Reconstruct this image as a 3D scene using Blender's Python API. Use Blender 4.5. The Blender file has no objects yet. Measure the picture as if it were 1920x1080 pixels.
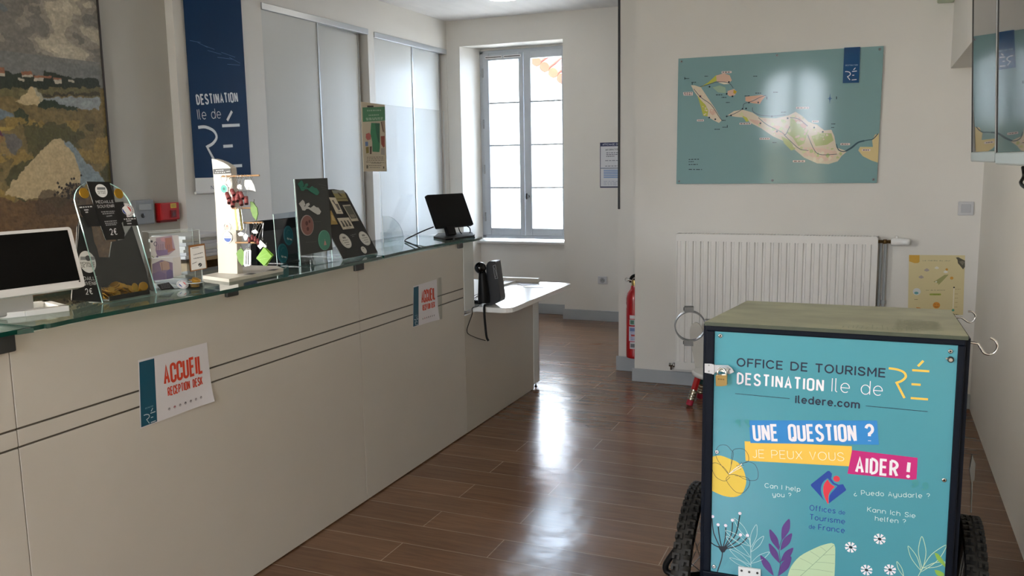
import bpy, bmesh, math, random
import numpy as np
from mathutils import Vector, Matrix
random.seed(7)
S = bpy.context.scene
COL = S.collection
PI = math.pi

# ------------------------------------------------------------------ camera
cam = bpy.data.cameras.new('camera'); co = bpy.data.objects.new('camera', cam); COL.objects.link(co)
cam.sensor_width = 36; cam.lens = 30.4741; cam.clip_start = .05
co.matrix_world = Matrix(((0.922307,-0.040203,0.384362,0.000000),(0.386120,0.137499,-0.912143,0.000000),(-0.016178,0.989686,0.142340,1.500000),(0.000000,0.000000,0.000000,1.000000)))
S.camera = co

# ------------------------------------------------------------------ sky and exposure
S.view_settings.view_transform = 'Standard'; S.view_settings.look = 'None'
S.view_settings.gamma = 1; S.view_settings.use_curve_mapping = False
S.view_settings.exposure = 2.34
w = bpy.data.worlds.new('daylight'); S.world = w; w.use_nodes = True
nt = w.node_tree; nt.nodes.clear()
tc = nt.nodes.new('ShaderNodeTexCoord'); sx = nt.nodes.new('ShaderNodeSeparateXYZ'); mr = nt.nodes.new('ShaderNodeMapRange')
mr.inputs[1].default_value = -.6; mr.inputs[2].default_value = .6
mx = nt.nodes.new('ShaderNodeMix'); mx.data_type = 'RGBA'
mx.inputs['A'].default_value = (2.0, 2.15, 2.4, 1); mx.inputs['B'].default_value = (1.0, 1.24, 1.56, 1)
bg = nt.nodes.new('ShaderNodeBackground'); bg.inputs[1].default_value = 3.4
ow = nt.nodes.new('ShaderNodeOutputWorld')
nt.links.new(tc.outputs['Generated'], sx.inputs[0]); nt.links.new(sx.outputs['Y'], mr.inputs[0]); nt.links.new(mr.outputs[0], mx.inputs['Factor'])
mw = nt.nodes.new('ShaderNodeMapRange'); mw.inputs[1].default_value = -.3; mw.inputs[2].default_value = -.9      # the sky is brightest on the sun's side
m2 = nt.nodes.new('ShaderNodeMix'); m2.data_type = 'RGBA'; m2.inputs['B'].default_value = (1.6, 1.36, 1.0, 1)
nt.links.new(sx.outputs['X'], mw.inputs[0]); nt.links.new(mw.outputs[0], m2.inputs['Factor']); nt.links.new(mx.outputs['Result'], m2.inputs['A']); nt.links.new(m2.outputs['Result'], bg.inputs[0]); nt.links.new(bg.outputs[0], ow.inputs[0])
def portal(name, loc, rot, sx_, sy_):            # sampling guides for the daylight that enters each opening
    l = bpy.data.lights.new(name, 'AREA'); l.shape = 'RECTANGLE'; l.size = sx_; l.size_y = sy_
    l.cycles.is_portal = True
    o = bpy.data.objects.new(name, l); o.location = loc; o.rotation_euler = rot; COL.objects.link(o)
portal('daylight_portal', (-3.25, 8.26, 1.68), (-PI/2, 0, 0), 1.0, 1.95)
portal('daylight_portal', (-1.2, -2.72, 1.45), (PI/2, 0, 0), 1.0, 2.9)
portal('daylight_portal', (-4.42, -.1, 1.7), (0, -PI/2, 0), 1.7, 2.7)

# ------------------------------------------------------------------ materials
def lin(h):
    if not isinstance(h, str): return tuple(h)
    v = [int(h[i:i+2], 16)/255 for i in (0, 2, 4)]
    return tuple(c/12.92 if c <= .04045 else ((c+.055)/1.055)**2.4 for c in v)
MATS = {}
def mat(name, color, rough=.5, metal=0, noise=0, nscale=8, bump=0, coat=0, spec=None, emit=0, stretch=None):
    if name in MATS: return MATS[name]
    m = bpy.data.materials.new(name); MATS[name] = m; m.use_nodes = True
    t = m.node_tree; p = t.nodes['Principled BSDF']; c = lin(color)
    p.inputs['Base Color'].default_value = (*c, 1); p.inputs['Roughness'].default_value = rough; p.inputs['Metallic'].default_value = metal
    if coat: p.inputs['Coat Weight'].default_value = coat; p.inputs['Coat Roughness'].default_value = .08
    if spec is not None: p.inputs['Specular IOR Level'].default_value = spec
    if emit: p.inputs['Emission Color'].default_value = (*c, 1); p.inputs['Emission Strength'].default_value = emit
    if noise or bump:
        tcn = t.nodes.new('ShaderNodeTexCoord'); n = t.nodes.new('ShaderNodeTexNoise'); n.inputs['Scale'].default_value = nscale; n.inputs['Detail'].default_value = 6
        if stretch:
            mp = t.nodes.new('ShaderNodeMapping'); mp.inputs['Scale'].default_value = stretch
            t.links.new(tcn.outputs['Object'], mp.inputs[0]); t.links.new(mp.outputs[0], n.inputs['Vector'])
        else: t.links.new(tcn.outputs['Object'], n.inputs['Vector'])
        if noise:
            r = t.nodes.new('ShaderNodeValToRGB'); r.color_ramp.elements[0].position = .3; r.color_ramp.elements[1].position = .7
            r.color_ramp.elements[0].color = (*[x*(1-noise) for x in c], 1); r.color_ramp.elements[1].color = (*[min(1, x*(1+noise)) for x in c], 1)
            t.links.new(n.outputs['Fac'], r.inputs[0]); t.links.new(r.outputs[0], p.inputs['Base Color'])
        if bump:
            b = t.nodes.new('ShaderNodeBump'); b.inputs['Strength'].default_value = bump; b.inputs['Distance'].default_value = .01
            t.links.new(n.outputs['Fac'], b.inputs['Height']); t.links.new(b.outputs[0], p.inputs['Normal'])
    return m
def pane_mat(name, tint=(1, 1, 1), rough=0, ior=1.45):      # thin clear sheet: straight-through light plus a mirror coat
    if name in MATS: return MATS[name]
    m = bpy.data.materials.new(name); MATS[name] = m; m.use_nodes = True
    t = m.node_tree; t.nodes.clear()
    tr = t.nodes.new('ShaderNodeBsdfTransparent'); tr.inputs[0].default_value = (*tint, 1)
    gl = t.nodes.new('ShaderNodeBsdfGlossy'); gl.inputs['Roughness'].default_value = rough
    fr = t.nodes.new('ShaderNodeFresnel'); ge = t.nodes.new('ShaderNodeNewGeometry'); ir = t.nodes.new('ShaderNodeMapRange')
    ir.inputs[3].default_value = ior; ir.inputs[4].default_value = 1/ior          # same reflectance on the way in and on the way out
    t.links.new(ge.outputs['Backfacing'], ir.inputs[0]); t.links.new(ir.outputs[0], fr.inputs[0])
    mi = t.nodes.new('ShaderNodeMixShader'); o = t.nodes.new('ShaderNodeOutputMaterial')
    t.links.new(fr.outputs[0], mi.inputs[0]); t.links.new(tr.outputs[0], mi.inputs[1]); t.links.new(gl.outputs[0], mi.inputs[2]); t.links.new(mi.outputs[0], o.inputs[0])
    return m
def ink(h, rough=.45):
    if not isinstance(h, str): return h
    return mat('print_'+h+('' if rough == .45 else '_%d' % (rough*100)), h, rough, spec=.19 if rough < .1 else None)

# ------------------------------------------------------------------ mesh builder
class MB:
    def __init__(s): s.v = []; s.f = []; s.m = []; s.mats = []; s.sm = []
    def mi(s, m):
        if m not in s.mats: s.mats.append(m)
        return s.mats.index(m)
    def add(s, vs, fs, m, smooth=False):
        b = len(s.v); s.v += [tuple(v) for v in vs]; i = s.mi(m)
        for f in fs: s.f.append(tuple(b+k for k in f)); s.m.append(i); s.sm.append(smooth)
    def box(s, a, b, m):
        x0, y0, z0 = a; x1, y1, z1 = b
        s.add([(x0,y0,z0),(x1,y0,z0),(x1,y1,z0),(x0,y1,z0),(x0,y0,z1),(x1,y0,z1),(x1,y1,z1),(x0,y1,z1)],
              [(0,3,2,1),(4,5,6,7),(0,1,5,4),(1,2,6,5),(2,3,7,6),(3,0,4,7)], m)
    def obox(s, F, a, b, m):                         # box in a frame F=(o,u,v,n)
        o, u, v, n = F; P = lambda p: o+u*p[0]+v*p[1]+n*p[2]
        x0, y0, z0 = a; x1, y1, z1 = b
        s.add([P(p) for p in [(x0,y0,z0),(x1,y0,z0),(x1,y1,z0),(x0,y1,z0),(x0,y0,z1),(x1,y0,z1),(x1,y1,z1),(x0,y1,z1)]],
              [(0,3,2,1),(4,5,6,7),(0,1,5,4),(1,2,6,5),(2,3,7,6),(3,0,4,7)], m)
    def prism(s, F, pts, d0, d1, m, side=None):      # polygon in the frame's u,v plane, extruded along n from d0 to d1
        o, u, v, n = F
        ar = sum(pts[i][0]*pts[(i+1)%len(pts)][1]-pts[(i+1)%len(pts)][0]*pts[i][1] for i in range(len(pts)))
        if ar < 0: pts = pts[::-1]
        k = len(pts); P = [o+u*p[0]+v*p[1]+n*d0 for p in pts]+[o+u*p[0]+v*p[1]+n*d1 for p in pts]
        s.add(P, [tuple(range(k-1, -1, -1)), tuple(range(k, 2*k))], m)
        s.add(P, [(i, (i+1)%k, k+(i+1)%k, k+i) for i in range(k)], side or m)
    def tube(s, pts, r, m, n=8, closed=False, caps=True):
        pts = [Vector(p) for p in pts]; L = len(pts); rr = r if isinstance(r, (list, tuple)) else [r]*L
        ring = []; prev = None
        for i, p in enumerate(pts):
            if closed: t = (pts[(i+1)%L]-pts[i-1])
            else: t = pts[min(i+1, L-1)]-pts[max(i-1, 0)]
            t.normalize()
            if prev is None: a = t.orthogonal().normalized()
            else:
                a = prev-t*prev.dot(t)
                a = a.normalized() if a.length > 1e-6 else t.orthogonal().normalized()
            prev = a; b = t.cross(a)
            ring.append([p+(a*math.cos(2*PI*k/n)+b*math.sin(2*PI*k/n))*rr[i] for k in range(n)])
        vs = [q for R in ring for q in R]; fs = []
        for i in range(L if closed else L-1):
            j = (i+1)%L
            for k in range(n): fs.append((i*n+k, i*n+(k+1)%n, j*n+(k+1)%n, j*n+k))
        s.add(vs, fs, m, True)
        if caps and not closed: s.add(ring[0], [tuple(range(n-1, -1, -1))], m); s.add(ring[-1], [tuple(range(n))], m)
    def lathe(s, c, ax, prof, m, n=20, smooth=True):  # prof = (radius, height along ax)
        c = Vector(c); ax = Vector(ax).normalized(); a = ax.orthogonal().normalized(); b = ax.cross(a)
        vs = []; fs = []
        for r, h in prof:
            for k in range(n): vs.append(c+ax*h+(a*math.cos(2*PI*k/n)+b*math.sin(2*PI*k/n))*r)
        for i in range(len(prof)-1):
            for k in range(n): fs.append((i*n+k, i*n+(k+1)%n, (i+1)*n+(k+1)%n, (i+1)*n+k))
        s.add(vs, fs, m, smooth)
        if prof[0][0] > 1e-6: s.add(vs[:n], [tuple(range(n-1, -1, -1))], m)
        if prof[-1][0] > 1e-6: s.add(vs[-n:], [tuple(range(n))], m)
    def ball(s, c, r, m, n=14):
        s.lathe(c, (0,0,1), [(r*math.sin(PI*i/n)+1e-7, -r*math.cos(PI*i/n)) for i in range(n+1)], m, n*2)
    def torus(s, c, ax, R, r, m, n=24, k=6):
        c = Vector(c); ax = Vector(ax).normalized(); a = ax.orthogonal().normalized(); b = ax.cross(a)
        s.tube([c+(a*math.cos(2*PI*i/n)+b*math.sin(2*PI*i/n))*R for i in range(n)], r, m, k, closed=True)
    def build(s, name, parent=None, bev=0, loc=None):
        me = bpy.data.meshes.new(name); me.from_pydata(s.v, [], s.f)
        for m in s.mats: me.materials.append(m)
        me.polygons.foreach_set('material_index', s.m); me.polygons.foreach_set('use_smooth', s.sm); me.update()
        o = bpy.data.objects.new(name, me); COL.objects.link(o)
        if loc is not None:                          # origin at the thing's base
            me.transform(Matrix.Translation(-Vector(loc))); o.location = loc
        if bev:
            b = o.modifiers.new('bevel', 'BEVEL'); b.width = bev; b.segments = 2; b.limit_method = 'ANGLE'; b.angle_limit = .7
        if parent:
            o.parent = parent; o.matrix_parent_inverse = Matrix.Translation(-parent.location)
        return o
def V(*a): return Vector(a)
FX = lambda x: (V(x,0,0), V(0,1,0), V(0,0,1), V(1,0,0))      # faces +X, coordinates (y,z)
FY = lambda y: (V(0,y,0), V(1,0,0), V(0,0,1), V(0,-1,0))     # faces the room (-Y), coordinates (x,z)
FZ = lambda z: (V(0,0,z), V(1,0,0), V(0,1,0), V(0,0,1))      # faces up, coordinates (x,y)
def FT(x, y, z, yaw, tilt):                                  # leaning frame
    a = math.radians(yaw); t = math.radians(tilt); h = V(math.sin(a), math.cos(a), 0); n = V(math.cos(a), -math.sin(a), 0)
    return (V(x,y,z), h, V(0,0,math.cos(t))-n*math.sin(t), n*math.cos(t)+V(0,0,math.sin(t)))
def at(F, u, v, n=0): return F[0]+F[1]*u+F[2]*v+F[3]*n
def tag(o, label=None, cat=None, group=None, kind=None):
    if label: o['label'] = label
    if cat: o['category'] = cat
    if group: o['group'] = group
    if kind: o['kind'] = kind
    return o
def empty(name, loc, label, cat, group=None):
    o = bpy.data.objects.new(name, None); o.location = loc; o.empty_display_size = .05; COL.objects.link(o)
    return tag(o, label, cat, group)
def struct(o, label=None, cat=None):
    o['kind'] = 'structure'
    return tag(o, label, cat)
def part(o, label): o['label'] = label; return o

# ------------------------------------------------------------------ lettering drawn as strokes
def arc(cx, cy, rx, ry, a0, a1, n=8): return [(cx+rx*math.cos(math.radians(a0+(a1-a0)*i/n)), cy+ry*math.sin(math.radians(a0+(a1-a0)*i/n))) for i in range(n+1)]
def smooth(p, n=4):
    q = []
    for i in range(len(p)-1):
        a, b, c, d = p[max(i-1,0)], p[i], p[i+1], p[min(i+2,len(p)-1)]
        for k in range(n):
            t = k/n; q.append(tuple(.5*(2*b[j]+(c[j]-a[j])*t+(2*a[j]-5*b[j]+4*c[j]-d[j])*t*t+(3*b[j]-a[j]-3*c[j]+d[j])*t**3) for j in range(len(b))))
    return q+[p[-1]]
def glyph(ch, cond):
    w = .31 if cond else .62; W = .31 if cond else .84; ry = .155 if cond else .5; rx = W/2
    O = lambda a, b: None
    def oval(x0, y0, x1, y1, r=None):
        a = (x1-x0)/2; r_ = min(a, (y1-y0)/2) if cond else (y1-y0)/2; cx = (x0+x1)/2
        return arc(cx, y1-r_, a, r_, 0, 180)+arc(cx, y0+r_, a, r_, 180, 360)+[(x1, y1-r_)]
    def cee(x0, y0, x1, y1, o=42):
        a = (x1-x0)/2; r_ = min(a, (y1-y0)/2) if cond else (y1-y0)/2; cx = (x0+x1)/2
        if cond: return [(x1, y0+(y1-y0)*.66)]+arc(cx, y1-r_, a, r_, 0, 180)+arc(cx, y0+r_, a, r_, 180, 360)+[(x1, y0+(y1-y0)*.34)]
        return arc(cx, (y0+y1)/2, a, r_, o, 360-o, 20)
    def bowl(x0, y0, x1, y1):
        r = min((y1-y0)/2, x1-x0)
        return [(x0, y1), (x1-r, y1)]+arc(x1-r, y1-min(r, (y1-y0)/2), r, min(r, (y1-y0)/2), 90, 0, 6)+arc(x1-r, y0+min(r, (y1-y0)/2), r, min(r, (y1-y0)/2), 0, -90, 6)+[(x0, y0)]
    h = .70; b = .58; l = []
    c = ch
    if c == ' ': return [], .3
    if c == 'A': return [[(0,0),(w/2,1),(w,0)],[(w*.17,.32),(w*.83,.32)]], w
    if c == 'B': return [[(0,0),(0,1)],bowl(0,.53,w*.92,1),bowl(0,0,w,.53)], w
    if c == 'C': return [cee(0,0,W,1)], W*.93
    if c == 'D': return [[(0,0),(0,1)],bowl(0,0,W*.92,1)], W*.92
    if c == 'E': return [[(w*.9,1),(0,1),(0,0),(w*.9,0)],[(0,.52),(w*.8,.52)]], w*.9
    if c == 'F': return [[(w*.9,1),(0,1),(0,0)],[(0,.5),(w*.78,.5)]], w*.85
    if c == 'G': return [cee(0,0,W,1)+[(W*.97,.45),(W*.6,.45)]], W
    if c == 'H': return [[(0,0),(0,1)],[(w,0),(w,1)],[(0,.5),(w,.5)]], w
    if c in 'I|': return [[(0,0),(0,1)]], 0
    if c == 'J': return [[(w*.7,1),(w*.7,.28)]+arc(w*.35,.28,w*.35,.28,0,-150)], w*.7
    if c == 'K': return [[(0,0),(0,1)],[(w,1),(0,.42)],[(w*.3,.6),(w,0)]], w
    if c == 'L': return [[(0,1),(0,0),(w*.85,0)]], w*.8
    if c == 'M': return [[(0,0),(0,1)],[(.02,1),(w*.62,.3),(w*1.22,1)],[(w*1.24,1),(w*1.24,0)]], w*1.24
    if c == 'N': return [[(0,0),(0,1)],[(.02*w,1),(.98*w,0)],[(w,0),(w,1)]], w
    if c == 'O': return [oval(0,0,W,1)], W
    if c == 'P': return [[(0,0),(0,1)],bowl(0,.42,w,1)], w
    if c == 'Q': return [oval(0,0,W,1),[(W*.6,.22),(W,-.06)]], W
    if c == 'R': return [[(0,0),(0,1)],bowl(0,.45,w,1),[(w*.5,.45),(w,0)]], w
    if c == 'S': return [smooth([(w*.95,.80),(w*.78,.95),(w*.5,1),(w*.15,.93),(w*.03,.75),(w*.2,.58),(w*.55,.48),(w*.92,.36),(w*.98,.2),(w*.8,.05),(w*.48,0),(w*.15,.05),(0,.2)])], w
    if c == 'T': return [[(0,1),(w,1)],[(w/2,1),(w/2,0)]], w
    if c == 'U': r = w/2 if cond else .32; return [[(0,1),(0,r)]+arc(w/2,r,w/2,r,180,360)+[(w,1)]], w
    if c == 'V': return [[(0,1),(w/2,0),(w,1)]], w
    if c == 'X': return [[(0,0),(w,1)],[(0,1),(w,0)]], w
    if c == 'Y': return [[(0,1),(w/2,.5),(w,1)],[(w/2,.5),(w/2,0)]], w
    if c == '0': return [oval(0,0,w*.85,1)], w*.85
    if c == '2': return [arc(w*.4,.70,w*.4,.30,170,0)+smooth([(w*.8,.66),(w*.6,.38),(0,0)])+[(w*.85,0)]], w*.85
    if c == '€': return [[(x+.12,y) for x,y in arc(w*.5,.5,w*.5,.5,50,310,16)],[(0,.6),(w*.8,.6)],[(0,.4),(w*.75,.4)]], w*1.05
    if c == '?': return [arc(w*.4,.75,w*.4,.25,170,-60)+[(w*.4,.45),(w*.4,.3)],[(w*.4,.03),(w*.4,.0)]], w*.8
    if c == '¿': return [[(w*.8-x,.7-y) for x,y in g] for g in glyph('?',cond)[0]], w*.8
    if c == '!': return [[(0,1),(0,.32)],[(0,.03),(0,0)]], .02
    if c == '.': return [[(0,.03),(0,0)]], .02
    if c == 'a': return [oval(0,0,b,h),[(b,h),(b,0)]], b
    if c == 'b': return [oval(0,0,b,h),[(0,1),(0,0)]], b
    if c == 'c': return [cee(0,0,b,h)], b*.9
    if c == 'd': return [oval(0,0,b,h),[(b,1.02),(b,0)]], b
    if c in 'eé': return [[(0,h*.5),(b,h*.5)]+arc(b/2,h/2,b/2,h/2,0,310,16)]+([[(b*.4,h+.12),(b*.65,h+.3)]] if c == 'é' else []), b
    if c == 'f': return [arc(.26,.83,.15,.17,70,180,5)+[(.11,0)],[(0,h),(.32,h)]], .34
    if c == 'g': return [oval(0,0,b,h),[(b,h),(b,-.1)]+arc(b/2,-.1,b/2,.2,0,-150)], b
    if c == 'h': return [[(0,0),(0,1)],[(0,h-.3)]+arc(b/2,h-.27,b/2,.27,180,0)+[(b,0)]], b
    if c == 'i': return [[(0,0),(0,h)],[(0,h+.2),(0,h+.23)]], 0
    if c == 'j': return [[(.1,h),(.1,-.15),(0,-.26)],[(.1,h+.2),(.1,h+.23)]], .1
    if c == 'k': return [[(0,0),(0,1)],[(b*.85,h),(0,.25)],[(b*.3,.42),(b*.9,0)]], b*.85
    if c == 'l': return [[(0,1.02),(0,.12)]+arc(.12,.12,.12,.12,180,270,4)], .12
    if c == 'm': return [[(0,0),(0,h)],[(0,h-.25)]+arc(.24,h-.22,.24,.22,180,0)+[(.48,0)],[(.48,h-.22)]+arc(.72,h-.22,.24,.22,180,0)+[(.96,0)]], .96
    if c == 'n': return [[(0,0),(0,h)],[(0,h-.3)]+arc(b/2,h-.27,b/2,.27,180,0)+[(b,0)]], b
    if c == 'o': return [oval(0,0,b,h)], b
    if c == 'p': return [oval(0,0,b,h),[(0,h),(0,-.3)]], b
    if c == 'q': return [oval(0,0,b,h),[(b,h),(b,-.3)]], b
    if c == 'r': return [[(0,0),(0,h)],[(0,h-.3)]+arc(.26,h-.27,.26,.27,180,75,5)], .34
    if c == 's': return [smooth([(b*.8,h*.82),(b*.42,h),(b*.05,h*.78),(b*.4,h*.52),(b*.82,h*.25),(b*.45,0),(0,h*.15)])], b*.82
    if c == 't': return [[(.15,.95),(.15,.14)]+arc(.29,.14,.14,.14,180,280,4),[(0,h),(.34,h)]], .36
    if c == 'u': return [[(0,h),(0,.27)]+arc(b/2,.27,b/2,.27,180,360)+[(b,h)],[(b,h),(b,0)]], b
    if c == 'v': return [[(0,h),(b/2,0),(b,h)]], b
    if c == 'x': return [[(0,0),(b,h)],[(0,h),(b,0)]], b
    if c == 'y': return [[(0,h),(0,.27)]+arc(b/2,.27,b/2,.27,180,360)+[(b,h)],[(b,h),(b,-.08)]+arc(b/2,-.08,b/2,.2,0,-140)], b
    if c == 'z': return [[(0,h),(b*.9,h),(0,0),(b*.9,0)]], b*.9
    return [[(0,0),(0,h)]], 0
def ribbon(pts, hw, closed=False):
    P = [Vector(p) for p in pts]
    Q = [P[0]]
    for p in P[1:]:
        if (p-Q[-1]).length > 1e-5: Q.append(p)
    if len(Q) < 2: Q.append(Q[0]+Vector((hw*.1, 0)))
    L = []; R = []
    if (Q[0]-Q[-1]).length < 1e-4: closed = True; Q = Q[:-1]
    n = len(Q)
    for i in range(n):
        a = Q[i-1] if (i > 0 or closed) else None; c = Q[(i+1)%n] if (i < n-1 or closed) else None
        d0 = (Q[i]-a).normalized() if a is not None else None; d1 = (c-Q[i]).normalized() if c is not None else None
        if d0 is None: d0 = d1
        if d1 is None: d1 = d0
        nn = Vector((-d0.y-d1.y, d0.x+d1.x)); nn = nn.normalized() if nn.length > 1e-4 else Vector((-d0.y, d0.x))
        k = min(hw/max(.45, nn.dot(Vector((-d0.y, d0.x)))), hw*1.35)
        L.append(Q[i]+nn*k); R.append(Q[i]-nn*k)
    quads = [(L[i], R[i], R[(i+1)%n], L[(i+1)%n]) for i in range(n if closed else n-1)]
    return quads, (None if closed else (Q[0], Q[-1]))
class Art:                                           # flat print on a surface: every call lies a hair above the last
    def __init__(s, mb, F, base=.0003, step=.00004, rough=.45): s.rough = rough; s.mb = mb; s.F = F; s.d = s.b0 = base; s.st = step
    def up(s): s.d += s.st; return s.d
    def reset(s): s.d = s.b0
    def P(s, p): return at(s.F, p[0], p[1], s.d)
    def poly(s, pts, col):
        s.up(); s.mb.add([s.P(p) for p in pts], [tuple(range(len(pts)))], ink(col, s.rough))
    def disc(s, c, r, col, n=22, ry=None, rot=0):
        ca, sa = math.cos(rot), math.sin(rot); ry = ry or r; q = []
        for i in range(n):
            x, y = r*math.cos(2*PI*i/n), ry*math.sin(2*PI*i/n); q.append((c[0]+x*ca-y*sa, c[1]+x*sa+y*ca))
        s.poly(q, col)
    def line(s, pts, wd, col, rnd=False, bump=True):
        if bump: s.up()
        q, ends = ribbon(pts, wd/2)
        d0 = s.d
        for i, f in enumerate(q):
            s.d = d0+(i % 4)*3e-6; s.mb.add([s.P(p) for p in f], [(0,1,2,3)], ink(col, s.rough))
        s.d = d0+1.2e-5
        if rnd and ends:
            for e in ends: s.mb.add([s.P((e[0]+wd/2*math.cos(2*PI*i/10), e[1]+wd/2*math.sin(2*PI*i/10))) for i in range(10)], [tuple(range(10))], ink(col, s.rough))
    def text(s, t, p0, p1, cap, col, wt=.12, cond=False, rnd=False, gap=None, slant=0):   # baseline from p0 to p1, cap height, stroke weight relative to cap height
        s.up(); gap = gap if gap is not None else ((.08 if cond else .2)+wt*.75)
        x = 0; G = []
        for ch in t:
            st, wd = glyph(ch, cond); G.append((x, st)); x += wd+gap
        tot = x-gap; p0 = Vector(p0); p1 = Vector(p1); d = (p1-p0); ln = d.length; d.normalize(); n = Vector((-d.y, d.x)); sx_ = ln/tot
        db = s.d
        for x, st in G:
            for k, pl in enumerate(st):
                s.d = db+k*1.6e-5; s.line([p0+d*((x+px+slant*py)*sx_)+n*(py*cap) for px, py in pl], wt*cap, col, rnd, False)
        s.d = db+6.5e-5
    def wtext(s, p0, p1, hgt, col, k=6, wd=None):    # an unreadable line of print: short dashes
        s.up(); rnd_ = random.Random(int(abs(p0[0]*9999)+abs(p0[1]*7777))); x = 0; L = math.hypot(p1[0]-p0[0], p1[1]-p0[1])
        while x < 1:
            l = rnd_.uniform(.4, 1)/k; e = min(1, x+l)
            a = (p0[0]+(p1[0]-p0[0])*x, p0[1]+(p1[1]-p0[1])*x); b = (p0[0]+(p1[0]-p0[0])*e, p0[1]+(p1[1]-p0[1])*e)
            s.line([a, b], hgt, col, False, False); x = e+.25/k
def mosaic_logo(A, pts, wd, col):                    # the R-and-E monogram of the destination: bars, bow and accent
    (bx0,by0),(bx1,by1),(bowx,bowy),(mx_,my),(lx,ly),(a0x,a0y),(a1x,a1y),(t0x,t0y),(t1x,t1y),(m0x,m0y),(m1x,m1y),(u0x,u0y),(u1x,u1y) = pts
    A.line(smooth([(bx0,by0),(bx1,by1),(bx1+(bowx-bx1)*.75,by1+(bowy-by1)*.35),(bowx,bowy),(bx1+(bowx-bx1)*.6,my+(bowy-my)*.35),(mx_,my)],5)+[(lx,ly)], wd, col)
    A.line([(a0x,a0y),(a1x,a1y)], wd, col); A.line([(t0x,t0y),(t1x,t1y)], wd, col); A.line([(m0x,m0y),(m1x,m1y)], wd, col); A.line([(u0x,u0y),(u1x,u1y)], wd, col)

# ================================================================== the room
wallm = mat('white_wall_paint', 'dbd8d2', .62, noise=.03, nscale=1.5, bump=.04)
ceilm = mat('ceiling_paint', 'e2e0de', .7, noise=.05, nscale=9, bump=.05, stretch=(1, .25, 1))
trimm = mat('grey_skirting_paint', 'a4a9ad', .45, noise=.03)
white = mat('white_lacquer', 'e4e3e0', .3)
whiteg = mat('white_gloss', 'e9e9e8', .16)
black = mat('black_plastic', '0b0b0c', .45, spec=.2)
blackg = mat('black_gloss', '060607', .12)
dgrey = mat('dark_grey_plastic', '2b2c2e', .42)
grey = mat('grey_plastic', '8b8f93', .4)
chrome = mat('bright_steel', 'c9cacb', .18, 1)
steel = mat('brushed_steel', '9a9c9e', .34, 1, noise=.08, nscale=30)
brass = mat('brass', 'a8905c', .28, 1)
gold = mat('gold_medal_metal', 'c79a3a', .3, 1)
acry = pane_mat('clear_acrylic', (.95, .97, .97), .02, 1.45)
pane = pane_mat('window_pane', (.97, .98, .98), 0, 1.45)

# wood-look floor planks laid across the room
fm = bpy.data.materials.new('wood_plank_tiles'); fm.use_nodes = True; t = fm.node_tree; p = t.nodes['Principled BSDF']
tcn = t.nodes.new('ShaderNodeTexCoord'); mp = t.nodes.new('ShaderNodeMapping'); mp.inputs['Location'].default_value = (.33, .027, 0)
br = t.nodes.new('ShaderNodeTexBrick'); br.offset = .37; br.offset_frequency = 2; br.inputs['Scale'].default_value = 1
br.inputs['Brick Width'].default_value = 1.0; br.inputs['Row Height'].default_value = .17; br.inputs['Mortar Size'].default_value = .002; br.inputs['Mortar Smooth'].default_value = .3
br.inputs['Color1'].default_value = (*lin('6b4d38'), 1); br.inputs['Color2'].default_value = (*lin('7c5b43'), 1); br.inputs['Mortar'].default_value = (*lin('a58d76'), 1)
mp2 = t.nodes.new('ShaderNodeMapping'); mp2.inputs['Scale'].default_value = (1.6, 16, 1)
ns = t.nodes.new('ShaderNodeTexNoise'); ns.inputs['Scale'].default_value = 2.2; ns.inputs['Detail'].default_value = 8; ns.inputs['Distortion'].default_value = 1.2
rp = t.nodes.new('ShaderNodeMapRange'); rp.inputs[1].default_value = .3; rp.inputs[2].default_value = .7; rp.inputs[3].default_value = .8; rp.inputs[4].default_value = 1.16
mu = t.nodes.new('ShaderNodeMix'); mu.data_type = 'RGBA'; mu.blend_type = 'MULTIPLY'; mu.inputs['Factor'].default_value = 1
ns2 = t.nodes.new('ShaderNodeTexNoise'); ns2.inputs['Scale'].default_value = 3.5; ns2.inputs['Detail'].default_value = 3
mr2 = t.nodes.new('ShaderNodeMapRange'); mr2.inputs[3].default_value = .16; mr2.inputs[4].default_value = .28
bmp = t.nodes.new('ShaderNodeBump'); bmp.inputs['Strength'].default_value = .5; bmp.inputs['Distance'].default_value = .006
ad = t.nodes.new('ShaderNodeMath'); ad.operation = 'ADD'
L_ = t.links.new
L_(tcn.outputs['Object'], mp.inputs[0]); L_(mp.outputs[0], br.inputs['Vector']); L_(tcn.outputs['Object'], mp2.inputs[0]); L_(mp2.outputs[0], ns.inputs['Vector'])
L_(ns.outputs['Fac'], rp.inputs[0]); L_(br.outputs['Color'], mu.inputs['A']); L_(rp.outputs[0], mu.inputs['B']); L_(mu.outputs['Result'], p.inputs['Base Color'])
L_(tcn.outputs['Object'], ns2.inputs['Vector']); L_(ns2.outputs['Fac'], mr2.inputs[0]); L_(mr2.outputs[0], p.inputs['Roughness'])
ns3 = t.nodes.new('ShaderNodeTexNoise'); ns3.inputs['Scale'].default_value = 5; ns3.inputs['Detail'].default_value = 2; L_(tcn.outputs['Object'], ns3.inputs['Vector'])
L_(ns3.outputs['Fac'], ad.inputs[0]); L_(ns2.outputs['Fac'], ad.inputs[1]); L_(ad.outputs[0], bmp.inputs['Height']); L_(bmp.outputs[0], p.inputs['Normal'])
b = MB(); b.box((-4.4, -2.8, -.1), (.9, 8.4, 0), fm); struct(b.build('floor'))
b = MB(); b.box((-4.4, -2.8, 2.88), (.9, 8.4, 3.0), ceilm); struct(b.build('ceiling'))

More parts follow.
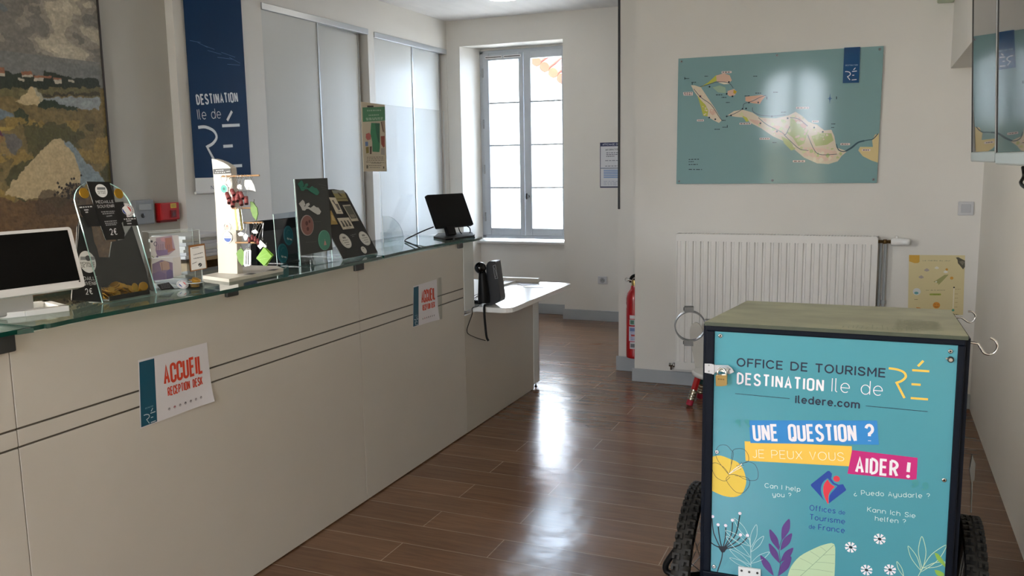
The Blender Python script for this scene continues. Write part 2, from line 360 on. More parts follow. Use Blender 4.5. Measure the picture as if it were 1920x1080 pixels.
YC = [(4.193,1.3243)][0][0]          # where the wall with the painting meets the cupboard front
XP = -4.01
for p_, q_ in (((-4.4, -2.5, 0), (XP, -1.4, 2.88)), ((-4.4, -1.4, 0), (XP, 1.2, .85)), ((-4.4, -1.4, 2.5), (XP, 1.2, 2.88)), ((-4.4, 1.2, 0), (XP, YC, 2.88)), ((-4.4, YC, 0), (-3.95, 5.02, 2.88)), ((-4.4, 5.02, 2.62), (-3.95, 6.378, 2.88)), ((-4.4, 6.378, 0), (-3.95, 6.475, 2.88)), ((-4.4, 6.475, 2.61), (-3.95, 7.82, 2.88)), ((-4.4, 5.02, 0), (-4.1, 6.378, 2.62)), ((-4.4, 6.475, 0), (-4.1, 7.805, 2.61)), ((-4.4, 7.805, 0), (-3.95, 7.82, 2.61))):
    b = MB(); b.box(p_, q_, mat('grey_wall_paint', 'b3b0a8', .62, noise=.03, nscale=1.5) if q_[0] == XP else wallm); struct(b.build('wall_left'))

def prismz(b, pts, z0, z1, m): b.prism(FZ(0), pts, z0, z1, m)
b = MB()
prismz(b, [(-4.4,7.82),(-3.81,7.82),(-3.715,8.1),(-3.715,8.4),(-4.4,8.4)], 0, 2.88, wallm)
prismz(b, [(-2.745,7.82),(-1.5,7.82),(-1.5,8.4),(-2.79,8.4),(-2.79,8.1)], 0, 2.88, wallm)
b.box((-3.81, 7.82, 2.632), (-2.745, 8.1, 2.88), wallm); b.box((-3.714, 8.1, 2.61), (-2.791, 8.4, 2.88), wallm)
b.box((-3.79, 8.05, 0), (-2.75, 8.4, .72), wallm)
struct(b.build('wall_back'))
b = MB(); b.box((-1.495, 5.70, 0), (.9, 8.4, 2.88), wallm); struct(b.build('wall_far'))
b = MB(); b.box((-1.685, 5.97, 0), (-1.495, 8.4, 2.88), wallm); struct(b.build('wall_corner'))
b = MB(); b.box((-1.690, 5.962, 1.167), (-1.676, 5.974, 2.875), mat('dark_gap_strip', '2c2c2e', .6)); struct(b.build('trim_1'))
b = MB(); b.box((.56, -2.8, 0), (.9, 5.70, 2.88), wallm); struct(b.build('wall_right'))
b = MB(); b.box((.36, -2.5, 2.0), (.56, 5.70, 2.88), wallm); struct(b.build('trim_2'), 'white boxed beam along the top of the right wall')
# front wall behind the camera with a glazed arched double door and a shop window
b = MB()
def archcut(b, x0, x1, zs, zt, n=10):               # the wall over an arched opening
    c = (x0+x1)/2; r = (x1-x0)/2; pts = [(x1, 2.88), (x0, 2.88), (x0, zs)]
    pts += [(c-r*math.cos(PI*i/n), zs+(zt-zs)*math.sin(PI*i/n)) for i in range(1, n)]+[(x1, zs)]
    b.prism(FY(-2.5), pts, 0, .22, wallm)
b.box((-4.4, -2.72, 0), (-1.7, -2.5, 2.88), wallm); b.box((-.72, -2.72, 0), (.9, -2.5, 2.88), wallm); archcut(b, -1.7, -.72, 2.45, 2.82)
struct(b.build('wall_front'))
fr = mat('window_frame_paint', 'b4bac1', .4)
b = MB()
for x in (-1.7, -1.25, -.79): b.box((x, -2.66, 0), (x+.07, -2.60, 2.8), fr)
b.box((-1.275, -2.67, 0), (-1.155, -2.59, 2.8), fr)
for x in (-1.63, -1.155): b.box((x, -2.66, .02), (x+.365, -2.60, .75), fr); b.box((x, -2.65, 1.62), (x+.365, -2.61, 1.66), fr)
o = struct(b.build('door_1')); g = MB(); g.box((-1.66, -2.634, .7), (-.76, -2.63, 2.8), pane); g.build('pane', o)
b = MB()
for y in (-1.4, -.13, 1.14): b.box((-4.36, y, .85), (-4.30, y+.06, 2.5), fr)
b.box((-4.36, -1.4, .85), (-4.30, 1.2, .91), fr); b.box((-4.36, -1.4, 2.44), (-4.30, 1.2, 2.5), fr)
o = struct(b.build('window_2')); g = MB(); g.box((-4.332, -1.38, .87), (-4.328, 1.18, 2.48), pane); g.build('pane', o)
# skirting
sk = lambda name, boxes: struct((lambda b: ([b.box(p, q, trimm) for p, q in boxes], b.build(name, bev=.003))[1])(MB()))
sk('baseboard_far', [((-1.51, 5.685, 0), (.56, 5.70, .09))])
sk('baseboard_corner', [((-1.70, 5.955, 0), (-1.495, 5.97, .105))])
sk('baseboard_back', [((-2.76, 7.805, 0), (-1.685, 7.82, .10)), ((-3.8, 8.035, 0), (-2.72, 8.05, .10)), ((-3.95, 7.805, 0), (-3.80, 7.82, .10))])

# ---- the casement window in the deep reveal
WY = 8.1
q = [(-3.7133,2.5811),(-3.676,2.5788),(-3.6201,2.5203),(-3.3043,2.0903),(-3.3061,1.6755),(-3.2981,1.2594),(-3.2946,.8538),(-3.2463,2.5524),(-3.2513,.7811),(-3.1707,2.4937),(-3.2688,2.4995),(-3.2365,.779),(-3.2976,2.5013),(-3.1667,.8556)]
XL, XG0, XG1, XC, XR0 = q[0][0], q[2][0], q[12][0], [(-3.2476,1.6742)][0][0], [(-3.1701,1.6724)][0][0]
XG1 = [(-3.2988,1.6754)][0][0]; XG0 = [(-3.6183,1.6826)][0][0]
ZT, ZB = [(-3.4675,2.5113)][0][1], [(-3.4742,.8514)][0][1]
bars = [[(-3.4631,2.0968)][0][1], [(-3.4587,1.679)][0][1], [(-3.4566,1.2578)][0][1]]
TOP, BOT = 2.60, [(-3.4756,.775)][0][1]
XE = -2.775
win = MB()
win.box((-3.72, 8.085, BOT-.02), (-3.68, 8.16, TOP), fr); win.box((XE-.04, 8.085, BOT-.02), (XE, 8.16, TOP), fr)
win.box((-3.72, 8.085, TOP-.025), (XE, 8.16, TOP+.01), fr); win.box((-3.72, 8.085, BOT-.03), (XE, 8.16, BOT+.005), fr)
wino = struct(win.build('window_1', bev=.004), 'tall grey casement window in the deep reveal of the back wall', 'window')
GW = XG1-XG0
def casement(x0, x1, g0, g1, vent):
    b = MB(); y0, y1 = 8.075, 8.12
    b.box((x0, y0, BOT+.004), (g0, y1, TOP-.02), fr); b.box((g1, y0, BOT+.004), (x1, y1, TOP-.02), fr)
    b.box((g0, y0, ZT), (g1, y1, TOP-.02), fr); b.box((g0, y0, BOT+.004), (g1, y1, ZB), fr)
    for z in bars: b.box((g0, y0+.005, z-.009), (g1, y1-.005, z+.009), fr)
    o = b.build('casement', wino, bev=.005)
    g = MB(); g.box((g0-.01, 8.098, ZB-.01), (g1+.01, 8.102, ZT+.01), pane); g.build('pane', o)
    if vent:
        v = MB(); xm = (g0+g1)/2
        for s in (-1, 1): v.box((xm+s*.1-.09, y0-.012, ZT+.018), (xm+s*.1+.09, y0, ZT+.042), white); v.box((xm+s*.1-.085, y0-.013, ZT+.026), (xm+s*.1+.085, y0-.0115, ZT+.034), dgrey)
        part(v.build('vent_grille', o), 'white air inlet grille')
    return o
c1 = casement(-3.685, XC-.003, XG0, XG1, True)
c2 = casement(XC+.003, XE-.035, XR0, XR0+GW, False)
h = MB(); hp = [(-3.2113,1.1725)][0]
h.lathe((hp[0], 8.075, hp[1]), (0,-1,0), [(.016,0),(.016,.012),(.009,.014),(.009,.035)], dgrey); h.lathe((hp[0], 8.04, hp[1]-.03), (0,0,1), [(.004,0),(.013,.008),(.014,.03),(.012,.055),(.004,.062)], dgrey)
part(h.build('handle', c2), 'dark window handle')
for z in (2.35, 1.85, 1.4, .92):
    hg = MB(); hg.lathe((-3.683, 8.072, z), (0,0,1), [(.008,0),(.008,.09)], steel, 10); hg.build('hinge', c1)
b = MB(); b.box((-3.80, 8.0, .70), (-2.74, 8.11, .728), white); b.box((-3.72, 7.985, .712), (-2.745, 8.02, .726), white); struct(b.build('trim_3', bev=.004), 'white window sill')

# ---- what the window looks onto: a rendered house with a tiled roof
ext = empty('neighbour_house', (-5.2, 12, 0), 'sunlit white house with a tiled roof edge seen through the back window', 'house')
rend = mat('white_render', 'e9eef2', .8, noise=.03); tile = mat('terracotta_tiles', '7a2c17', .8, noise=.3, nscale=5)
rA, rB = [(-4.6797,3.0078),(-4.1771,2.666)]
Ff = FY(12)
b = MB(); b.prism(Ff, [(-11, 0), (-1.5, 0), (-4.66, 2.93), (-8, 6.05), (-11, 6.05)], -.7, -.15, rend); b.build('wall', ext)
rd = V(rB[0]-rA[0], 0, rB[1]-rA[1]).normalized()
b = MB()
a0 = V(rA[0], 12, rA[1])-rd*2.2; L = 5.2; nz = V(-rd.z, 0, rd.x)*(1 if rd.x > 0 else -1)
for k in range(34):
    q0 = a0+rd*(k*.155); b.tube([q0+V(0,-.12,0), q0+V(0,.5,.22)], [.075,.065], tile, 10)
b.build('roof_tiles', ext)
b = MB(); b.obox((a0-nz*.16, rd, nz, V(0,-1,0)), (0,-.10,-.35), (L,.09,.14), rend); 
for k in range(11): b.obox((a0-nz*.28, rd, nz, V(0,-1,0)), (k*.48,-.07,-.35), (k*.48+.11,.03,.12), rend)
b.build('eaves', ext)
b = MB(); b.lathe(([(-4.3665,2.3265)][0][0], 12, [(-4.3665,2.3265)][0][1]), (0,0,1), [(.001,.12),(.03,.1),(.06,0),(.02,-.02)], grey); b.tube([([(-4.1401,2.5382)][0][0],12.2,[(-4.1401,2.5382)][0][1]),([(-4.2695,2.3596)][0][0],12,[(-4.2695,2.3596)][0][1]),([(-4.3669,2.2893)][0][0],12,[(-4.3669,2.2893)][0][1])], .02, grey); b.build('wall_lamp', ext)
b = MB(); z = [(-4.6973,.7831)][0][1]
b.box((-9, 10.95, z-.05), (-1, 11.05, z), mat('outdoor_rail_paint', 'c8d2d8', .5))
for k in range(9): b.box((-8.6+k*.9, 10.97, 0), (-8.54+k*.9, 11.03, z), MATS['outdoor_rail_paint'])
tag(b.build('garden_rail', loc=(-5, 11, 0)), 'pale horizontal rail outside the lower panes of the window', 'railing')
b = MB(); b.box((-14, 8.45, -.12), (4, 20, -.02), mat('pale_paving', 'a8a29a', .9)); b.box((-12, -12, -.12), (8, -2.85, -.02), MATS['pale_paving']); b.box((-12, -2.85, -.12), (-4.45, 8, -.02), MATS['pale_paving']); tag(b.build('ground', None), None, None, None, 'structure')
b = MB(); b.box((-12, -9.4, -.02), (8, -9.0, 2.0), mat('street_render', 'c8b491', .85)); tag(b.build('street_wall', loc=(-2, -9.2, 0)), None, None, None, 'structure')
# ---- ceiling lamp
lp = [(-2.8215,6.6077)][0]
t_ = empty('ceiling_lamp', (lp[0], lp[1], 2.88), 'round white glowing lamp on the ceiling in front of the window', 'lamp')
b = MB(); b.lathe((lp[0], lp[1], 2.88), (0,0,-1), [(.17,0),(.175,.015),(.165,.03)], white, 32); b.build('base', t_)
b = MB(); b.lathe((lp[0], lp[1], 2.85), (0,0,-1), [(.165,0),(.16,.02),(.12,.045),(.06,.056),(0.001,.058)], mat('lamp_glow', 'fff6e8', .4, emit=3), 32); b.build('diffuser', t_)

# ================================================================== left wall
greydoor = mat('closet_door_lacquer', 'cfd0cd', .3, spec=.14, bump=.01, nscale=2)
alu = mat('satin_aluminium', 'b9bcbe', .35, .6)
def closet(y0, y1, ym, zt, label, d2back):
    t = empty('sliding_closet', (-3.95, (y0+y1)/2, 0), label, 'closet')
    b = MB(); b.box((-3.99, y0, zt-.045), (-3.94, y1, zt), alu); b.box((-4.08, y0, zt-.02), (-3.99, y1, zt), alu); b.build('top_track', t, bev=.002)
    b = MB(); b.box((-4.06, y0, 0), (-3.95, y1, .02), alu); b.build('bottom_track', t)
    b = MB(); b.box((-3.985, y0+.003, .022), (-3.962, ym, zt-.043), greydoor); d = b.build('door', t, bev=.001)
    b = MB(); b.box((-3.987, ym-.012, .022), (-3.956, ym+.003, zt-.045), alu); b.build('edge_profile', d)
    b = MB(); b.box((-4.03, ym-.02, .022), (-4.005, y1-d2back, zt-.03), greydoor); d = b.build('door', t, bev=.001)
    b = MB(); b.box((-4.035, y1-d2back, .022), (-4.0, y1-d2back+.012, zt-.03), alu); b.build('edge_profile', d)
    return t
closet(5.02, 6.378, 5.689, 2.62, 'white sliding door closet beside the blue banner', .075)
closet(6.475, 7.803, 7.144, 2.61, 'white sliding door closet next to the back window', .06)

# ---- the painting: brush colours laid over a fine canvas grid
def vnoise(y, z, s, seed):
    r = np.random.RandomState(seed); G = r.rand(256, 256); a = y*s+37.3; c = z*s+91.7
    i = np.floor(a).astype(int); j = np.floor(c).astype(int); u = a-i; v = c-j; u = u*u*(3-2*u); v = v*v*(3-2*v)
    g = lambda p, q: G[p % 256, q % 256]
    return (g(i,j)*(1-u)+g(i+1,j)*u)*(1-v)+(g(i,j+1)*(1-u)+g(i+1,j+1)*u)*v
def fbm(y, z, s, seed): return sum(vnoise(y, z, s*2**k, seed+k)*.5**k for k in range(4))/1.875
def inside(y, z, poly):
    r = np.zeros(y.shape, bool); n = len(poly)
    for k in range(n):
        (y0, z0), (y1, z1) = poly[k], poly[(k+1)%n]
        if z0 == z1: continue
        c = ((z0 > z) != (z1 > z)) & (y < (y1-y0)*(z-z0)/(z1-z0)+y0); r ^= c
    return r
def painting():
    X = -3.972; y0, y1, z0, z1 = 2.35, 3.652, .80, 2.62
    ny, nz_ = 380, 520
    yy, zz = np.meshgrid(np.linspace(y0, y1, ny), np.linspace(z0, z1, nz_))
    jy = yy+(fbm(yy, zz, 34, 3)-.5)*.035; jz = zz+(fbm(yy, zz, 34, 9)-.5)*.03
    C = np.zeros(yy.shape+(3,)); L = lambda h: np.array(lin(h))
    def lay(mask, h, amt=1.0, var=.25, sc=40, seed=1):
        n = .75+var*2*(fbm(yy, zz*1.6, sc, seed)-.25)
        c = L(h)[None, :]*n[mask][:, None]; C[mask] = C[mask]*(1-amt)+c*amt
    hor = [(3.2546,1.9655)][0][1]
    lay(yy > -9, '817c74', seed=2)
    cl = fbm(jy*1.0, jz*1.7, 3.1, 22); low = np.clip((zz-hor)/.5, 0, 1)
    lay((cl > .5) & (zz > hor+.1), 'a39a8b', .8, seed=5); lay((cl > .56) & (zz > hor+.12), 'bdb29d', .85, .35, seed=6); lay((cl > .64) & (zz > hor+.14), 'cec4ad', .8, .35, seed=7)
    lay((cl < .36) & (zz > hor+.2), '6f7a80', .6, seed=8)
    lay((zz < hor+.12) & (zz > hor-.05), '7e7f7c', .8, seed=10)
    lay(jz < hor-.015, '7a6840', 1, .4, seed=11)
    def pl(px, h, amt=1.0, var=.25, sc=40, seed=1): lay(inside(jy, jz, px), h, amt, var, sc, seed)
    pl([(2.7418,1.9506),(3.0396,1.9952),(3.101,1.9769),(3.156,1.9845),(3.2562,1.9804),(3.2818,2.0053),(3.3753,2.0004),(3.4471,1.9891),(3.6265,1.9954),(3.6216,1.9473),(2.7339,1.8794)], '2e3424', seed=12)
    for a in ([(2.8387,1.9815),(3.0618,2.0066),(3.064,1.9785),(2.8356,1.9543)], [(3.1515,1.9938),(3.2109,2.001),(3.2169,1.9839),(3.1551,1.9767)], [(3.2222,1.9805),(3.3263,1.9862),(3.3275,1.9753),(3.2232,1.9688)], [(3.3351,1.9799),(3.3876,1.9802),(3.3867,1.972),(3.3364,1.97)]): lay(inside(yy, zz, a), 'a06a4c', seed=13)
    for a in ([(2.8356,1.9543),(3.064,1.9785),(3.0624,1.9642),(2.8341,1.9406)], [(3.1551,1.9767),(3.2169,1.9839),(3.2157,1.9721),(3.1563,1.9672)], [(3.1319,1.9633),(3.1695,1.9567),(3.1649,1.9447),(3.1306,1.9516)], [(3.2232,1.9688),(3.2784,1.9733),(3.2765,1.9553),(3.2215,1.953)], [(3.3364,1.97),(3.3867,1.972),(3.3846,1.9516),(3.346,1.9487)], [(3.4274,1.9773),(3.4641,1.9741),(3.463,1.9637),(3.4261,1.965)]): lay(inside(yy, zz, a), 'c4b9a4', seed=14)
    pl([(2.7344,1.8839),(3.6212,1.944),(3.6156,1.8884),(3.3651,1.9036),(3.2441,1.8659),(2.7309,1.8527)], '6d6440', var=.4, seed=15)
    pl([(3.2352,1.8901),(3.6255,1.9209),(3.6233,1.8995),(3.3634,1.8873),(3.2334,1.8732)], '453f28', seed=16)
    pl([(3.2622,1.875),(3.6224,1.8909),(3.6161,1.8287),(3.48,1.8261),(3.3587,1.8424),(3.2776,1.856)], '9aa0a0', seed=17)
    pl([(3.1136,1.8436),(3.1568,1.8898),(3.2104,1.9228),(3.2324,1.9175),(3.2519,1.8862),(3.2643,1.8622),(3.2458,1.8284),(3.1611,1.8268)], 'cdb78c', var=.15, seed=18)
    pl([(3.2216,1.9216),(3.2378,1.9149),(3.269,1.8625),(3.2461,1.8314),(3.2405,1.8756)], '9d9d8c', .7, seed=18)
    pl([(3.2335,1.8208),(3.2614,1.867),(3.3133,1.8621),(3.3589,1.8445),(3.4807,1.8335),(3.473,1.8196),(3.3568,1.8241),(3.285,1.8164)], '2f3a26', seed=19)
    pl([(2.7244,1.7947),(2.9983,1.8059),(3.0802,1.7841),(3.0998,1.7657),(3.0561,1.7591),(2.715,1.7098)], '75828a', seed=20)
    pl([(3.0818,1.7986),(3.1269,1.8153),(3.1675,1.7832),(3.1583,1.7485),(3.1114,1.7225),(3.1047,1.7611)], '3a4228', seed=21)
    pl([(2.715,1.7098),(3.0206,1.7234),(3.1114,1.7225),(3.0719,1.7068),(2.71,1.6651)], 'b49a4e', seed=22)
    pl([(2.71,1.6651),(3.0489,1.6917),(3.1216,1.6643),(3.1285,1.6252),(3.0578,1.576),(2.699,1.5665)], '6f6a66', seed=23)
    pl([(2.9455,1.6984),(3.0081,1.7049),(3.0192,1.6718),(3.0087,1.6334),(2.9353,1.6041)], '6b2f55', seed=24)
    lay((fbm(jy, jz, 9, 40) > .54) & (jz < hor-.22) & (jz > hor-.95), '4c4a2a', .85, .4, seed=25)
    lay((fbm(jy, jz, 11, 60) > .6) & (jz < hor-.2), '9c8142', .7, .4, seed=26)
    pl([(3.1672,1.6751),(3.2992,1.7285),(3.3823,1.7209),(3.4138,1.6701),(3.4828,1.6082),(3.3853,1.6334),(3.3285,1.6684),(3.2186,1.6263),(3.1465,1.586)], '5a5530', .8, seed=27)
    pl([(2.9948,1.3881),(3.0431,1.44),(3.1038,1.4975),(3.2149,1.5912),(3.2974,1.6556),(3.3345,1.6685),(3.3756,1.657),(3.4197,1.6078),(3.4539,1.5133),(3.4636,1.4231),(3.4476,1.3917),(3.3453,1.3671),(3.1898,1.3552),(3.0895,1.3646)], 'cdb68b', var=.14, seed=28)
    pl([(3.3699,1.661),(3.4052,1.6471),(3.4901,1.5554),(3.5495,1.5015),(3.6156,1.4297),(3.5926,1.403),(3.4898,1.4277),(3.4507,1.3969),(3.449,1.5028),(3.4113,1.5869)], '8d9a9e', var=.2, seed=29)
    lay(jz < [(3.1898,1.3552)][0][1]-.02+(fbm(yy, zz, 6, 70)-.5)*.12, '6b5032', 1, .5, seed=30)
    pl([(3.1585,1.276),(3.1795,1.3658),(3.2119,1.3999),(3.2649,1.4032),(3.3097,1.3758),(3.3765,1.4308),(3.4515,1.4287),(3.4843,1.3744),(3.4466,1.2585)], '4e3a26', .75, .5, seed=31)
    rs = np.random.RandomState(4)
    sy, sz = [(3.3856,1.3991)][0]
    for k in range(70):
        cy, cz = sy+rs.randn()*.05, sz+rs.randn()*.028; lay((yy-cy)**2+(zz-cz)**2 < (.004+.004*rs.rand())**2, '33281c', 1, seed=32)
    C *= (.86+.28*vnoise(yy, zz, 120, 77))[..., None]
    vs = np.stack([np.full(yy.size, X)+vnoise(yy, zz, 130, 5).ravel()*.0012, yy.ravel(), zz.ravel()], 1)
    idx = np.arange(yy.size).reshape(yy.shape); f = np.stack([idx[:-1,:-1].ravel(), idx[:-1,1:].ravel(), idx[1:,1:].ravel(), idx[1:,:-1].ravel()], 1)
    me = bpy.data.meshes.new('canvas'); me.from_pydata(vs.tolist(), [], f.tolist())
    a = me.color_attributes.new('brushwork', 'FLOAT_COLOR', 'POINT'); cc = np.concatenate([np.clip(C.reshape(-1, 3), 0, 1), np.ones((yy.size, 1))], 1).astype(np.float32); a.data.foreach_set('color', cc.ravel())
    m = bpy.data.materials.new('oil_paint'); m.use_nodes = True; tt = m.node_tree; n = tt.nodes.new('ShaderNodeVertexColor'); n.layer_name = 'brushwork'
    tt.links.new(n.outputs[0], tt.nodes['Principled BSDF'].inputs['Base Color']); tt.nodes['Principled BSDF'].inputs['Roughness'].default_value = .5
    me.materials.append(m); me.polygons.foreach_set('use_smooth', [True]*len(me.polygons))
    t = empty('painting', (-4.0, (y0+y1)/2, z0), 'large oil painting of a salt marsh with white salt heaps, on the left wall', 'painting')
    o = bpy.data.objects.new('canvas', me); COL.objects.link(o); o.parent = t; o.matrix_parent_inverse = Matrix.Translation(-t.location)
    b = MB(); fm_ = mat('dark_stretcher_edge', '2a2019', .6)
    b.box((XP, y1, z0), (-3.968, y1+.012, z1), fm_); b.box((XP, y0-.012, z0), (-3.968, y0, z1), fm_); b.box((XP, y0, z0-.012), (-3.968, y1, z0), fm_); b.box((XP, y0, z1), (-3.968, y1, z1+.012), fm_); b.box((XP, y0, z0), (-3.975, y1, z1), fm_)
    b.build('frame', t)
painting()

# ---- blue banner
BX = -3.935
q = [(4.2596,2.5121),(4.818,2.6013),(4.7992,1.4614),(4.2708,1.4206),(4.2848,1.3471),(4.8309,1.3522)]
yl, yr, zb = q[2+1][0], q[2][0], (q[2][1]+q[3][1])/2; zw = (q[4][1]+q[5][1])/2
t_ = empty('wall_banner', (BX, (yl+yr)/2, zw), 'tall blue hanging banner with white destination lettering beside the painting', 'banner')
b = MB(); blue = mat('banner_blue', '042f57', .6, spec=.12); F = FX(BX)
b.prism(F, [(yl, zb), (yr, zb), (yr, 2.78), (yl, 2.78)], -.0015, 0, blue)
b.prism(F, [(yl, zw), (yr, zw), (yr, zb), (yl, zb)], -.0015, 0, white)
A = Art(b, F)
A.text('DESTINATION', [(4.332,1.8962)][0], [(4.7081,1.9348)][0], .056, 'd7dce2', .2, True)
A.text('Ile de', [(4.3302,1.8041)][0], [(4.5386,1.8198)][0], .06, 'd7dce2', .075)
mosaic_logo(A, [(4.3255,1.7541),(4.3904,1.7586),(4.485,1.6966),(4.393,1.6353),(4.4513,1.5496),(4.5951,1.8069),(4.6463,1.8689),(4.5433,1.771),(4.7137,1.7817),(4.5423,1.6395),(4.6334,1.6444),(4.5491,1.5097),(4.7131,1.5147)], .019, 'e0e4e8')
for k, (a_, c_) in enumerate(zip([(4.3023,2.279),(4.4203,2.263),(4.4529,2.2365),(4.579,2.2379),(4.6513,2.2144),(4.6283,2.1682),(4.3696,2.2751),(4.5392,2.2029)], [(4.3957,2.2782),(4.5164,2.2496),(4.5779,2.2254),(4.7089,2.2203),(4.7542,2.1866),(4.753,2.1738),(4.4546,2.2548),(4.6884,2.2056)])): A.line([a_, c_], .0025, '2c639a')
A.text('N', [(4.4054,1.367)][0], [(4.4253,1.3676)][0], .022, '2b3f60', .16)
b.build('cloth', t_)
b = MB(); b.lathe((BX+.004, yl-.012, zw), (0,1,0), [(.009,0),(.009,yr-yl+.03)], white, 12); b.build('bottom_rod', t_)
b = MB(); b.lathe((BX+.004, yl-.02, 2.785), (0,1,0), [(.012,0),(.012,yr-yl+.04)], steel, 12); b.box((BX-.014, yl+.1, 2.77), (BX+.004, yl+.13, 2.80), steel); b.box((BX-.014, yr-.13, 2.77), (BX+.004, yr-.1, 2.80), steel); b.build('top_rod', t_)

# ---- the two boxes on the wall
F = FX(XP)
(a, z1), (c, z0) = [(3.8152,1.3217),(3.9516,1.1791)]
t_ = empty('switch_box', (XP, (a+c)/2, z0), 'grey plastic switch box on the wall left of the red alarm', 'switch')
b = MB(); b.obox(F, (a, z0, 0), (c, z1, .04), grey); b.build('housing', t_, bev=.006)
b = MB(); b.obox(F, (a+.02, z1-.06, .04), (c-.025, z1-.022, .046), mat('light_grey_plastic', '9fa3a6', .35)); b.build('cover_flap', t_, bev=.002)
b = MB(); b.lathe(at(F, a+.045, z0+.052, .04), (1,0,0), [(.013,0),(.013,.006),(.006,.007)], dgrey, 16); b.build('key_lock', t_)
(a, z1), (c, z0) = [(3.9952,1.2976),(4.1459,1.192)]
t_ = empty('fire_alarm', (XP, (a+c)/2, z0), 'red fire alarm call point on the wall', 'alarm')
red = mat('signal_red_plastic', 'b3141a', .35)
b = MB(); b.obox(F, (a, z0, 0), (c, z1, .05), red); b.build('housing', t_, bev=.006)
b = MB(); b.obox(F, (a+.075, z0+.015, .05), (a+.12, z0+.06, .054), mat('dark_red_plastic', '7d0f14', .3)); A = Art(b, F, .055); A.disc((a+.097, z0+.036), .014, '5c2022'); b.build('push_button', t_, bev=.001)
b = MB(); b.obox(F, (a+.078, z1-.034, .05), (a+.125, z1-.006, .0505), ink('d8b43c')); A = Art(b, F, .051); A.wtext((a+.085, z1-.016), (a+.12, z1-.016), .004, '5d4a1a', 3); A.wtext((a+.085, z1-.025), (a+.12, z1-.025), .003, '5d4a1a', 3); part(b.build('label', t_), 'yellow label')
b = MB(); b.obox(F, (a+.006, z0-.012, 0), (c-.006, z0+.002, .03), MATS['dark_red_plastic']); b.build('bottom_flap', t_)

# ================================================================== far wall: map, radiator, poster
MY = 5.682
t_ = empty('wall_map', (-.61, MY, 1.348), 'large turquoise map of an island screwed to the wall above the radiator', 'map')
sea = mat('map_turquoise', '7fa2a4', .08, spec=.19)
b = MB(); F = FY(MY); b.prism(F, [(-1.211,2.1467),(-.0003,2.1474),(-.0056,1.348),(-1.216,1.3488)], -.006, 0, sea)
A = Art(b, F, .0003, .00002, .08)
def mp(pts, col): A.poly(pts, col)
land, hab, wood, pale = 'dccfb8', 'd8b6a2', 'b4bf80', 'e6ddc8'
mp([(-1.128,1.9757),(-1.1051,1.9746),(-1.0639,1.9592),(-1.0083,1.8763),(-.9714,1.8212),(-.9297,1.7482),(-.9474,1.7327),(-.9883,1.7547),(-1.0203,1.7764),(-1.0477,1.7837),(-1.0622,1.8427),(-1.0859,1.9065),(-1.1092,1.9389)], land)
mp([(-1.086,1.911),(-1.0627,1.8786),(-1.0351,1.8506),(-1.0164,1.814),(-1.0203,1.7764),(-1.0476,1.781),(-1.0621,1.8337)], 'bcbf58')
mp([(-1.003,1.8224),(-.9758,1.8169),(-.9664,1.7942),(-.9887,1.7816),(-1.0071,1.8002)], hab)
mp([(-1.0769,1.9151),(-1.0587,1.9098),(-1.0584,1.8919),(-1.0767,1.8971)], hab)
mp([(-1.073,1.9596),(-1.0192,1.9882),(-.9705,2.03),(-.9348,2.0325),(-.9565,1.9983),(-1.01,1.9789),(-1.0549,1.9632)], 'bcbf58')
mp([(-.9704,2.0274),(-.9217,2.0406),(-.8859,2.0256),(-.8721,1.9941),(-.8938,1.9731),(-.9339,1.9795),(-.9653,1.9899)], hab)
mp([(-.9563,1.9851),(-.8896,1.9862),(-.8849,1.9727),(-.9204,1.9718)], pale)
mp([(-.9916,1.9558),(-.947,1.9669),(-.9111,1.9519),(-.906,1.9163),(-.9552,1.923)], '9db79f')
mp([(-.8974,1.9292),(-.8578,1.9406),(-.8398,1.9221),(-.8526,1.9007),(-.8834,1.8958),(-.897,1.907)], hab)
mp([(-.8595,1.9362),(-.8398,1.9239),(-.8483,1.9093),(-.8617,1.9143)], 'c8a83c')
mp([(-.7864,1.8889),(-.6911,1.8961),(-.665,1.888),(-.6859,1.8627),(-.6984,1.8414),(-.7419,1.8475),(-.7859,1.8625)], 'dcae92')
mp([(-.7556,1.8744),(-.7079,1.8768),(-.7074,1.8566),(-.7421,1.8563)], hab)
mp([(-.8945,1.7782),(-.8551,1.8035),(-.8023,1.8103),(-.7406,1.7904),(-.6964,1.758),(-.6015,1.7503),(-.5254,1.7651),(-.4838,1.7852),(-.4496,1.7624),(-.4067,1.7221),(-.3563,1.7032),(-.3139,1.6675),(-.273,1.6706),(-.2553,1.6316),(-.2407,1.5626),(-.1789,1.5398),(-.2104,1.5104),(-.2297,1.4806),(-.2824,1.4641),(-.3488,1.4694),(-.4251,1.5055),(-.477,1.5502),(-.5379,1.6041),(-.6158,1.6412),(-.6862,1.6916),(-.7479,1.7244),(-.7925,1.7613),(-.8455,1.7676)], land)
mp([(-.8059,1.7751),(-.7749,1.7607),(-.7613,1.7381),(-.7787,1.7343)], 'bcbf58')
mp([(-.766,1.7516),(-.7047,1.7407),(-.6828,1.7311),(-.6908,1.705),(-.7304,1.7239)], hab)
mp([(-.5123,1.7516),(-.4566,1.715),(-.4051,1.6702),(-.4278,1.5927),(-.4609,1.5761),(-.4962,1.6293),(-.5308,1.6564),(-.5151,1.6995)], wood)
mp([(-.3873,1.6351),(-.3298,1.6508),(-.2723,1.6492),(-.2585,1.6059),(-.2946,1.581),(-.3605,1.5738)], wood)
mp([(-.5644,1.6398),(-.5126,1.6122),(-.4773,1.559),(-.5024,1.5507),(-.5462,1.5955)], wood)
mp([(-.5002,1.7685),(-.4576,1.7497),(-.4142,1.6964),(-.4304,1.6796),(-.4821,1.7245)], 'd8b09a')
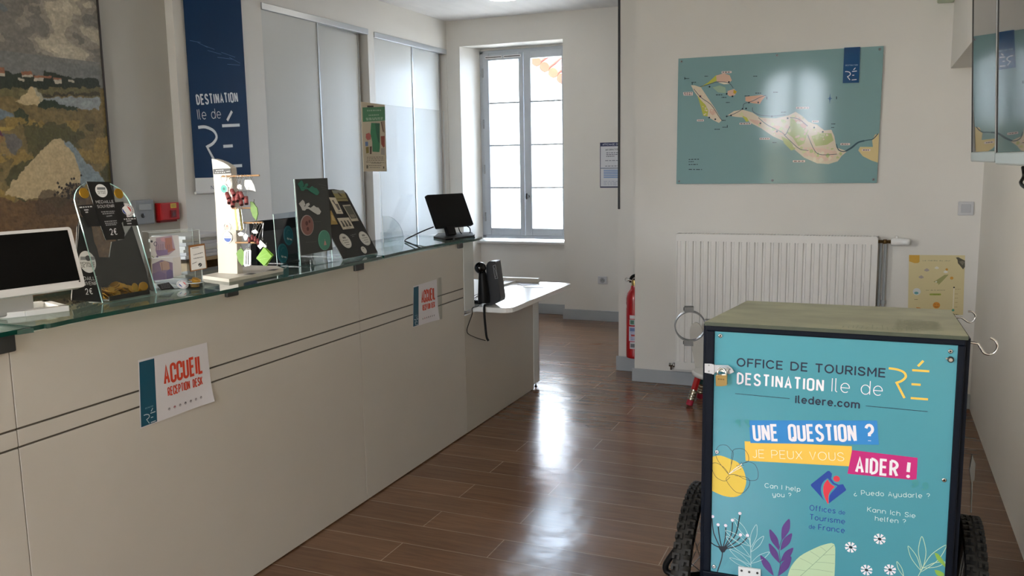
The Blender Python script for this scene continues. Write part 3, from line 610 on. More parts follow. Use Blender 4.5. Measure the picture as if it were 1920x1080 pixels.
mp([(-.427,1.5666),(-.327,1.5644),(-.2439,1.5368),(-.2667,1.4855),(-.358,1.4957),(-.4089,1.5227)], 'e2c6b4')
mp([(-.6348,1.712),(-.5746,1.7014),(-.5391,1.6479),(-.5989,1.6495)], 'e0bfa6')
mp([(-.0049,1.6417),(-.0267,1.6339),(-.0412,1.6005),(-.0357,1.5623),(-.1074,1.5639),(-.1162,1.5428),(-.0893,1.5082),(-.0404,1.4818),(-.0042,1.4685)], 'd9c592')
rm_ = random.Random(21); A.up(); d_ = A.d
def mottled(polyg, n, cols, r0, r1):
    xs = [p[0] for p in polyg]; zs = [p[1] for p in polyg]
    ins = lambda x, z: sum(((polyg[k][1] > z) != (polyg[k-1][1] > z)) and x < (polyg[k-1][0]-polyg[k][0])*(z-polyg[k][1])/(polyg[k-1][1]-polyg[k][1])+polyg[k][0] for k in range(len(polyg))) % 2
    while n > 0:
        x, z = rm_.uniform(min(xs), max(xs)), rm_.uniform(min(zs), max(zs)); r_ = rm_.uniform(r0, r1)
        if not all(ins(x+r_*1.2*math.cos(a), z+r_*1.2*math.sin(a)) for a in (0, 1.6, 3.1, 4.7)): continue
        n -= 1; A.poly([(x+r_*rm_.uniform(.5, 1.2)*math.cos(k*PI/4), z+r_*rm_.uniform(.5, 1.2)*math.sin(k*PI/4)) for k in range(8)], rm_.choice(cols))
mottled([(-.8945,1.7782),(-.8551,1.8035),(-.8023,1.8103),(-.7406,1.7904),(-.6964,1.758),(-.6015,1.7503),(-.5254,1.7651),(-.4838,1.7852),(-.4496,1.7624),(-.4067,1.7221),(-.3563,1.7032),(-.3139,1.6675),(-.273,1.6706),(-.2553,1.6316),(-.2407,1.5626),(-.1789,1.5398),(-.2104,1.5104),(-.2297,1.4806),(-.2824,1.4641),(-.3488,1.4694),(-.4251,1.5055),(-.477,1.5502),(-.5379,1.6041),(-.6158,1.6412),(-.6862,1.6916),(-.7479,1.7244),(-.7925,1.7613),(-.8455,1.7676)], 95, ['e3d9c2', 'c6cb94', 'ddc4b2', 'd5d3a8', 'e0cfbb', 'bcc58c'], .004, .016)
mottled([(-1.128,1.9757),(-1.1051,1.9746),(-1.0639,1.9592),(-1.0083,1.8763),(-.9714,1.8212),(-.9297,1.7482),(-.9474,1.7327),(-.9883,1.7547),(-1.0203,1.7764),(-1.0477,1.7837),(-1.0622,1.8427),(-1.0859,1.9065),(-1.1092,1.9389)], 16, ['e3d9c2', 'd5d3a8', 'ddc4b2'], .003, .007)
for r_ in ([(-1.1094,1.9524),(-1.063,1.8965),(-.9989,1.8491),(-.9527,1.7803),(-.9298,1.75)], [(-1.0685,1.9639),(-1.0189,1.9748),(-.9564,1.9895),(-.8894,1.9773),(-.8623,1.9452)], [(-.9033,1.7714),(-.8547,1.7857),(-.8024,1.8147),(-.7943,1.8453),(-.7422,1.8607),(-.6993,1.8808),(-.6608,1.8922)], [(-.7413,1.8212),(-.7364,1.7946),(-.6881,1.7709),(-.6104,1.7637),(-.5424,1.77)], [(-.5476,1.6481),(-.5039,1.6033),(-.4519,1.5584),(-.4013,1.5487)], [(-.4084,1.6443),(-.3948,1.6093),(-.3594,1.5391),(-.3173,1.521),(-.2353,1.5238)], [(-.7051,1.7583),(-.6521,1.7126),(-.5651,1.6661),(-.5391,1.6479),(-.5151,1.6995)], [(-.5166,1.7517),(-.4657,1.7413),(-.41,1.6963)]): A.line(smooth(r_, 3), .0035, '55616a')
A.line(smooth([(-.2415,1.5841),(-.228,1.5494),(-.1951,1.5384),(-.1553,1.5564),(-.1164,1.5896),(-.069,1.6029),(-.0375,1.6089),(-.0104,1.6402)], 4), .005, '3f5c66'); A.line(smooth([(-.187,1.54),(-.1555,1.5607),(-.1204,1.5897),(-.0848,1.5999)], 4), .009, '3f5c66')
for c_ in [(-1.0097,1.9611),(-.8896,1.9844),(-.9015,1.9117),(-.8657,1.8951),(-1.0677,1.9039),(-.9703,1.7567),(-1.0084,1.7688),(-.8024,1.8147),(-.7805,1.8165),(-.8989,1.7721),(-.8723,1.7774),(-.7638,1.8528),(-.7073,1.8505),(-.5908,1.6695),(-.6232,1.7624),(-.3723,1.6865),(-.3219,1.6592),(-.5291,1.7478),(-.6912,1.7226)]: A.disc(c_, .0055, '2f3e48', 10)
def mlab(a, c, h, bg_=None):
    if bg_: A.line([(a[0]-.005, a[1]), (c[0]+.005, c[1])], h*2.6, bg_)
    A.wtext(a, c, h, '20262c', 3)
for a_, c_ in zip([(-.9306,2.0464),(-1.1715,1.9283),(-1.1686,1.9192),(-1.081,1.7533),(-.8137,1.7239),(-.689,1.6272),(-.4853,1.4846),(-.4761,1.8082),(-.2129,1.5825),(-.0907,1.5448),(-.3818,1.723)], [(-.8792,2.0445),(-1.12,1.9278),(-1.1199,1.917),(-1.0472,1.7522),(-.7539,1.7229),(-.637,1.6259),(-.4245,1.4837),(-.4109,1.8057),(-.17,1.5815),(-.054,1.5441),(-.3528,1.722)]): mlab(a_, c_, .0045, 'e9d9d2')
for a_, c_ in zip([(-1.167,2.0198),(-1.1236,1.9934),(-1.0423,2.0276),(-.7413,2.0118),(-.9684,1.9085),(-.9323,1.8909),(-.7259,1.9082),(-.7909,1.8935),(-.905,1.8587),(-.6184,1.9085),(-.9737,1.694),(-.9245,1.7051),(-.5683,1.7849),(-.2742,1.7049),(-.2735,1.6835),(-.9297,1.7482),(-.6148,1.6016),(-1.1357,1.506),(-1.1355,1.4912),(-1.1353,1.4738),(-1.1348,1.4425)], [(-1.1395,2.0184),(-1.0935,1.9928),(-1.0198,2.0264),(-.7153,2.0105),(-.9281,1.9067),(-.9011,1.8895),(-.6913,1.9066),(-.7603,1.8931),(-.8809,1.8577),(-.5903,1.9072),(-.9404,1.693),(-.8976,1.7043),(-.5386,1.7855),(-.2513,1.7041),(-.2571,1.683),(-.9056,1.7474),(-.5908,1.601),(-1.0646,1.5066),(-1.1031,1.4917),(-1.077,1.4739),(-1.0489,1.4405)]): mlab(a_, c_, .0042)
for c_ in [(-1.1671,2.0207),(-1.119,1.9869),(-.8941,1.7095),(-.6561,1.8754),(-.2502,1.8588)]: A.line([(c_[0], c_[1]-.008), (c_[0], c_[1]+.008)], .004, '24303a')
for k in range(8):
    c_ = [(-.2875,1.8561)][0]; an = k*PI/4; ln = .022 if k % 4 == 2 else .016 if k % 2 == 0 else .008
    A.poly([(c_[0]+ln*math.cos(an), c_[1]+ln*1.5*math.sin(an)), (c_[0]+.003*math.cos(an+1.2), c_[1]+.003*math.sin(an+1.2)), (c_[0]+.003*math.cos(an-1.2), c_[1]+.003*math.sin(an-1.2))], '2c5a86')
A.poly([(-.2171,2.1504),(-.1281,2.1496),(-.1281,1.9422),(-.2185,1.9441)], '124a7a')
A.text('DESTINATION', [(-.2068,2.0432)][0], [(-.139,2.0418)][0], .0075, '8fb0c8', .2, True)
mosaic_logo(A, [(-.2072,2.0106),(-.1944,2.0099),(-.177,1.994),(-.1933,1.9806),(-.1782,1.9606),(-.1604,2.0181),(-.1505,2.03),(-.168,2.0093),(-.1418,2.0104),(-.1664,1.9867),(-.1553,1.987),(-.1686,1.9601),(-.1416,1.9612)], .0045, 'dfe6ec')
b.build('board', t_)
for c_ in [(-1.1904,2.1276),(-.603,2.13),(-.0209,2.1296),(-.0256,1.3691),(-1.1974,1.3663),(-.6106,1.3684)]:
    s = MB(); s.lathe(at(F, c_[0], c_[1], .0005), (0,-1,0), [(.0075,0),(.0075,.002),(.004,.004)], steel, 12); s.lathe(at(F, c_[0], c_[1], .0045), (0,-1,0), [(.003,0),(.003,.0005)], dgrey, 8); s.build('screw', t_)

# radiator
RY = 5.60
(xl, zt), (xr, _), (_, zb) = [(-1.195,1.0307),(.016,1.0343),(-1.1995,.1286)]
t_ = empty('radiator', ((xl+xr)/2, 5.64, zb), 'white steel panel radiator on the wall below the map', 'radiator')
rm = mat('radiator_enamel', 'e3e1dd', .28)
b = MB(); n = 24; pts = [(xl, RY+.012)]
w_ = (xr-xl-.05)/n; x = xl+.025
for k in range(n): pts += [(x+.002, RY+.012), (x+.006, RY+.001), (x+w_-.014, RY+.001), (x+w_-.010, RY+.012)]; x += w_
pts += [(xr, RY+.012), (xr, RY+.022), (xl, RY+.022)]
b.prism(FZ(0), pts, zb+.05, zt-.045, rm)
b.box((xl, RY+.002, zt-.048), (xr, RY+.024, zt-.006), rm); b.box((xl, RY+.002, zb), (xr, RY+.024, zb+.052), rm); b.box((xl+.004, RY+.07, zb), (xr-.004, RY+.088, zt-.006), rm)
b.build('panel', t_)
b = MB(); b.box((xr-.006, RY+.004, zb+.004), (xr, RY+.085, zt), rm); b.build('side_cover', t_)
b = MB(); b.box((xl, RY+.004, zb+.004), (xl+.006, RY+.085, zt), rm); b.build('side_cover', t_)
b = MB()
b.box((xl, RY+.004, zt-.006), (xr, RY+.010, zt), rm); b.box((xl, RY+.080, zt-.006), (xr, RY+.086, zt), rm)
k = xl+.01
while k < xr-.012: b.box((k, RY+.010, zt-.004), (k+.009, RY+.080, zt-.001), rm); k += .018
b.build('top_grille', t_)
va = [(.0204,.9989),(.0907,1.0035),(.114,1.004),(.1835,1.0053)]
b = MB(); zv = va[0][1]
b.lathe((xr-.002, 5.645, zv), (1,0,0), [(.010,0),(.010,.03),(.014,.03),(.014,.05),(.011,.05),(.011,.075)], mat('aged_brass', '6b5637', .35, 1), 14); b.build('valve', t_)
b = MB(); x0 = xr+.07; b.lathe((x0, 5.645, zv), (1,0,0), [(.016,0),(.022,.004),(.024,.02),(.022,.055),(.020,.075),(.021,.076),(.021,.098),(.012,.104)], whiteg, 18); b.tube([(x0+.03,5.645,zv+.02),(x0+.03,5.645,zv+.035)], .008, whiteg); part(b.build('thermostat_head', t_), 'white thermostatic head')
pipem = mat('painted_pipe', 'a9aeb0', .4)
for dx, r_ in ((.018, .0065), (.043, .0085)):
    b = MB(); b.tube([(xr+dx, 5.66, .02), (xr+dx, 5.66, zv-.02), (xr+dx, 5.645, zv)], r_, pipem, 10); b.lathe((xr+dx, 5.66, .62), (0,0,1), [(r_*1.6,0),(r_*1.6,.02)], pipem, 10); b.box((xr+dx-.004, 5.66, .625), (xr+dx+.004, 5.6992, .633), pipem); b.build('pipe', t_)
b = MB(); vb = [(-1.2299,.1463)][0]; b.lathe((xl+.01, 5.645, vb[1]), (-1,0,0), [(.011,0),(.011,.018),(.016,.018),(.016,.032),(.010,.034),(.010,.05),(.013,.05),(.013,.058)], chrome, 14); b.tube([(vb[0],5.645,vb[1]),(vb[0],5.645,vb[1]-.03),(vb[0],5.69,vb[1]-.035)], .007, chrome); b.build('return_valve', t_)
for sx_ in (xl+.15, xr-.15):
    b = MB(); b.box((sx_-.015, RY+.088, zb+.1), (sx_+.015, 5.6992, zt-.08), steel); b.build('wall_bracket', t_)

# weather poster
PYF = 5.697; F = FY(PYF)
t_ = MB(); t_.prism(F, [(.1899,.9167),(.4895,.9222),(.4974,.5672),(.2001,.5515)], -.002, 0, mat('poster_yellow_paper', 'd3c596', .55)); A = Art(t_, F)
cc = lambda *a: a
A.poly([(.1912,.9163),(.2476,.9169),(.2494,.8773),(.2425,.8699),(.2224,.8684),(.1928,.8788)], 'c79a2c')
A.text('La météo du jour', [(.2669,.8822)][0], [(.4146,.8855)][0], .0062, '5c7060', .17)
A.text('jour de la semaine', [(.2912,.7051)][0], [(.3938,.7094)][0], .0048, '3c3a30', .17)
A.poly([(.442,.9078),(.4544,.9104),(.4903,.8916),(.4923,.8544),(.4834,.8388),(.4687,.8581),(.4542,.8752),(.4513,.8949)], '54503f'); A.poly([(.4596,.8842),(.472,.8714),(.4802,.8628),(.4888,.8828),(.4788,.8891)], '7a7260')
def cloud(pts, col):
    for c_, r_ in pts: A.disc(c_, r_, col)
def blob(c_, s, col):
    for dx, dy, r_ in ((-.6,0,.45),(0,.25,.6),(.6,0,.45),(0,-.1,.55)): A.disc((c_[0]+dx*s, c_[1]+dy*s), r_*s, col, 14)
for c_ in [(.2906,.8281),(.2625,.7847)]: blob(c_, .013, 'a79a93')
for c_ in [(.3437,.8432),(.3923,.8203)]: blob(c_, .011, 'dcd8cc')
c_ = [(.3974,.836)][0]; A.disc(c_, .007, 'c98f2d'); c_ = [(.3922,.8212)][0]; blob(c_, .010, 'e0ddd4')
c_ = [(.4263,.7852)][0]; A.disc(c_, .009, 'cf9634')
A.poly([(.3298,.7603),(.3453,.7698),(.3872,.8033),(.4095,.8059),(.3717,.7575),(.3555,.739),(.3582,.7489),(.346,.7538)], '9d9a62'); A.disc([(.3445,.76)][0], .005, 'd9d5c2')
c_ = [(.2424,.6963)][0]; A.disc(c_, .0215, 'd5d6d4'); A.disc((c_[0]-.002, c_[1]-.008), .0115, '5f9a9c', 18, .008)
A.line([(.3175,.6829),(.3692,.6851)], .011, '96a03c', True); A.text('Mardi', [(.3348,.6809)][0], [(.3634,.6822)][0], .0042, '2c2f18', .2)
c_ = [(.3529,.6189)][0]; A.disc(c_, .0195, 'd48b28')
for s in (-1, 1): A.line(arc(c_[0]+s*.0075, c_[1]+.003, .003, .003, 20, 160, 6), .0016, '5c3410')
A.line(arc(c_[0], c_[1]-.003, .009, .008, 200, 340, 8), .0022, '5c3410')
A.line([(.4414,.7269),(.4425,.6045)], .006, 'e2d9c2'); A.disc([(.4412,.73)][0], .0045, '33301f'); A.disc([(.443,.5934)][0], .0075, '4c9a86')
for a_, d_ in zip([(.4484,.7196),(.4479,.6916),(.4492,.6664),(.4505,.6406),(.4499,.6129)], [(.4758,.7208),(.4635,.6923),(.4648,.6671),(.4661,.6413),(.4656,.6137)]): A.wtext(a_, d_, .003, 'a38c62', 2)
A.poly([(.2427,.6014),(.263,.6001),(.2755,.5917),(.2637,.5857),(.2514,.5882)], 'c9812d'); A.wtext([(.2324,.6484)][0], [(.2518,.6493)][0], .003, '6a5a3a', 2); A.wtext([(.4482,.5691)][0], [(.4737,.5695)][0], .004, '6a6a4a', 2)
tag(t_.build('weather_poster', loc=(.34, PYF, .55)), 'yellow weather poster with a smiling sun, on the wall right of the radiator', 'poster')

# light switch
(a, z1), (c, z0) = [(.4382,1.2368),(.5197,1.1567)]; F = FY(5.70)
t_ = empty('light_switch', ((a+c)/2, 5.70, z0), 'white square light switch on the wall near the right corner', 'switch')
b = MB(); b.obox(F, (a, z0, 0), (c, z1, .012), mat('switch_plastic', 'c4c5c8', .3)); b.build('plate', t_, bev=.003)
b = MB(); b.obox(F, (a+.016, z0+.016, .012), (c-.016, z1-.016, .017), mat('switch_rocker', 'b2b4ba', .3)); b.build('rocker', t_, bev=.002)
# small green light on the beam
(a, z1), (c, z0) = [(5.3943,2.3317),(4.4869,2.1616)]
b = MB(); e0 = [(.3645,2.3729),(.436,2.3379)]
b.box((.27, 5.52, 2.365), (.362, 5.70, 2.44), mat('emergency_light_lens', 'a9bd97', .3)); tag(b.build('emergency_light', loc=(.32, 5.61, 2.365), bev=.012), 'small pale green emergency light box at the top of the beam', 'light')

# ---- glossy wall displays hanging off the right wall
FD = FT(.25, 2.27, 1.6, 180, -2.6)
lb, mb_, rb = [(-.664,-.1172),(-.0721,-.1208),(.356,-.1237)]
v0 = lb[1]; uw = mb_[0]-lb[0]-.004
scr = mat('screen_glass', '08090a', .015)
for k in range(2):
    u0 = lb[0]+k*(uw+.006); v_ = v0-(.004 if k else 0); ctr = at(FD, u0+uw/2, v_)
    t_ = empty('wall_display', ctr, ['upright glossy black display nearest the map, its screen mirroring the map', 'upright glossy black display at the right edge of the picture'][k], 'screen', 'wall displays on the right wall')
    b = MB(); b.obox(FD, (u0, v_, -.045), (u0+uw, v_+1.05, -.004), mat('display_shell', '9ba3a6', .3, .5)); b.obox(FD, (u0, v_, -.006), (u0+.008, v_+1.05, .002), black); b.obox(FD, (u0, v_, -.006), (u0+uw, v_+.028, .003), MATS['display_shell']); b.obox(FD, (u0+uw-.008, v_, -.006), (u0+uw, v_+1.05, .003), chrome); b.build('housing', t_, bev=.004)
    b = MB(); b.obox(FD, (u0+.008, v_+.028, -.004), (u0+uw-.008, v_+1.042, 0), scr); b.build('screen_panel', t_)
    b = MB(); c0 = at(FD, u0+uw/2, v_+.35, -.045); b.box((c0.x-.005, c0.y-.12, c0.z), (.56, c0.y-.09, c0.z+.03), black); b.box((c0.x-.005, c0.y+.09, c0.z), (.56, c0.y+.12, c0.z+.03), black); b.box((.545, c0.y-.16, c0.z-.1), (.56, c0.y+.16, c0.z+.13), black); b.build('wall_bracket', t_)
b = MB(); kp = [(2.2621,1.4722),(2.2381,1.4536),(2.2785,1.4371),(2.1965,1.4289),(2.1211,1.4391),(2.1123,1.4671)]
b.tube(smooth([(.30, y, z) for y, z in [(k[0], k[1]) for k in kp]], 4), .004, black); tag(b.build('display_cable', loc=(.30, kp[0][0], kp[0][1])), 'black cable loop hanging below the right display', 'cable')

# ================================================================== corner: extinguisher, notice, socket
ex, ey = -1.552, 5.905; z0 = .115
t_ = empty('fire_extinguisher', (ex, ey, z0), 'red fire extinguisher on the wall, half hidden by the corner left of the radiator', 'extinguisher')
rede = mat('extinguisher_red', 'b3121c', .22, coat=.4)
b = MB(); b.lathe((ex, ey, z0), (0,0,1), [(.04,0),(.055,.006),(.057,.02),(.057,.43),(.050,.465),(.032,.49),(.027,.50),(.024,.52)], rede, 28)
A = None
def wrap(z_0, z_1, a0, a1, col, r_=.0574):
    n = 8; P = [(ex+r_*math.cos(math.radians(a0+(a1-a0)*i/n)), ey+r_*math.sin(math.radians(a0+(a1-a0)*i/n))) for i in range(n+1)]
    b.add([(x, y, z_0) for x, y in P]+[(x, y, z_1) for x, y in P], [(i, i+1, n+2+i, n+1+i) for i in range(n)], ink(col), True)
wrap(z0+.29, z0+.315, 250, 330, 'd9d6d8'); wrap(z0+.245, z0+.285, 248, 330, 'b9c4c0'); wrap(z0+.13, z0+.235, 245, 335, 'c9c4d6'); wrap(z0+.075, z0+.125, 252, 330, 'cfc9cf'); wrap(z0+.36, z0+.40, 182, 215, '4b4a46'); wrap(z0+.362, z0+.385, 192, 215, 'd7d5cf', .0577)
for k in range(6): wrap(z0+.14+k*.012, z0+.145+k*.012, 258, 300, '7a86b0', .0577)
wrap(z0+.20, z0+.225, 252, 300, '6f7fae', .0577); wrap(z0+.165, z0+.178, 262, 290, 'c05048', .0578); wrap(z0+.085, z0+.112, 258, 300, '6a6a70', .0577); wrap(z0+.252, z0+.28, 256, 282, '4d7a68', .0577)
b.build('cylinder', t_)
b = MB(); b.lathe((ex, ey, z0+.515), (0,0,1), [(.02,0),(.022,.03),(.018,.045)], brass, 14); b.tube([(ex-.005,ey,z0+.55),(ex-.045,ey-.01,z0+.56)], .008, chrome); b.torus((ex-.052, ey-.012, z0+.56), (0,1,0), .013, .0025, chrome); part(b.build('valve', t_), 'metal valve with pull ring')
b = MB(); b.tube(smooth([(ex-.028,ey,z0+.54),(ex-.022,ey,z0+.575),(ex+.01,ey,z0+.592),(ex+.06,ey,z0+.585)], 4), .011, black); b.tube([(ex-.005,ey-.004,z0+.56),(ex+.075,ey-.01,z0+.565)], .008, black); part(b.build('handle', t_), 'black carrying handle')
b = MB(); b.box((ex-.02, ey+.05, z0+.32), (ex+.02, 5.97, z0+.38), dgrey); b.build('wall_bracket', t_)

F = FY(7.816)
b = MB(); (a, z1), (c, z0) = [(-2.3861,1.676),(-2.1904,1.2614)]; c = a+.30
b.obox(F, (a, z0, -.004), (c, z1, 0), mat('notice_paper', 'd2d4da', .4)); A = Art(b, F)
A.poly([(a, z1-.035), (c, z1-.035), (c, z1), (a, z1)], '1f2a55'); A.poly([(a, z0), (c, z0), (c, z0+.012), (a, z0+.012)], '2a3054'); A.line([(a+.003, z0), (a+.003, z1)], .006, '2a3054')
A.text('AFFICHAGE OBLIGATOIRE', (a+.025, z1-.025), (c-.008, z1-.025), .016, 'c8cddd', .15)
A.text('INFORMATIONS', (a+.055, z1-.075), (a+.19, z1-.07), .014, '39404e', .15)
for k in range(3): A.wtext((a+.06, z1-.095-k*.016), (a+.2-k*.03, z1-.094-k*.016), .006, '555b68', 5)
for dz in (.165, .215): A.wtext((a+.05, z1-dz), (a+.2, z1-dz), .006, '6b7080', 5)
A.poly([(a, z1-.238), (c, z1-.238), (c, z1-.232), (a, z1-.232)], '4c6078')
for k in range(5): A.line([(a+.035, z1-.255-k*.016), (c-.01, z1-.255-k*.016)], .010, '7d9cc9')
for k in range(3): A.wtext((a+.035, z1-.355-k*.016), (a+.22, z1-.355-k*.016), .005, '9aa4b8', 5)
tag(b.build('wall_notice', loc=((a+c)/2, 7.816, z0)), 'framed paper notice with a dark blue heading on the back wall', 'notice')
(a, z1), (c, z0) = [(-2.4075,.4293),(-2.3186,.3563)]; F = FY(7.82)
t_ = empty('wall_socket', ((a+c)/2, 7.82, z0), 'white square power socket low on the back wall', 'socket')
b = MB(); b.obox(F, (a, z0, 0), (c, z1, .012), MATS['switch_plastic']); b.build('plate', t_, bev=.003)
b = MB(); cx, cz = (a+c)/2, (z0+z1)/2; b.torus((cx, 7.807, cz), (0,1,0), .021, .003, grey, 20); b.lathe((cx, 7.8075, cz), (0,-1,0), [(.018,0),(.018,.001)], mat('socket_well', '9a9ca0', .4), 18)
b.lathe((cx, 7.8065, cz+.009), (0,-1,0), [(.004,0),(.004,.012)], chrome, 8)
for s in (-1, 1): b.lathe((cx+s*.009, 7.8064, cz-.003), (0,-1,0), [(.003,0),(.003,.0005)], black, 8)
b.build('outlet', t_)

# ================================================================== pencil chair beside the radiator
sy = 5.28; sc = [(-1.0175,.209)][0]; sz = sc[1]
t_ = empty('pencil_chair', (sc[0]+.15, sy, 0), "small child's chair with red and teal pencil legs, behind the turquoise trailer box", 'chair')
b = MB(); cx = sc[0]+.16
b.lathe((cx, sy, sz-.022), (0,0,1), [(.150,0),(.16,.006),(.16,.024),(.15,.03)], white, 36); b.build('seat', t_)
b = MB(); bp = [(-1.0056,.2132),(-1.0129,.2474),(-1.0239,.3091),(-1.0383,.3773),(-1.0444,.4322),(-1.0415,.4668),(-1.0317,.4894),(-1.0163,.5013),(-.9996,.5022),(-.9826,.4874),(-.9667,.4575),(-.9548,.4171)]
bp = bp+[(bp[-1][0]+.08, bp[-1][1]-.02), (bp[-1][0]+.10, sz+.01)]
b.prism(FY(5.32), smooth(bp, 3), -.015, 0, mat('pale_grey_board', 'bdbab2', .45)); b.build('backrest', t_, bev=.003)
redp = mat('pencil_red', 'b01c1e', .3); tealp = mat('pencil_teal', '1f5a60', .3); fer = mat('pencil_ferrule', 'b8b2a2', .25, 1); era = mat('eraser_red', '9d1c36', .6)
def pencil(foot, top, m, r_=.021):
    f, tp = V(*foot), V(*top); d = tp-f; L = d.length; d.normalize()
    b = MB(); b.lathe(f, d, [(r_*1.0,.10),(r_*1.0,L)], m, 6, False); o = b.build('leg', t_)
    b = MB(); b.lathe(f, d, [(r_*1.02,.034),(r_*1.08,.037),(r_*1.08,.05),(r_*1.0,.052),(r_*1.08,.055),(r_*1.08,.066),(r_*1.0,.068),(r_*1.08,.071),(r_*1.08,.088),(r_*1.0,.09),(r_*1.06,.093),(r_*1.06,.10)], fer, 16); part(b.build('ferrule', o), 'ribbed metal ferrule')
    b = MB(); b.lathe(f, d, [(r_*.9,0),(r_*1.02,.006),(r_*1.02,.034)], era, 16); part(b.build('eraser', o), 'dark red eraser foot')
f0 = [(-1.0193,5.2027)][0]; f1 = [(-.9899,5.3951)][0]
pencil((f0[0], f0[1], .004), (f0[0]+.045, f0[1]+.06, sz-.02), redp)
pencil((f1[0], f1[1], .004), (f1[0]+.03, f1[1]-.02, sz-.02), tealp)
pencil((cx+.14, sy-.1, .004), (cx+.08, sy-.05, sz-.02), redp); pencil((cx+.15, sy+.1, .004), (cx+.09, sy+.05, sz-.02), tealp)

# ================================================================== the turquoise trailer box
BY = 2.2
TR = empty('cargo_trailer', (-.09, 2.5, 0), 'turquoise tourist office trailer box on two knobbly bicycle wheels', 'trailer')
navy = mat('navy_frame_paint', '060e1c', .5, spec=.15, noise=.05, nscale=20); nsteel = mat('dark_green_side', '3d4a3e', .5, noise=.15, nscale=8)
F = FY(BY)
TL, TRr, PTL, PTR, PBR, PBL = [(-.3903,1.0862),(.2017,1.0864),(-.3669,1.0676),(.183,1.0671),(.1891,.5093),(-.371,.4175)]
x0, x1, zt = (TL[0]+(-.389))/2, TRr[0], (TL[1]+TRr[1])/2-.004
zb = .30; yb = 2.86; zk = 1.036
xb0, xb1 = -.373, .212
pz0 = min(PBR[1], PBL[1]); px0 = (PTL[0]+PBL[0])/2; px1 = (PTR[0]+PBR[0])/2; pz1 = (PTL[1]+PTR[1])/2
b = MB(); b.box((x0, BY, pz1), (x1, BY+.03, zt), navy); b.box((x0, BY, zb), (x1, BY+.03, pz0), navy); b.box((x0, BY, pz0), (px0, BY+.03, pz1), navy); b.box((px1, BY, pz0), (x1, BY+.03, pz1), navy)
b.build('front_frame', TR, bev=.003)
b = MB(); wl = [(x0, BY+.03), (x1, BY+.03), (xb1, yb), (xb0, yb)]
def sidepanel(p, q, m):
    (xa, ya), (xc, yc) = p, q; za = zt-(ya-BY)/(yb-BY)*(zt-zk); zc = zt-(yc-BY)/(yb-BY)*(zt-zk); d = V(xc-xa, yc-ya, 0).normalized(); n = V(d.y, -d.x, 0)*.012
    P = [V(xa,ya,zb), V(xc,yc,zb), V(xc,yc,zc), V(xa,ya,za)]
    b.add(P+[v-n for v in P], [(0,1,2,3),(7,6,5,4),(0,4,5,1),(1,5,6,2),(2,6,7,3),(3,7,4,0)], m)
sidepanel((x0, BY+.03), (xb0, yb), navy); sidepanel((xb1, yb), (x1, BY+.03), navy); sidepanel((xb0, yb), (xb1, yb), navy)
b.add([V(*p, zb+.01) for p in wl], [(0,1,2,3)], navy)
b.build('body', TR)
b = MB(); e = .004
T = [V(x0-e, BY-e, zt), V(x1+e, BY-e, zt), V(xb1+e, yb+e, zk), V(xb0-e, yb+e, zk)]
lidm = mat('weathered_olive_top', 'abac90', .42, noise=.22, nscale=7, stretch=(1, 1, 1)); U = V(0, 0, .009)
b.add(T+[v+U for v in T], [(3,2,1,0),(4,5,6,7)], lidm); b.add(T+[v+U for v in T], [(0,1,5,4),(1,2,6,5),(2,3,7,6),(3,0,4,7)], mat('lid_edge', '3d4538', .5))
uu = (T[1]-T[0]).normalized(); vv = (T[3]-T[0]).normalized(); nn = uu.cross(vv); vv = nn.cross(uu)
FL = (T[0]+U, uu, vv, nn); A = Art(b, FL, .0003)
for k in range(9): A.wtext((.44+.002*k, .08+k*.026), (.555, .085+k*.026), .009, '9aa084', 4)
for k in range(16): A.line([(.33+k*.011+random.uniform(-.004,.004), .03), (.33+k*.011, .09+random.uniform(-.03,.05))], .0025, '9aa084')
part(b.build('lid', TR), 'sloping weathered olive lid')
# printed door panel
teal = mat('panel_turquoise', '4b96a9', .22)
b = MB(); FP = FY(BY+.006)
b.prism(FP, [(px0, pz0), (px1, pz0), (px1, pz1), (px0, pz1)], -.012, 0, teal)
A = Art(b, FP, .0003, .00002)
navyi, whi, yel, mag = '10203c', 'e8e6f2', 'eec352', 'c01f7a'
A.text('OFFICE DE TOURISME', [(-.3112,.9809)][0], [(.0335,.9801)][0], .0193, navyi, .19, rnd=True)
A.text('DESTINATION', [(-.3092,.9347)][0], [(-.1047,.9334)][0], .0275, whi, .175, True)
A.text('Ile de', [(-.0834,.9342)][0], [(.03,.9335)][0], .033, whi, .055)
mosaic_logo(A, [(.0418,1.0019),(.0595,1.0005),(.0796,.9845),(.0603,.9681),(.0791,.9323),(.1045,1.0117),(.1155,1.0257),(.0926,1.0013),(.1292,1.0014),(.0926,.9673),(.1124,.9676),(.0925,.9335),(.1297,.9338)], .0052, yel)
A.text('iledere.com', [(-.1665,.8983)][0], [(-.0202,.8983)][0], .0172, navyi, .2, rnd=True)
for l_ in ([(-.3152,.908),(-.1815,.907)], [(-.0052,.9052),(.1302,.904)]): A.line(l_, .0013, navyi)
def quote(c_, tail, r_):
    A.disc(c_, r_, '3c8f98', 16); A.line(smooth([(c_[0]+r_*.55, c_[1]-r_*.1), (c_[0]+r_*.5, c_[1]-r_*.9), tail], 4), r_*.8, '3c8f98')
for c_, tl in zip([(-.3064,.8344),(-.2838,.8375)], [(-.3004,.8217),(-.278,.8229)]): quote(c_, tl, .0064)
A.reset()
A.poly([(-.2887,.7845),(-.0329,.8004),(-.0304,.7491),(-.2851,.7329)], yel)
A.poly([(-.2792,.8407),(.0214,.871),(.028,.811),(-.2742,.7812)], '2b85d0')
A.poly([(-.0319,.7906),(.1141,.7886),(.1141,.7328),(-.0403,.7293)], mag)
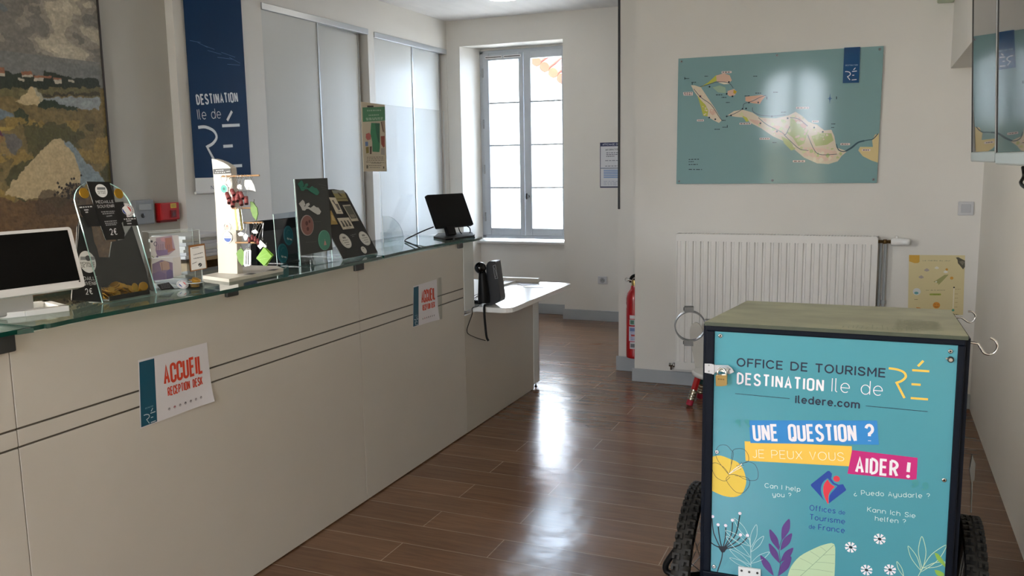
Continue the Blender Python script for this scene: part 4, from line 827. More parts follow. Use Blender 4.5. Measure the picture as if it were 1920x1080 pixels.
A.text('UNE QUESTION', [(-.2637,.7908)][0], [(-.0252,.8152)][0], .0385, whi, .175, True, gap=.2)
A.text('?', [(-.0008,.8179)][0], [(.0141,.8188)][0], .0395, whi, .17, True)
A.text('JE PEUX VOUS', [(-.2676,.7439)][0], [(-.0494,.7612)][0], .0205, 'f6efdc', .07)
A.text('AIDER', [(-.02,.7371)][0], [(.0708,.738)][0], .0365, whi, .175, True)
A.line([(.0962,.7749),(.095,.7509)], .0075, whi); A.disc([(.0955,.7401)][0], .0042, whi)
for c_, tl in zip([(.1118,.728),(.134,.7237)], [(.1049,.7144),(.1277,.7103)]): quote(c_, tl, .0072)
A.reset()
# emblem: blue tilted square, red figure
A.poly([(-.0862,.7304),(-.0822,.7309),(-.0429,.6909),(-.0417,.6865),(-.081,.6465),(-.0851,.6459),(-.124,.6867),(-.1248,.6904)], '1f45a0')
A.disc([(-.0647,.713)][0], .0125, teal)
A.poly([(-.0783,.7251),(-.0694,.7023),(-.0456,.6924),(-.0358,.6985),(-.0638,.7329)], teal)
A.poly([(-.0862,.7308),(-.0752,.7247),(-.0793,.7141),(-.0659,.6968),(-.0492,.7012),(-.0418,.688),(-.0619,.6808),(-.09,.7108)], '1f45a0')
A.poly(smooth([(-.0856,.7121),(-.097,.6986),(-.1005,.6793),(-.0951,.6593),(-.0843,.643),(-.0803,.6443),(-.08,.667),(-.0656,.6893),(-.0631,.6949),(-.0726,.6981),(-.0803,.7065),(-.0856,.7121)], 3), teal)
A.poly(smooth([(-.0855,.7088),(-.0935,.6953),(-.095,.6782),(-.0911,.6617),(-.0834,.6462),(-.0814,.648),(-.0818,.6687),(-.0755,.6827),(-.0684,.6919),(-.0777,.6974),(-.0855,.7088)], 3), 'd8384c')
A.disc([(-.0647,.713)][0], .0105, teal); A.disc([(-.0647,.713)][0], .0078, 'd8384c')
A.reset()
bl = '1f4a9c'
A.text('Offices', [(-.1251,.6227)][0], [(-.065,.6231)][0], .0135, bl, .13); A.text('de', [(-.0565,.6225)][0], [(-.0421,.6231)][0], .0105, bl, .12)
A.text('Tourisme', [(-.124,.5987)][0], [(-.0419,.5986)][0], .0135, bl, .13)
A.text('de', [(-.1253,.5744)][0], [(-.1112,.5746)][0], .0105, bl, .12); A.text('France', [(-.1026,.5748)][0], [(-.0417,.5752)][0], .0135, bl, .13)
A.reset()
gr_ = 'd3e9ea'
for tx, l_ in (('Can I help', [(-.2357,.6676),(-.1497,.6684)]), ('you ?', [(-.2155,.6467),(-.1708,.6495)]), ('¿ Puedo Ayudarle ?', [(-.0231,.6779),(.1448,.6917)]), ('Kann Ich Sie', [(.0088,.6392),(.1153,.6379)]), ('helfen ?', [(.0273,.6185),(.0951,.6195)])): A.text(tx, l_[0], l_[1], .0115, gr_, .1)
A.reset()
# plants and flowers
A.poly(smooth([(-.3708,.7334),(-.3493,.7391),(-.3252,.733),(-.305,.7265),(-.2919,.7118),(-.2841,.6895),(-.283,.6702),(-.2923,.6435),(-.3122,.631),(-.34,.631),(-.37,.6408)], 3), 'e3c552')
k_ = '1d2a3c'
for l_ in ([(-.3262,.6899),(-.3212,.7159),(-.3163,.7476),(-.322,.7567),(-.3351,.7687),(-.3535,.7647),(-.3613,.7462),(-.3565,.7272),(-.3432,.7093),(-.3262,.6899)], [(-.3212,.7159),(-.3193,.7512),(-.3093,.762),(-.2893,.7624),(-.2781,.7464),(-.2796,.7307),(-.2976,.7227),(-.3154,.7011)], [(-.3262,.6899),(-.3079,.6923),(-.2822,.682),(-.2569,.6853),(-.2531,.7051),(-.2615,.7253),(-.2778,.731),(-.2904,.7256)], [(-.3262,.688),(-.3334,.6772),(-.3238,.6608),(-.307,.6454),(-.2887,.6468),(-.2746,.6674),(-.2749,.6829),(-.286,.6892),(-.3115,.6898)], [(-.3262,.6899),(-.3376,.7061),(-.3564,.7175),(-.3705,.7146),(-.3703,.702),(-.3594,.6797),(-.337,.6716),(-.3232,.6844)]): A.line(smooth(l_, 4), .0011, k_)
A.line([(-.3263,.6919),(-.3119,.7074),(-.294,.7232)], .0022, 'eee9e2'); A.line([(-.3245,.6929),(-.3075,.706),(-.292,.7164)], .0014, 'eee9e2')
for c_ in [(-.3066,.7177),(-.3013,.7242),(-.2959,.7268),(-.2921,.7226),(-.3028,.7124),(-.2973,.7092),(-.2938,.7154),(-.2902,.7198),(-.2993,.7179)]: A.disc(c_, .001, k_, 8)
A.reset()
root = [(-.3391,.4836)][0]
for l_ in ([(-.368,.5642),(-.3624,.5241),(-.3448,.4867)], [(-.3515,.5438),(-.3472,.5144),(-.3411,.4873)], [(-.3317,.5449),(-.3323,.5168),(-.3381,.4878)], [(-.3149,.5614),(-.3176,.5271),(-.3355,.4882)], [(-.2965,.5839),(-.3065,.5289),(-.3336,.4885)], [(-.2935,.525),(-.3079,.5067),(-.3336,.4865)], [(-.2769,.5256),(-.2967,.5018),(-.3335,.4845)], [(-.3715,.4985),(-.3581,.4906),(-.341,.4853)]): A.line(smooth(l_, 4), .0028, '18222f')
A.poly([(-.3524,.4903),(-.3244,.4932),(-.3341,.4756),(-.3416,.4743)], '18222f'); A.line(smooth([(-.3387,.4796),(-.3413,.455),(-.3519,.4175)], 4), .0026, '18222f')
for c_ in [(-.3662,.57),(-.3516,.5498),(-.3321,.5504),(-.315,.5677),(-.2963,.5891),(-.2936,.5309),(-.276,.5321)]: A.disc(c_, .0042, 'e9e4f4', 16)
def leafline(a_, c_, wd, col, fill=None, lw=.0009):
    a_, c_ = V(*a_), V(*c_); d = c_-a_; n = V(-d.y, d.x)*wd
    p = [a_+d*t+n*s for t, s in ((0,0),(.25,.6),(.55,1),(.85,.55),(1,0),(.85,-.55),(.55,-1),(.25,-.6),(0,0))]
    if fill: A.poly(smooth([tuple(q) for q in p], 3)[:-1], fill)
    else: A.line(smooth([tuple(q) for q in p], 3), lw, col)
A.reset()
wl_ = 'c5e4e6'
A.line(smooth([(-.2651,.436),(-.2671,.4954),(-.2735,.5341)], 4), .0011, wl_)
for a_, c_ in zip([(-.2672,.4994),(-.2684,.5191),(-.2662,.4876),(-.2662,.4558),(-.2654,.4519),(-.2659,.4718),(-.2691,.5031),(-.2667,.4437)], [(-.2541,.5647),(-.3111,.5739),(-.2354,.5362),(-.2199,.4953),(-.3205,.4867),(-.3305,.5211),(-.3326,.5368),(-.32,.4626)]): leafline(a_, c_, .11, wl_)
A.reset()
A.line(smooth([(-.1975,.4336),(-.1923,.4685),(-.1959,.5072),(-.1889,.5396)], 4), .0012, '3d2a5c')
for a_, c_ in zip([(-.1905,.5316),(-.195,.5026),(-.1933,.5037),(-.1934,.4683),(-.1921,.4725),(-.2075,.4318),(-.1961,.4338)], [(-.1737,.5924),(-.2208,.5573),(-.1663,.5548),(-.2216,.5187),(-.1617,.5167),(-.242,.4829),(-.1663,.4925)]): leafline(a_, c_, .15, None, '5a3f86')
A.reset()
A.poly(smooth([(-.1736,.4363),(-.1656,.4652),(-.1453,.4961),(-.1147,.5206),(-.0876,.5373),(-.0646,.5422),(-.0609,.5064),(-.0609,.4564)], 3), 'b9d5b3')
A.line(smooth([(-.1437,.4416),(-.11,.4826),(-.0655,.5394)], 3), .0011, '7f9f86')
for a_, c_ in zip([(-.1302,.4597),(-.1133,.4789),(-.0967,.5004),(-.0819,.519),(-.1234,.4667),(-.1067,.4871),(-.0901,.5084)], [(-.1653,.4574),(-.1452,.4914),(-.1214,.5137),(-.0977,.5303),(-.0647,.4673),(-.0621,.4909),(-.0622,.5139)]): A.line(smooth([a_, ((a_[0]+c_[0])/2, (a_[1]+c_[1])/2+.001), c_], 3), .0008, '7f9f86')
def daisy(c_):
    for k in range(8):
        an = k*PI/4+.35; d = (math.cos(an), math.sin(an)); n = (-d[1], d[0])
        A.poly([(c_[0]+d[0]*r_+n[0]*s, c_[1]+d[1]*r_+n[1]*s) for r_, s in ((.004,-.0011),(.0135,-.0034),(.0135,.0034),(.004,.0011))], 'f1eef8')
    A.disc(c_, .0045, '161d2a', 16, .0028, -.2)
A.reset()
for c_ in [(-.0257,.5402),(.0393,.5722),(.0127,.487),(.0659,.4971)]: daisy(c_)
A.reset()
pl_ = 'c6e0c0'
for a_, c_ in zip([(.1376,.5104),(.1346,.5061),(.1332,.5022),(.139,.5143),(.0972,.4846)], [(.1322,.5936),(.1033,.5646),(.1859,.5803),(.1871,.5374),(.0802,.5209)]): leafline(a_, c_, .1, pl_, None, .0013)
A.line([(.1402,.522),(.1289,.4918)], .0014, pl_)
A.poly(smooth([(.1612,.5568),(.1701,.5547),(.1834,.5367),(.1878,.5236),(.1774,.532),(.1676,.5414),(.1612,.5568)], 3), '86b24c'); A.poly(smooth([(.1633,.5141),(.1752,.5133),(.1849,.5069),(.1821,.5012),(.1696,.5012),(.1633,.5141)], 3), '86b24c')
part(b.build('door_panel', TR), 'turquoise printed door panel with tourist office lettering')
for c_ in [(-.3547,1.0561),(.1709,1.0523),(-.3581,.7483)]+[(-.3606,.4317),(.1733,.7411)]:
    s = MB(); s.lathe(at(FP, c_[0], c_[1], .001), (0,-1,0), [(.0052,0),(.0052,.0012),(.0035,.0018)], chrome, 14); s.lathe(at(FP, c_[0], c_[1], .0029), (0,-1,0), [(.0022,0),(.0022,.0004)], black, 6); s.build('screw', TR)
c_ = [(.1722,1.0333)][0]
s = MB(); s.lathe(at(FP, c_[0], c_[1], .001), (0,-1,0), [(.0072,0),(.0072,.004),(.0055,.006)], dgrey, 18); s.lathe(at(FP, c_[0], c_[1], .007), (0,-1,0), [(.0042,0),(.0042,.002)], chrome, 12); s.lathe(at(FP, c_[0]-.0085, c_[1]+.002, .001), (0,-1,0), [(.002,0),(.002,.003)], chrome, 8); part(s.build('cam_lock', TR), 'round key lock near the upper right corner')
# hasp
hp = [(-.3915,.9827),(-.3911,.9592),(-.368,.9572),(-.359,.9674),(-.3281,.9604),(-.3174,.9669),(-.3222,.9752),(-.3321,.9827),(-.3629,.9811),(-.3757,.9839)]
s = MB(); F2 = FY(2.1945); s.prism(F2, hp, -.0045, 0, mat('galvanised_steel', 'c3c6cc', .3, .8)); s.prism(FY(2.192), [(-.3713,.9821),(-.3666,.9825),(-.3662,.9576),(-.3709,.9572)], -.006, .002, MATS['galvanised_steel'])
st = [(-.3504,.9662),(-.356,.9733),(-.3506,.9778),(-.338,.978),(-.3307,.9741),(-.3342,.9675)]; s.tube([(p[0], 2.190, p[1]) for p in smooth(st, 3)], .0017, MATS['galvanised_steel'])
for p in [(-.3806,.9797),(-.3804,.9638),(-.3278,.9732)]: s.lathe((p[0], 2.1945, p[1]), (0,-1,0), [(.0022,0),(.0022,.001)], grey, 10)
part(s.build('hasp', TR), 'galvanised hasp')
# bracket plate at the bottom
q = [(-.2963,.4459),(-.24,.447),(-.2392,.4133),(-.2954,.4031)]; s = MB(); s.prism(FY(2.2), q, -.003, .003, mat('white_powder_plate', 'dfe4ea', .35))
for p in [(-.2876,.437),(-.2681,.4365),(-.2477,.4373)]: s.lathe((p[0], 2.1965, p[1]), (0,-1,0), [(.003,0),(.003,.0012)], dgrey, 12)
part(s.build('hinge_plate', TR), 'white hinge plate with three bolts')
# ring clamp on the left
rg = [(-.4821,1.0646),(-.4032,1.0692),(-.4422,1.1054),(-.4411,1.0275)]
rc = ((rg[0][0]+rg[1][0])/2, (rg[2][1]+rg[3][1])/2); R1 = ((rg[1][0]-rg[0][0])/2+(rg[2][1]-rg[3][1])/2)/2
s = MB(); cm = mat('dull_zinc', '5c5f63', .42, .7); n = 40
nrm = V(.25, -1, 0).normalized(); ua = V(0,0,1).cross(nrm).normalized()
vs = []; fs = []
for i in range(n):
    a = 2*PI*i/n; d = ua*math.cos(a)+V(0,0,1)*math.sin(a)
    for r_, h in ((R1-.0016,-.010),(R1+.0016,-.010),(R1+.0016,.010),(R1-.0016,.010)): vs.append(V(rc[0], 2.26, rc[1])+d*r_+nrm*h)
for i in range(n):
    for k in range(4): fs.append((i*4+k, i*4+(k+1)%4, ((i+1)%n)*4+(k+1)%4, ((i+1)%n)*4+k))
s.add(vs, fs, cm)
for sg in (1, -1):
    c0 = V(rc[0]-.004, 2.26, rc[1]+sg*(R1+.006)); s.obox((c0, ua, V(0,0,1), nrm), (-.012,-.007,-.010), (.012,.007,.010), cm); s.lathe(c0-ua*.014, ua, [(.005,0),(.005,.006)], dgrey, 6)
s.obox((V(x0-.002, 2.26, rc[1]), V(1,0,0), V(0,0,1), V(0,-1,0)), (-.012,-.02,-.010), (.003,.02,.010), cm); s.build('ring_clamp', TR)
# hooks on the right
for yh, px in ((2.26, [(.2055,1.0655),(.2297,1.0639),(.2369,1.0559),(.2447,1.0429),(.2556,1.0394),(.2669,1.0445),(.2728,1.0583),(.2675,1.072),(.2565,1.0791)]), (2.72, [(.2186,1.0455),(.2317,1.0475),(.2413,1.0417),(.2529,1.0346),(.2638,1.0387),(.2694,1.0517),(.2637,1.062),(.2568,1.0658),(.2494,1.0655)])):
    s = MB(); s.tube(smooth([(p[0], yh, p[1]) for p in px], 4), .0028 if yh < 2.5 else .0026, chrome, 8); part(s.build('hook', TR), 'bent steel wire hook')
# side strip and rod on the right flank
s = MB(); s.box((x1-.002, 2.4, .55), (x1+.010, 2.44, .86), navy); s.build('side_rail', TR)
rp_ = [(.2645,.7015),(.2734,.6772),(.2732,.6321),(.266,.6236),(.2602,.6605)]; s = MB(); s.prism(FY(2.55), rp_, -.012, .002, grey); rl = [(.2681,.6314),(.2705,.5378)]; s.tube([(p[0], 2.556, p[1]) for p in rl], .002, grey, 6); s.build('flag_rod', TR)
# wheels
rub = mat('tyre_rubber', '1b1a19', .65, noise=.2, nscale=25)
def wheel(xc, side):
    yc, zc, R0 = 2.43, .28, .262
    b = MB(); n = 56; vs = []; fs = []
    prof = [(.026*math.cos(2*PI*k/10), .022*math.sin(2*PI*k/10)) for k in range(10)]
    for i in range(n):
        a = 2*PI*i/n
        for dx, dr in prof: vs.append((xc+dx, yc+(R0-.01+dr)*math.cos(a), zc+(R0-.01+dr)*math.sin(a)))
    for i in range(n):
        for k in range(10): fs.append((i*10+k, i*10+(k+1)%10, ((i+1)%n)*10+(k+1)%10, ((i+1)%n)*10+k))
    b.add(vs, fs, rub, True)
    for i in range(60):
        for s_ in (-1, 1):
            a = 2*PI*(i+(.5 if s_ > 0 else 0))/60; er = V(0, math.cos(a), math.sin(a)); et = V(0, -math.sin(a), math.cos(a))
            o = V(xc, yc, zc)+er*(R0+.007)
            b.obox((o, V(1,0,0), et, er), (s_*.004 if s_ > 0 else -.024, -.009, -.006), (.024 if s_ > 0 else -.004, -.003, .009), rub)
            b.obox((o, V(1,0,0), et, er), (.017 if s_ > 0 else -.024, -.009, -.008), (.024 if s_ > 0 else -.017, .006, .008), rub)
            b.obox((o, V(1,0,0), et, er), (.003 if s_ > 0 else -.010, -.004, -.006), (.010 if s_ > 0 else -.003, .008, .009), rub)
    wh = empty_part('wheel', b, TR)
    r_ = MB(); r_.torus((xc, yc, zc), (1,0,0), R0-.034, .010, dgrey, 48, 6); r_.build('rim', wh)
    h = MB(); h.lathe((xc-.04, yc, zc), (1,0,0), [(.008,0),(.024,.004),(.018,.012),(.014,.02),(.014,.06),(.018,.068),(.024,.076),(.008,.08)], steel, 16)
    h.lathe((xc+side*.028-.001, yc, zc), (1,0,0), [(.07,0),(.07,.002)], steel, 24); h.build('hub', wh)
    s = MB()
    for i in range(28):
        a = 2*PI*i/28; sx_ = .03 if i % 2 else -.03; a2 = a+(.25 if i % 4 < 2 else -.25)
        s.tube([(xc+sx_, yc+.02*math.cos(a2), zc+.02*math.sin(a2)), (xc, yc+(R0-.04)*math.cos(a), zc+(R0-.04)*math.sin(a))], .0011, steel, 4, caps=False)
    s.build('spokes', wh)
def empty_part(name, mb, parent):
    return mb.build(name, parent)
wheel(-.449, 1); wheel(.262, -1)
s = MB(); s.tube([(-.52, 2.43, .28), (.34, 2.43, .28)], .008, dgrey, 10); s.box((-.42, 2.40, .26), (.24, 2.46, .305), dgrey); s.build('axle', TR)
gb = [(-.444,.4792),(-.4601,.4514),(-.4794,.4197),(-.5034,.3805),(-.5154,.3559),(-.5122,.3387),(-.4906,.3328),(-.4587,.3353)]
s = MB(); s.tube(smooth([(p[0], 2.32, p[1]) for p in gb]+[(-.38, 2.36, gb[-1][1]-.004), (-.30, 2.36, zb-.004)], 4), .0088, black, 12); part(s.build('guard_bar', TR), 'bent black tube beside the left wheel')
for xx in (-.25, .1):
    s = MB(); s.tube([(xx, 2.26, zb+.01), (xx, 2.26, .02)], .012, dgrey); s.lathe((xx, 2.26, 0), (0,0,1), [(.025,0),(.025,.012),(.012,.02)], black, 14); s.build('support_leg', TR)
# padlock
pk = [(-.3589,.961),(-.3309,.9633),(-.3304,.9372),(-.3433,.9338),(-.3577,.9334)]
t_ = empty('padlock', (pk[3][0], 2.17, pk[3][1]), 'small brass padlock hanging from the hasp of the turquoise box', 'padlock')
s = MB(); s.prism(FY(2.168), pk, -.014, 0, brass); A = Art(s, FY(2.168)); A.wtext((pk[0][0]+.006, pk[0][1]-.009), (pk[1][0]-.006, pk[0][1]-.009), .003, '6e5826', 3); s.build('body', t_, bev=.003)
s = MB(); c_ = ((pk[0][0]+pk[1][0])/2, pk[0][1]); w2 = (pk[1][0]-pk[0][0])*.36
s.tube(smooth([(c_[0]-w2, 2.175, c_[1]-.002), (c_[0]-w2, 2.175, c_[1]+.008), (c_[0]-w2*.6, 2.178, c_[1]+.0145), (c_[0], 2.18, c_[1]+.0165), (c_[0]+w2*.6, 2.178, c_[1]+.0145), (c_[0]+w2, 2.175, c_[1]+.008), (c_[0]+w2, 2.175, c_[1]-.002)], 4), .0027, chrome, 8); part(s.build('shackle', t_), 'steel shackle')

# ================================================================== reception counter
RC = empty('reception_counter', (-2.2, 3.0, 0), 'long pale grey reception counter with two dark grooves along its front', 'counter')
lam = mat('counter_laminate', 'c9c5be', .34, noise=.02, nscale=3); groove = mat('groove_inlay', '625d55', .45, .3); postm = mat('post_laminate', 'd9dddd', .22)
CX = -2.07
for y0, y1 in ((.35, 1.530), (1.5325, 3.188), (3.1905, 4.232)):
    b = MB(); b.box((CX-.02, y0, .829), (CX, y1, 1.075), lam); b.box((CX-.02, y0, .779), (CX, y1, .823), lam); b.box((CX-.02, y0, .006), (CX, y1, .773), lam); o = b.build('front_panel', RC, bev=.0012)
    b = MB(); b.box((CX-.019, y0, .77), (CX-.004, y1, .832), groove); b.build('groove', o)
b = MB(); b.box((CX-.02, 4.234, .005), (CX, 5.262, .672), mat('counter_laminate_lower', 'bdb8ae', .3)); b.build('front_panel', RC, bev=.001)
b = MB(); b.box((CX-.022, 4.2335, .70), (CX+.002, 4.36, 1.075), postm); b.build('end_post', RC, bev=.002)
b = MB(); b.box((CX-.03, 5.262, .032), (CX+.002, 5.352, .672), postm); b.box((CX-.028, 5.352, .032), (CX+.002, 5.366, .672), alu); b.build('end_post', RC, bev=.002)
b = MB(); b.box((-2.40, .35, 0), (CX-.06, 5.15, .06), dgrey); b.build('light_block', RC)  # added dark block: stops light leaking under the panels, keeps the gap dark
b = MB(); b.box((-2.48, .35, .061), (CX-.02, 4.22, .075), white); b.box((-2.48, .35, 1.03), (CX-.02, 4.22, 1.055), mat('counter_inner_shelf', 'b4b0a8', .4)); b.box((-2.48, .35, .07), (-2.46, 4.22, 1.03), white); b.box((-2.48, 4.2, .061), (CX-.02, 4.232, 1.055), white); b.build('carcass', RC)
for y in (5.24, 5.33):
    b = MB(); b.lathe((CX-.012, y, 0), (0,0,1), [(.010,0),(.010,.006),(.0035,.008),(.0035,.034)], black, 10); b.build('levelling_foot', RC)
for y0, y1, z0 in ((1.36, 1.545, 1.035), (3.155, 3.225, 1.05), (4.165, 4.215, 1.05), (2.35, 2.41, 1.056)):
    b = MB(); b.box((CX-.05, y0, z0), (CX+.012, y1, 1.085), mat('glass_clamp', '4a4c4e', .4, .5)); b.build('glass_clamp', RC, bev=.004)
q = [(-2.1372,4.3731),(-1.8679,4.3898),(-1.8494,5.4509)]
DX, DY0, DY1 = (q[1][0]+q[2][0])/2, (q[0][1]+q[1][1])/2, q[2][1]
pts = [(-2.75, DY0), (DX-.06, DY0)]+[(DX-.06+.06*math.cos(math.radians(a)), DY0+.06+.06*math.sin(math.radians(a))) for a in range(-80, 1, 20)]+[(DX, DY1-.03), (DX-.03, DY1), (-2.75, DY1)]
b = MB(); b.prism(FZ(0), pts, .672, .70, mat('white_worktop', 'e6e7e6', .18)); b.build('side_worktop', RC, bev=.003)
b = MB(); b.box((-2.74, DY0+.02, 0), (-2.71, DY1-.02, .672), white); b.build('side_panel', RC)
# glass tops
gedge = mat('glass_green_edge', '14443a', .08, spec=.8); gtop = pane_mat('counter_glass', (.80, .89, .86), .0, 1.5)
g1 = [(-2.03, .4)]+[(-2.0307,1.4815),(-2.0189,1.5215)]+[(-2.008, 1.560)]
g2 = [(-2.03, 1.575)]+[(-2.0305,1.6088),(-2.0196,1.6202),(-2.0247,1.7346),(-2.0066,1.9917),(-1.9962,2.2125),(-2.0033,2.6481),(-2.0172,2.9864)]+[(-2.045, 3.355)]
g3 = [(-2.045, 3.372)]+[(-2.0606,3.6155),(-2.0663,3.8923),(-2.0042,4.2434),(-2.032,4.403)]
g2 = smooth(g2, 3); g3 = smooth(g3, 3); g1 = smooth(g1, 3)
for g_, lb_ in ((g1, 'bow-fronted glass counter top under the white monitor at the left edge'), (g2, 'long bow-fronted glass counter top carrying the souvenir displays'), (g3, 'glass counter top carrying the black customer screen, at the far end')):
    b = MB(); b.prism(FZ(0), [(-2.52, g_[0][1])]+g_+[(-2.52, g_[-1][1])], 1.085, 1.097, gtop, gedge); tag(b.build('glass_countertop', loc=(-2.25, (g_[0][1]+g_[-1][1])/2, 1.085)), lb_, 'counter top', 'glass counter tops')

# reception signs
def sign(corners, lx, label, name='reception_sign', extra=0):
    tl, tr, br_, bl_ = corners; F = FX(CX+.0018)
    b = MB(); n = 8; paper = mat('sign_paper', 'dcdbe2', .4)
    def S_(s, t_): return tuple((tl[i]*(1-s)+tr[i]*s)*(1-t_)+(bl_[i]*(1-s)+br_[i]*s)*t_ for i in (0, 1))
    vs = [at(F, *S_(i/n, j/n), .006*max(0, i/n+j/n-1.6)**2*9) for j in range(n+1) for i in range(n+1)]
    b.add(vs, [(j*(n+1)+i, (j+1)*(n+1)+i, (j+1)*(n+1)+i+1, j*(n+1)+i+1) for j in range(n) for i in range(n)], paper, True)
    A = Art(b, F)
    A.poly([S_(.012,.03), S_(.215,.03), S_(.215,.985), S_(.012,.985)], '15526b')
    A.text('ACCUEIL', S_(.345,.46), S_(.885,.46), .056, 'd2452c', .17, True)
    A.text('RECEPTION DESK', S_(.38,.66), S_(.87,.66), .026, 'd2452c', .16, True)
    A.text('DESTINATION', S_(.07,.74), S_(.17,.74), .004, '7fa4b5', .2, True)
    u = lambda s, t_: S_(.03+.17*s, .76+.21*t_)
    mosaic_logo(A, [u(.1,.3),u(.3,.3),u(.52,.5),u(.3,.66),u(.5,1),u(.66,.2),u(.8,0),u(.6,.32),u(.98,.32),u(.62,.64),u(.8,.64),u(.6,.98),u(.98,.98)], .0028, 'c8d4de')
    for k in range(7):
        c_ = S_(.38+k*.075, .865); A.disc(c_, .005, ['8f8a92','b0707a','8f8a92','6a6a72','8f8a92','9a949c','8f8a92'][k], 7); A.disc((c_[0], c_[1]-.003), .003, 'b9b6be', 6)
    return tag(b.build(name, loc=(CX, bl_[0], bl_[1])), label, 'sign', 'reception signs on the counter front')
sign([(1.9493,.9207),(2.2471,.9182),(2.2562,.7118),(1.9366,.7081)], 0, 'nearer of the two ACCUEIL paper signs, taped left on the counter front')
sign([(3.6696,.9141),(3.9156,.9176),(3.9205,.7068),(3.651,.7138)], 0, 'farther of the two paper signs reading ACCUEIL, taped near the far end of the counter')
b = MB(); b.prism(FX(CX), [(3.9257,.9232),(3.9673,.922),(3.9661,.7017),(3.9182,.7043)], 0, .0012, acry); tag(b.build('sign_sleeve', loc=(-2.07, 3.95, .71)), 'clear plastic strip at the right edge of the farther reception sign', 'sleeve')

# ================================================================== things on the counter
G = 1.097
# white monitor
FM = FT(-2.14, 1.844, 1.162, 8.8, 15.75)
(ur, vt), = [(.0035,.181)]
(_, vb), = [(-.0088,-.0008)]
(sr, st_), = [(-.0116,.1719)]; (sr2, sb), = [(-.0115,.0205)]
U1 = .001; U0 = -.47
t_ = empty('white_monitor', (-2.3, 1.66, G), 'white monitor with a black screen on the glass counter at the left edge', 'monitor')
mw = mat('white_plastic', 'dedcdb', .3)
def rrect(u0, v0, u1, v1, r, n=4):
    P = []
    for cx, cy, a in ((u1-r, v1-r, 0), (u0+r, v1-r, 90), (u0+r, v0+r, 180), (u1-r, v0+r, 270)): P += [(cx+r*math.cos(math.radians(a+90*i/n)), cy+r*math.sin(math.radians(a+90*i/n))) for i in range(n+1)]
    return P
b = MB(); b.prism(FM, rrect(U0, vb, U1, vt, .010), -.028, 0, mw); b.build('housing', t_, bev=.003)
b = MB(); b.obox(FM, (U0+.02, sb, -.002), (min(sr, sr2), st_, .0008), mat('monitor_black', '050505', .5, spec=.15)); part(b.build('screen', t_), 'black switched-off screen')
b = MB(); b.lathe(at(FM, -.014, vb+.018, 0), FM[3], [(.0025,0),(.0025,.001)], dgrey, 10); b.build('power_light', t_)
cb = at(FM, -.19, vb+.02, -.03)
b = MB(); b.prism((V(0,0,0), V(FM[1].x,FM[1].y,0), V(0,0,1), V(FM[3].x,FM[3].y,0).normalized()), [], 0, 0, mw) if False else None
nck = V(FM[1].x, FM[1].y, 0); fwd = V(FM[3].x, FM[3].y, 0).normalized(); base_c = V(cb.x, cb.y, G)-fwd*.012
b.obox((base_c, nck, V(0,0,1), fwd), (-.055, .004, -.03), (.06, .075, .0), mat('monitor_neck', 'a5a4a2', .4)); b.obox((base_c, nck, V(0,0,1), fwd), (-.064, .004, -.032), (-.055, .075, .002), mw); b.build('neck', t_, bev=.004)
bs = [(-2.191,1.6827),(-2.1508,1.7927)]
b = MB(); f0, f1 = bs; f0 = V(*f0, 0); f1 = V(*f1, 0); d = (f1-f0).normalized(); nn = V(-d.y, d.x, 0); nn = nn if nn.x < 0 else -nn
hh = .30; o = f0-d*.0
poly_o = [f0, f1, f1+nn*.16, f0+nn*.16-d*.22, f0-d*.22+nn*.05]
b.prism(FZ(0), [(p.x, p.y) for p in (f0, f1, f1+nn*.028-d*.004, f0+nn*.03-d*.012)], G, G+.015, mw)
b.prism(FZ(0), [(p.x, p.y) for p in (f0, f0-d*.22+nn*.06, f0-d*.22+nn*.09, f0+nn*.03-d*.0)], G, G+.015, mw)
b.prism(FZ(0), [(p.x, p.y) for p in (f1, f1+nn*.17, f1+nn*.17-d*.02, f1+nn*.02-d*.02)], G, G+.015, mw)
b.prism(FZ(0), [(p.x, p.y) for p in (f1+nn*.17, f1+nn*.17-d*.36, f1+nn*.14-d*.36, f1+nn*.14)], G, G+.015, mw)
b.build('base', t_, bev=.003)

# medal dispenser
FA = FT(-2.161, 1.92, G, 2.5, 14.5)
def AT(F, dn): return (F[0]+F[3]*dn, F[1], F[2], F[3])
t_ = empty('medal_display', (-2.22, 2.02, G), 'clear arched display stand for souvenir medals at two euros, with black price cards', 'display stand')
sheet = [(.0004,0),(.2076,-0),(.2038,.1597),(.2007,.2671),(.1984,.2972),(.1925,.3188),(.1829,.3362),(.1702,.3515),(.1558,.3609),(.1412,.3689),(.1255,.3731),(.1072,.3757),(.0888,.377),(.0675,.376),(.0483,.3733),(.0298,.3645),(.0155,.3541),(.0051,.3413),(-.0032,.3236),(-.0038,.3037),(-.0018,.2275)]
b = MB(); b.prism(FA, sheet, -.005, 0, acry, mat('acrylic_edge', 'a9cfcb', .1)); part(b.build('arched_sheet', t_), 'clear arched acrylic front sheet')
bk = mat('matt_black_card', '0c0c0d', .45)
FB = AT(FA, -.075)
b = MB(); bp = [(.0417,.2543),(.0613,.2819),(.0959,.288),(.0863,.2008),(.0907,.1837),(.0901,.1502),(.1276,.1461),(.1508,.1949),(.1964,.1994),(.2455,.2412),(.2553,.0882),(.252,.0023),(.0918,.0051),(-.0428,.036),(.0184,.1907)]
bp = [(p[0], max(p[1], .0225)) for p in bp]
b.prism(FB, bp, -.004, 0, bk); b.build('back_board', t_)
FC = AT(FA, -.012)
b = MB(); b.prism(FC, [(.0108,.2777),(.0297,.2421),(.035,.1908),(.012,.0027),(-.0923,.0248),(-.0793,.0601),(-.0178,.2036)], -.002, 0, bk); A = Art(b, FC)
def tt(s, p, q_, cap, col='e6e6e8', wt=.12): A.text(s, p, q_, cap, col, wt)
C1 = [(-.0064,.1316),(-.0166,.0974),(.0222,.1283)]
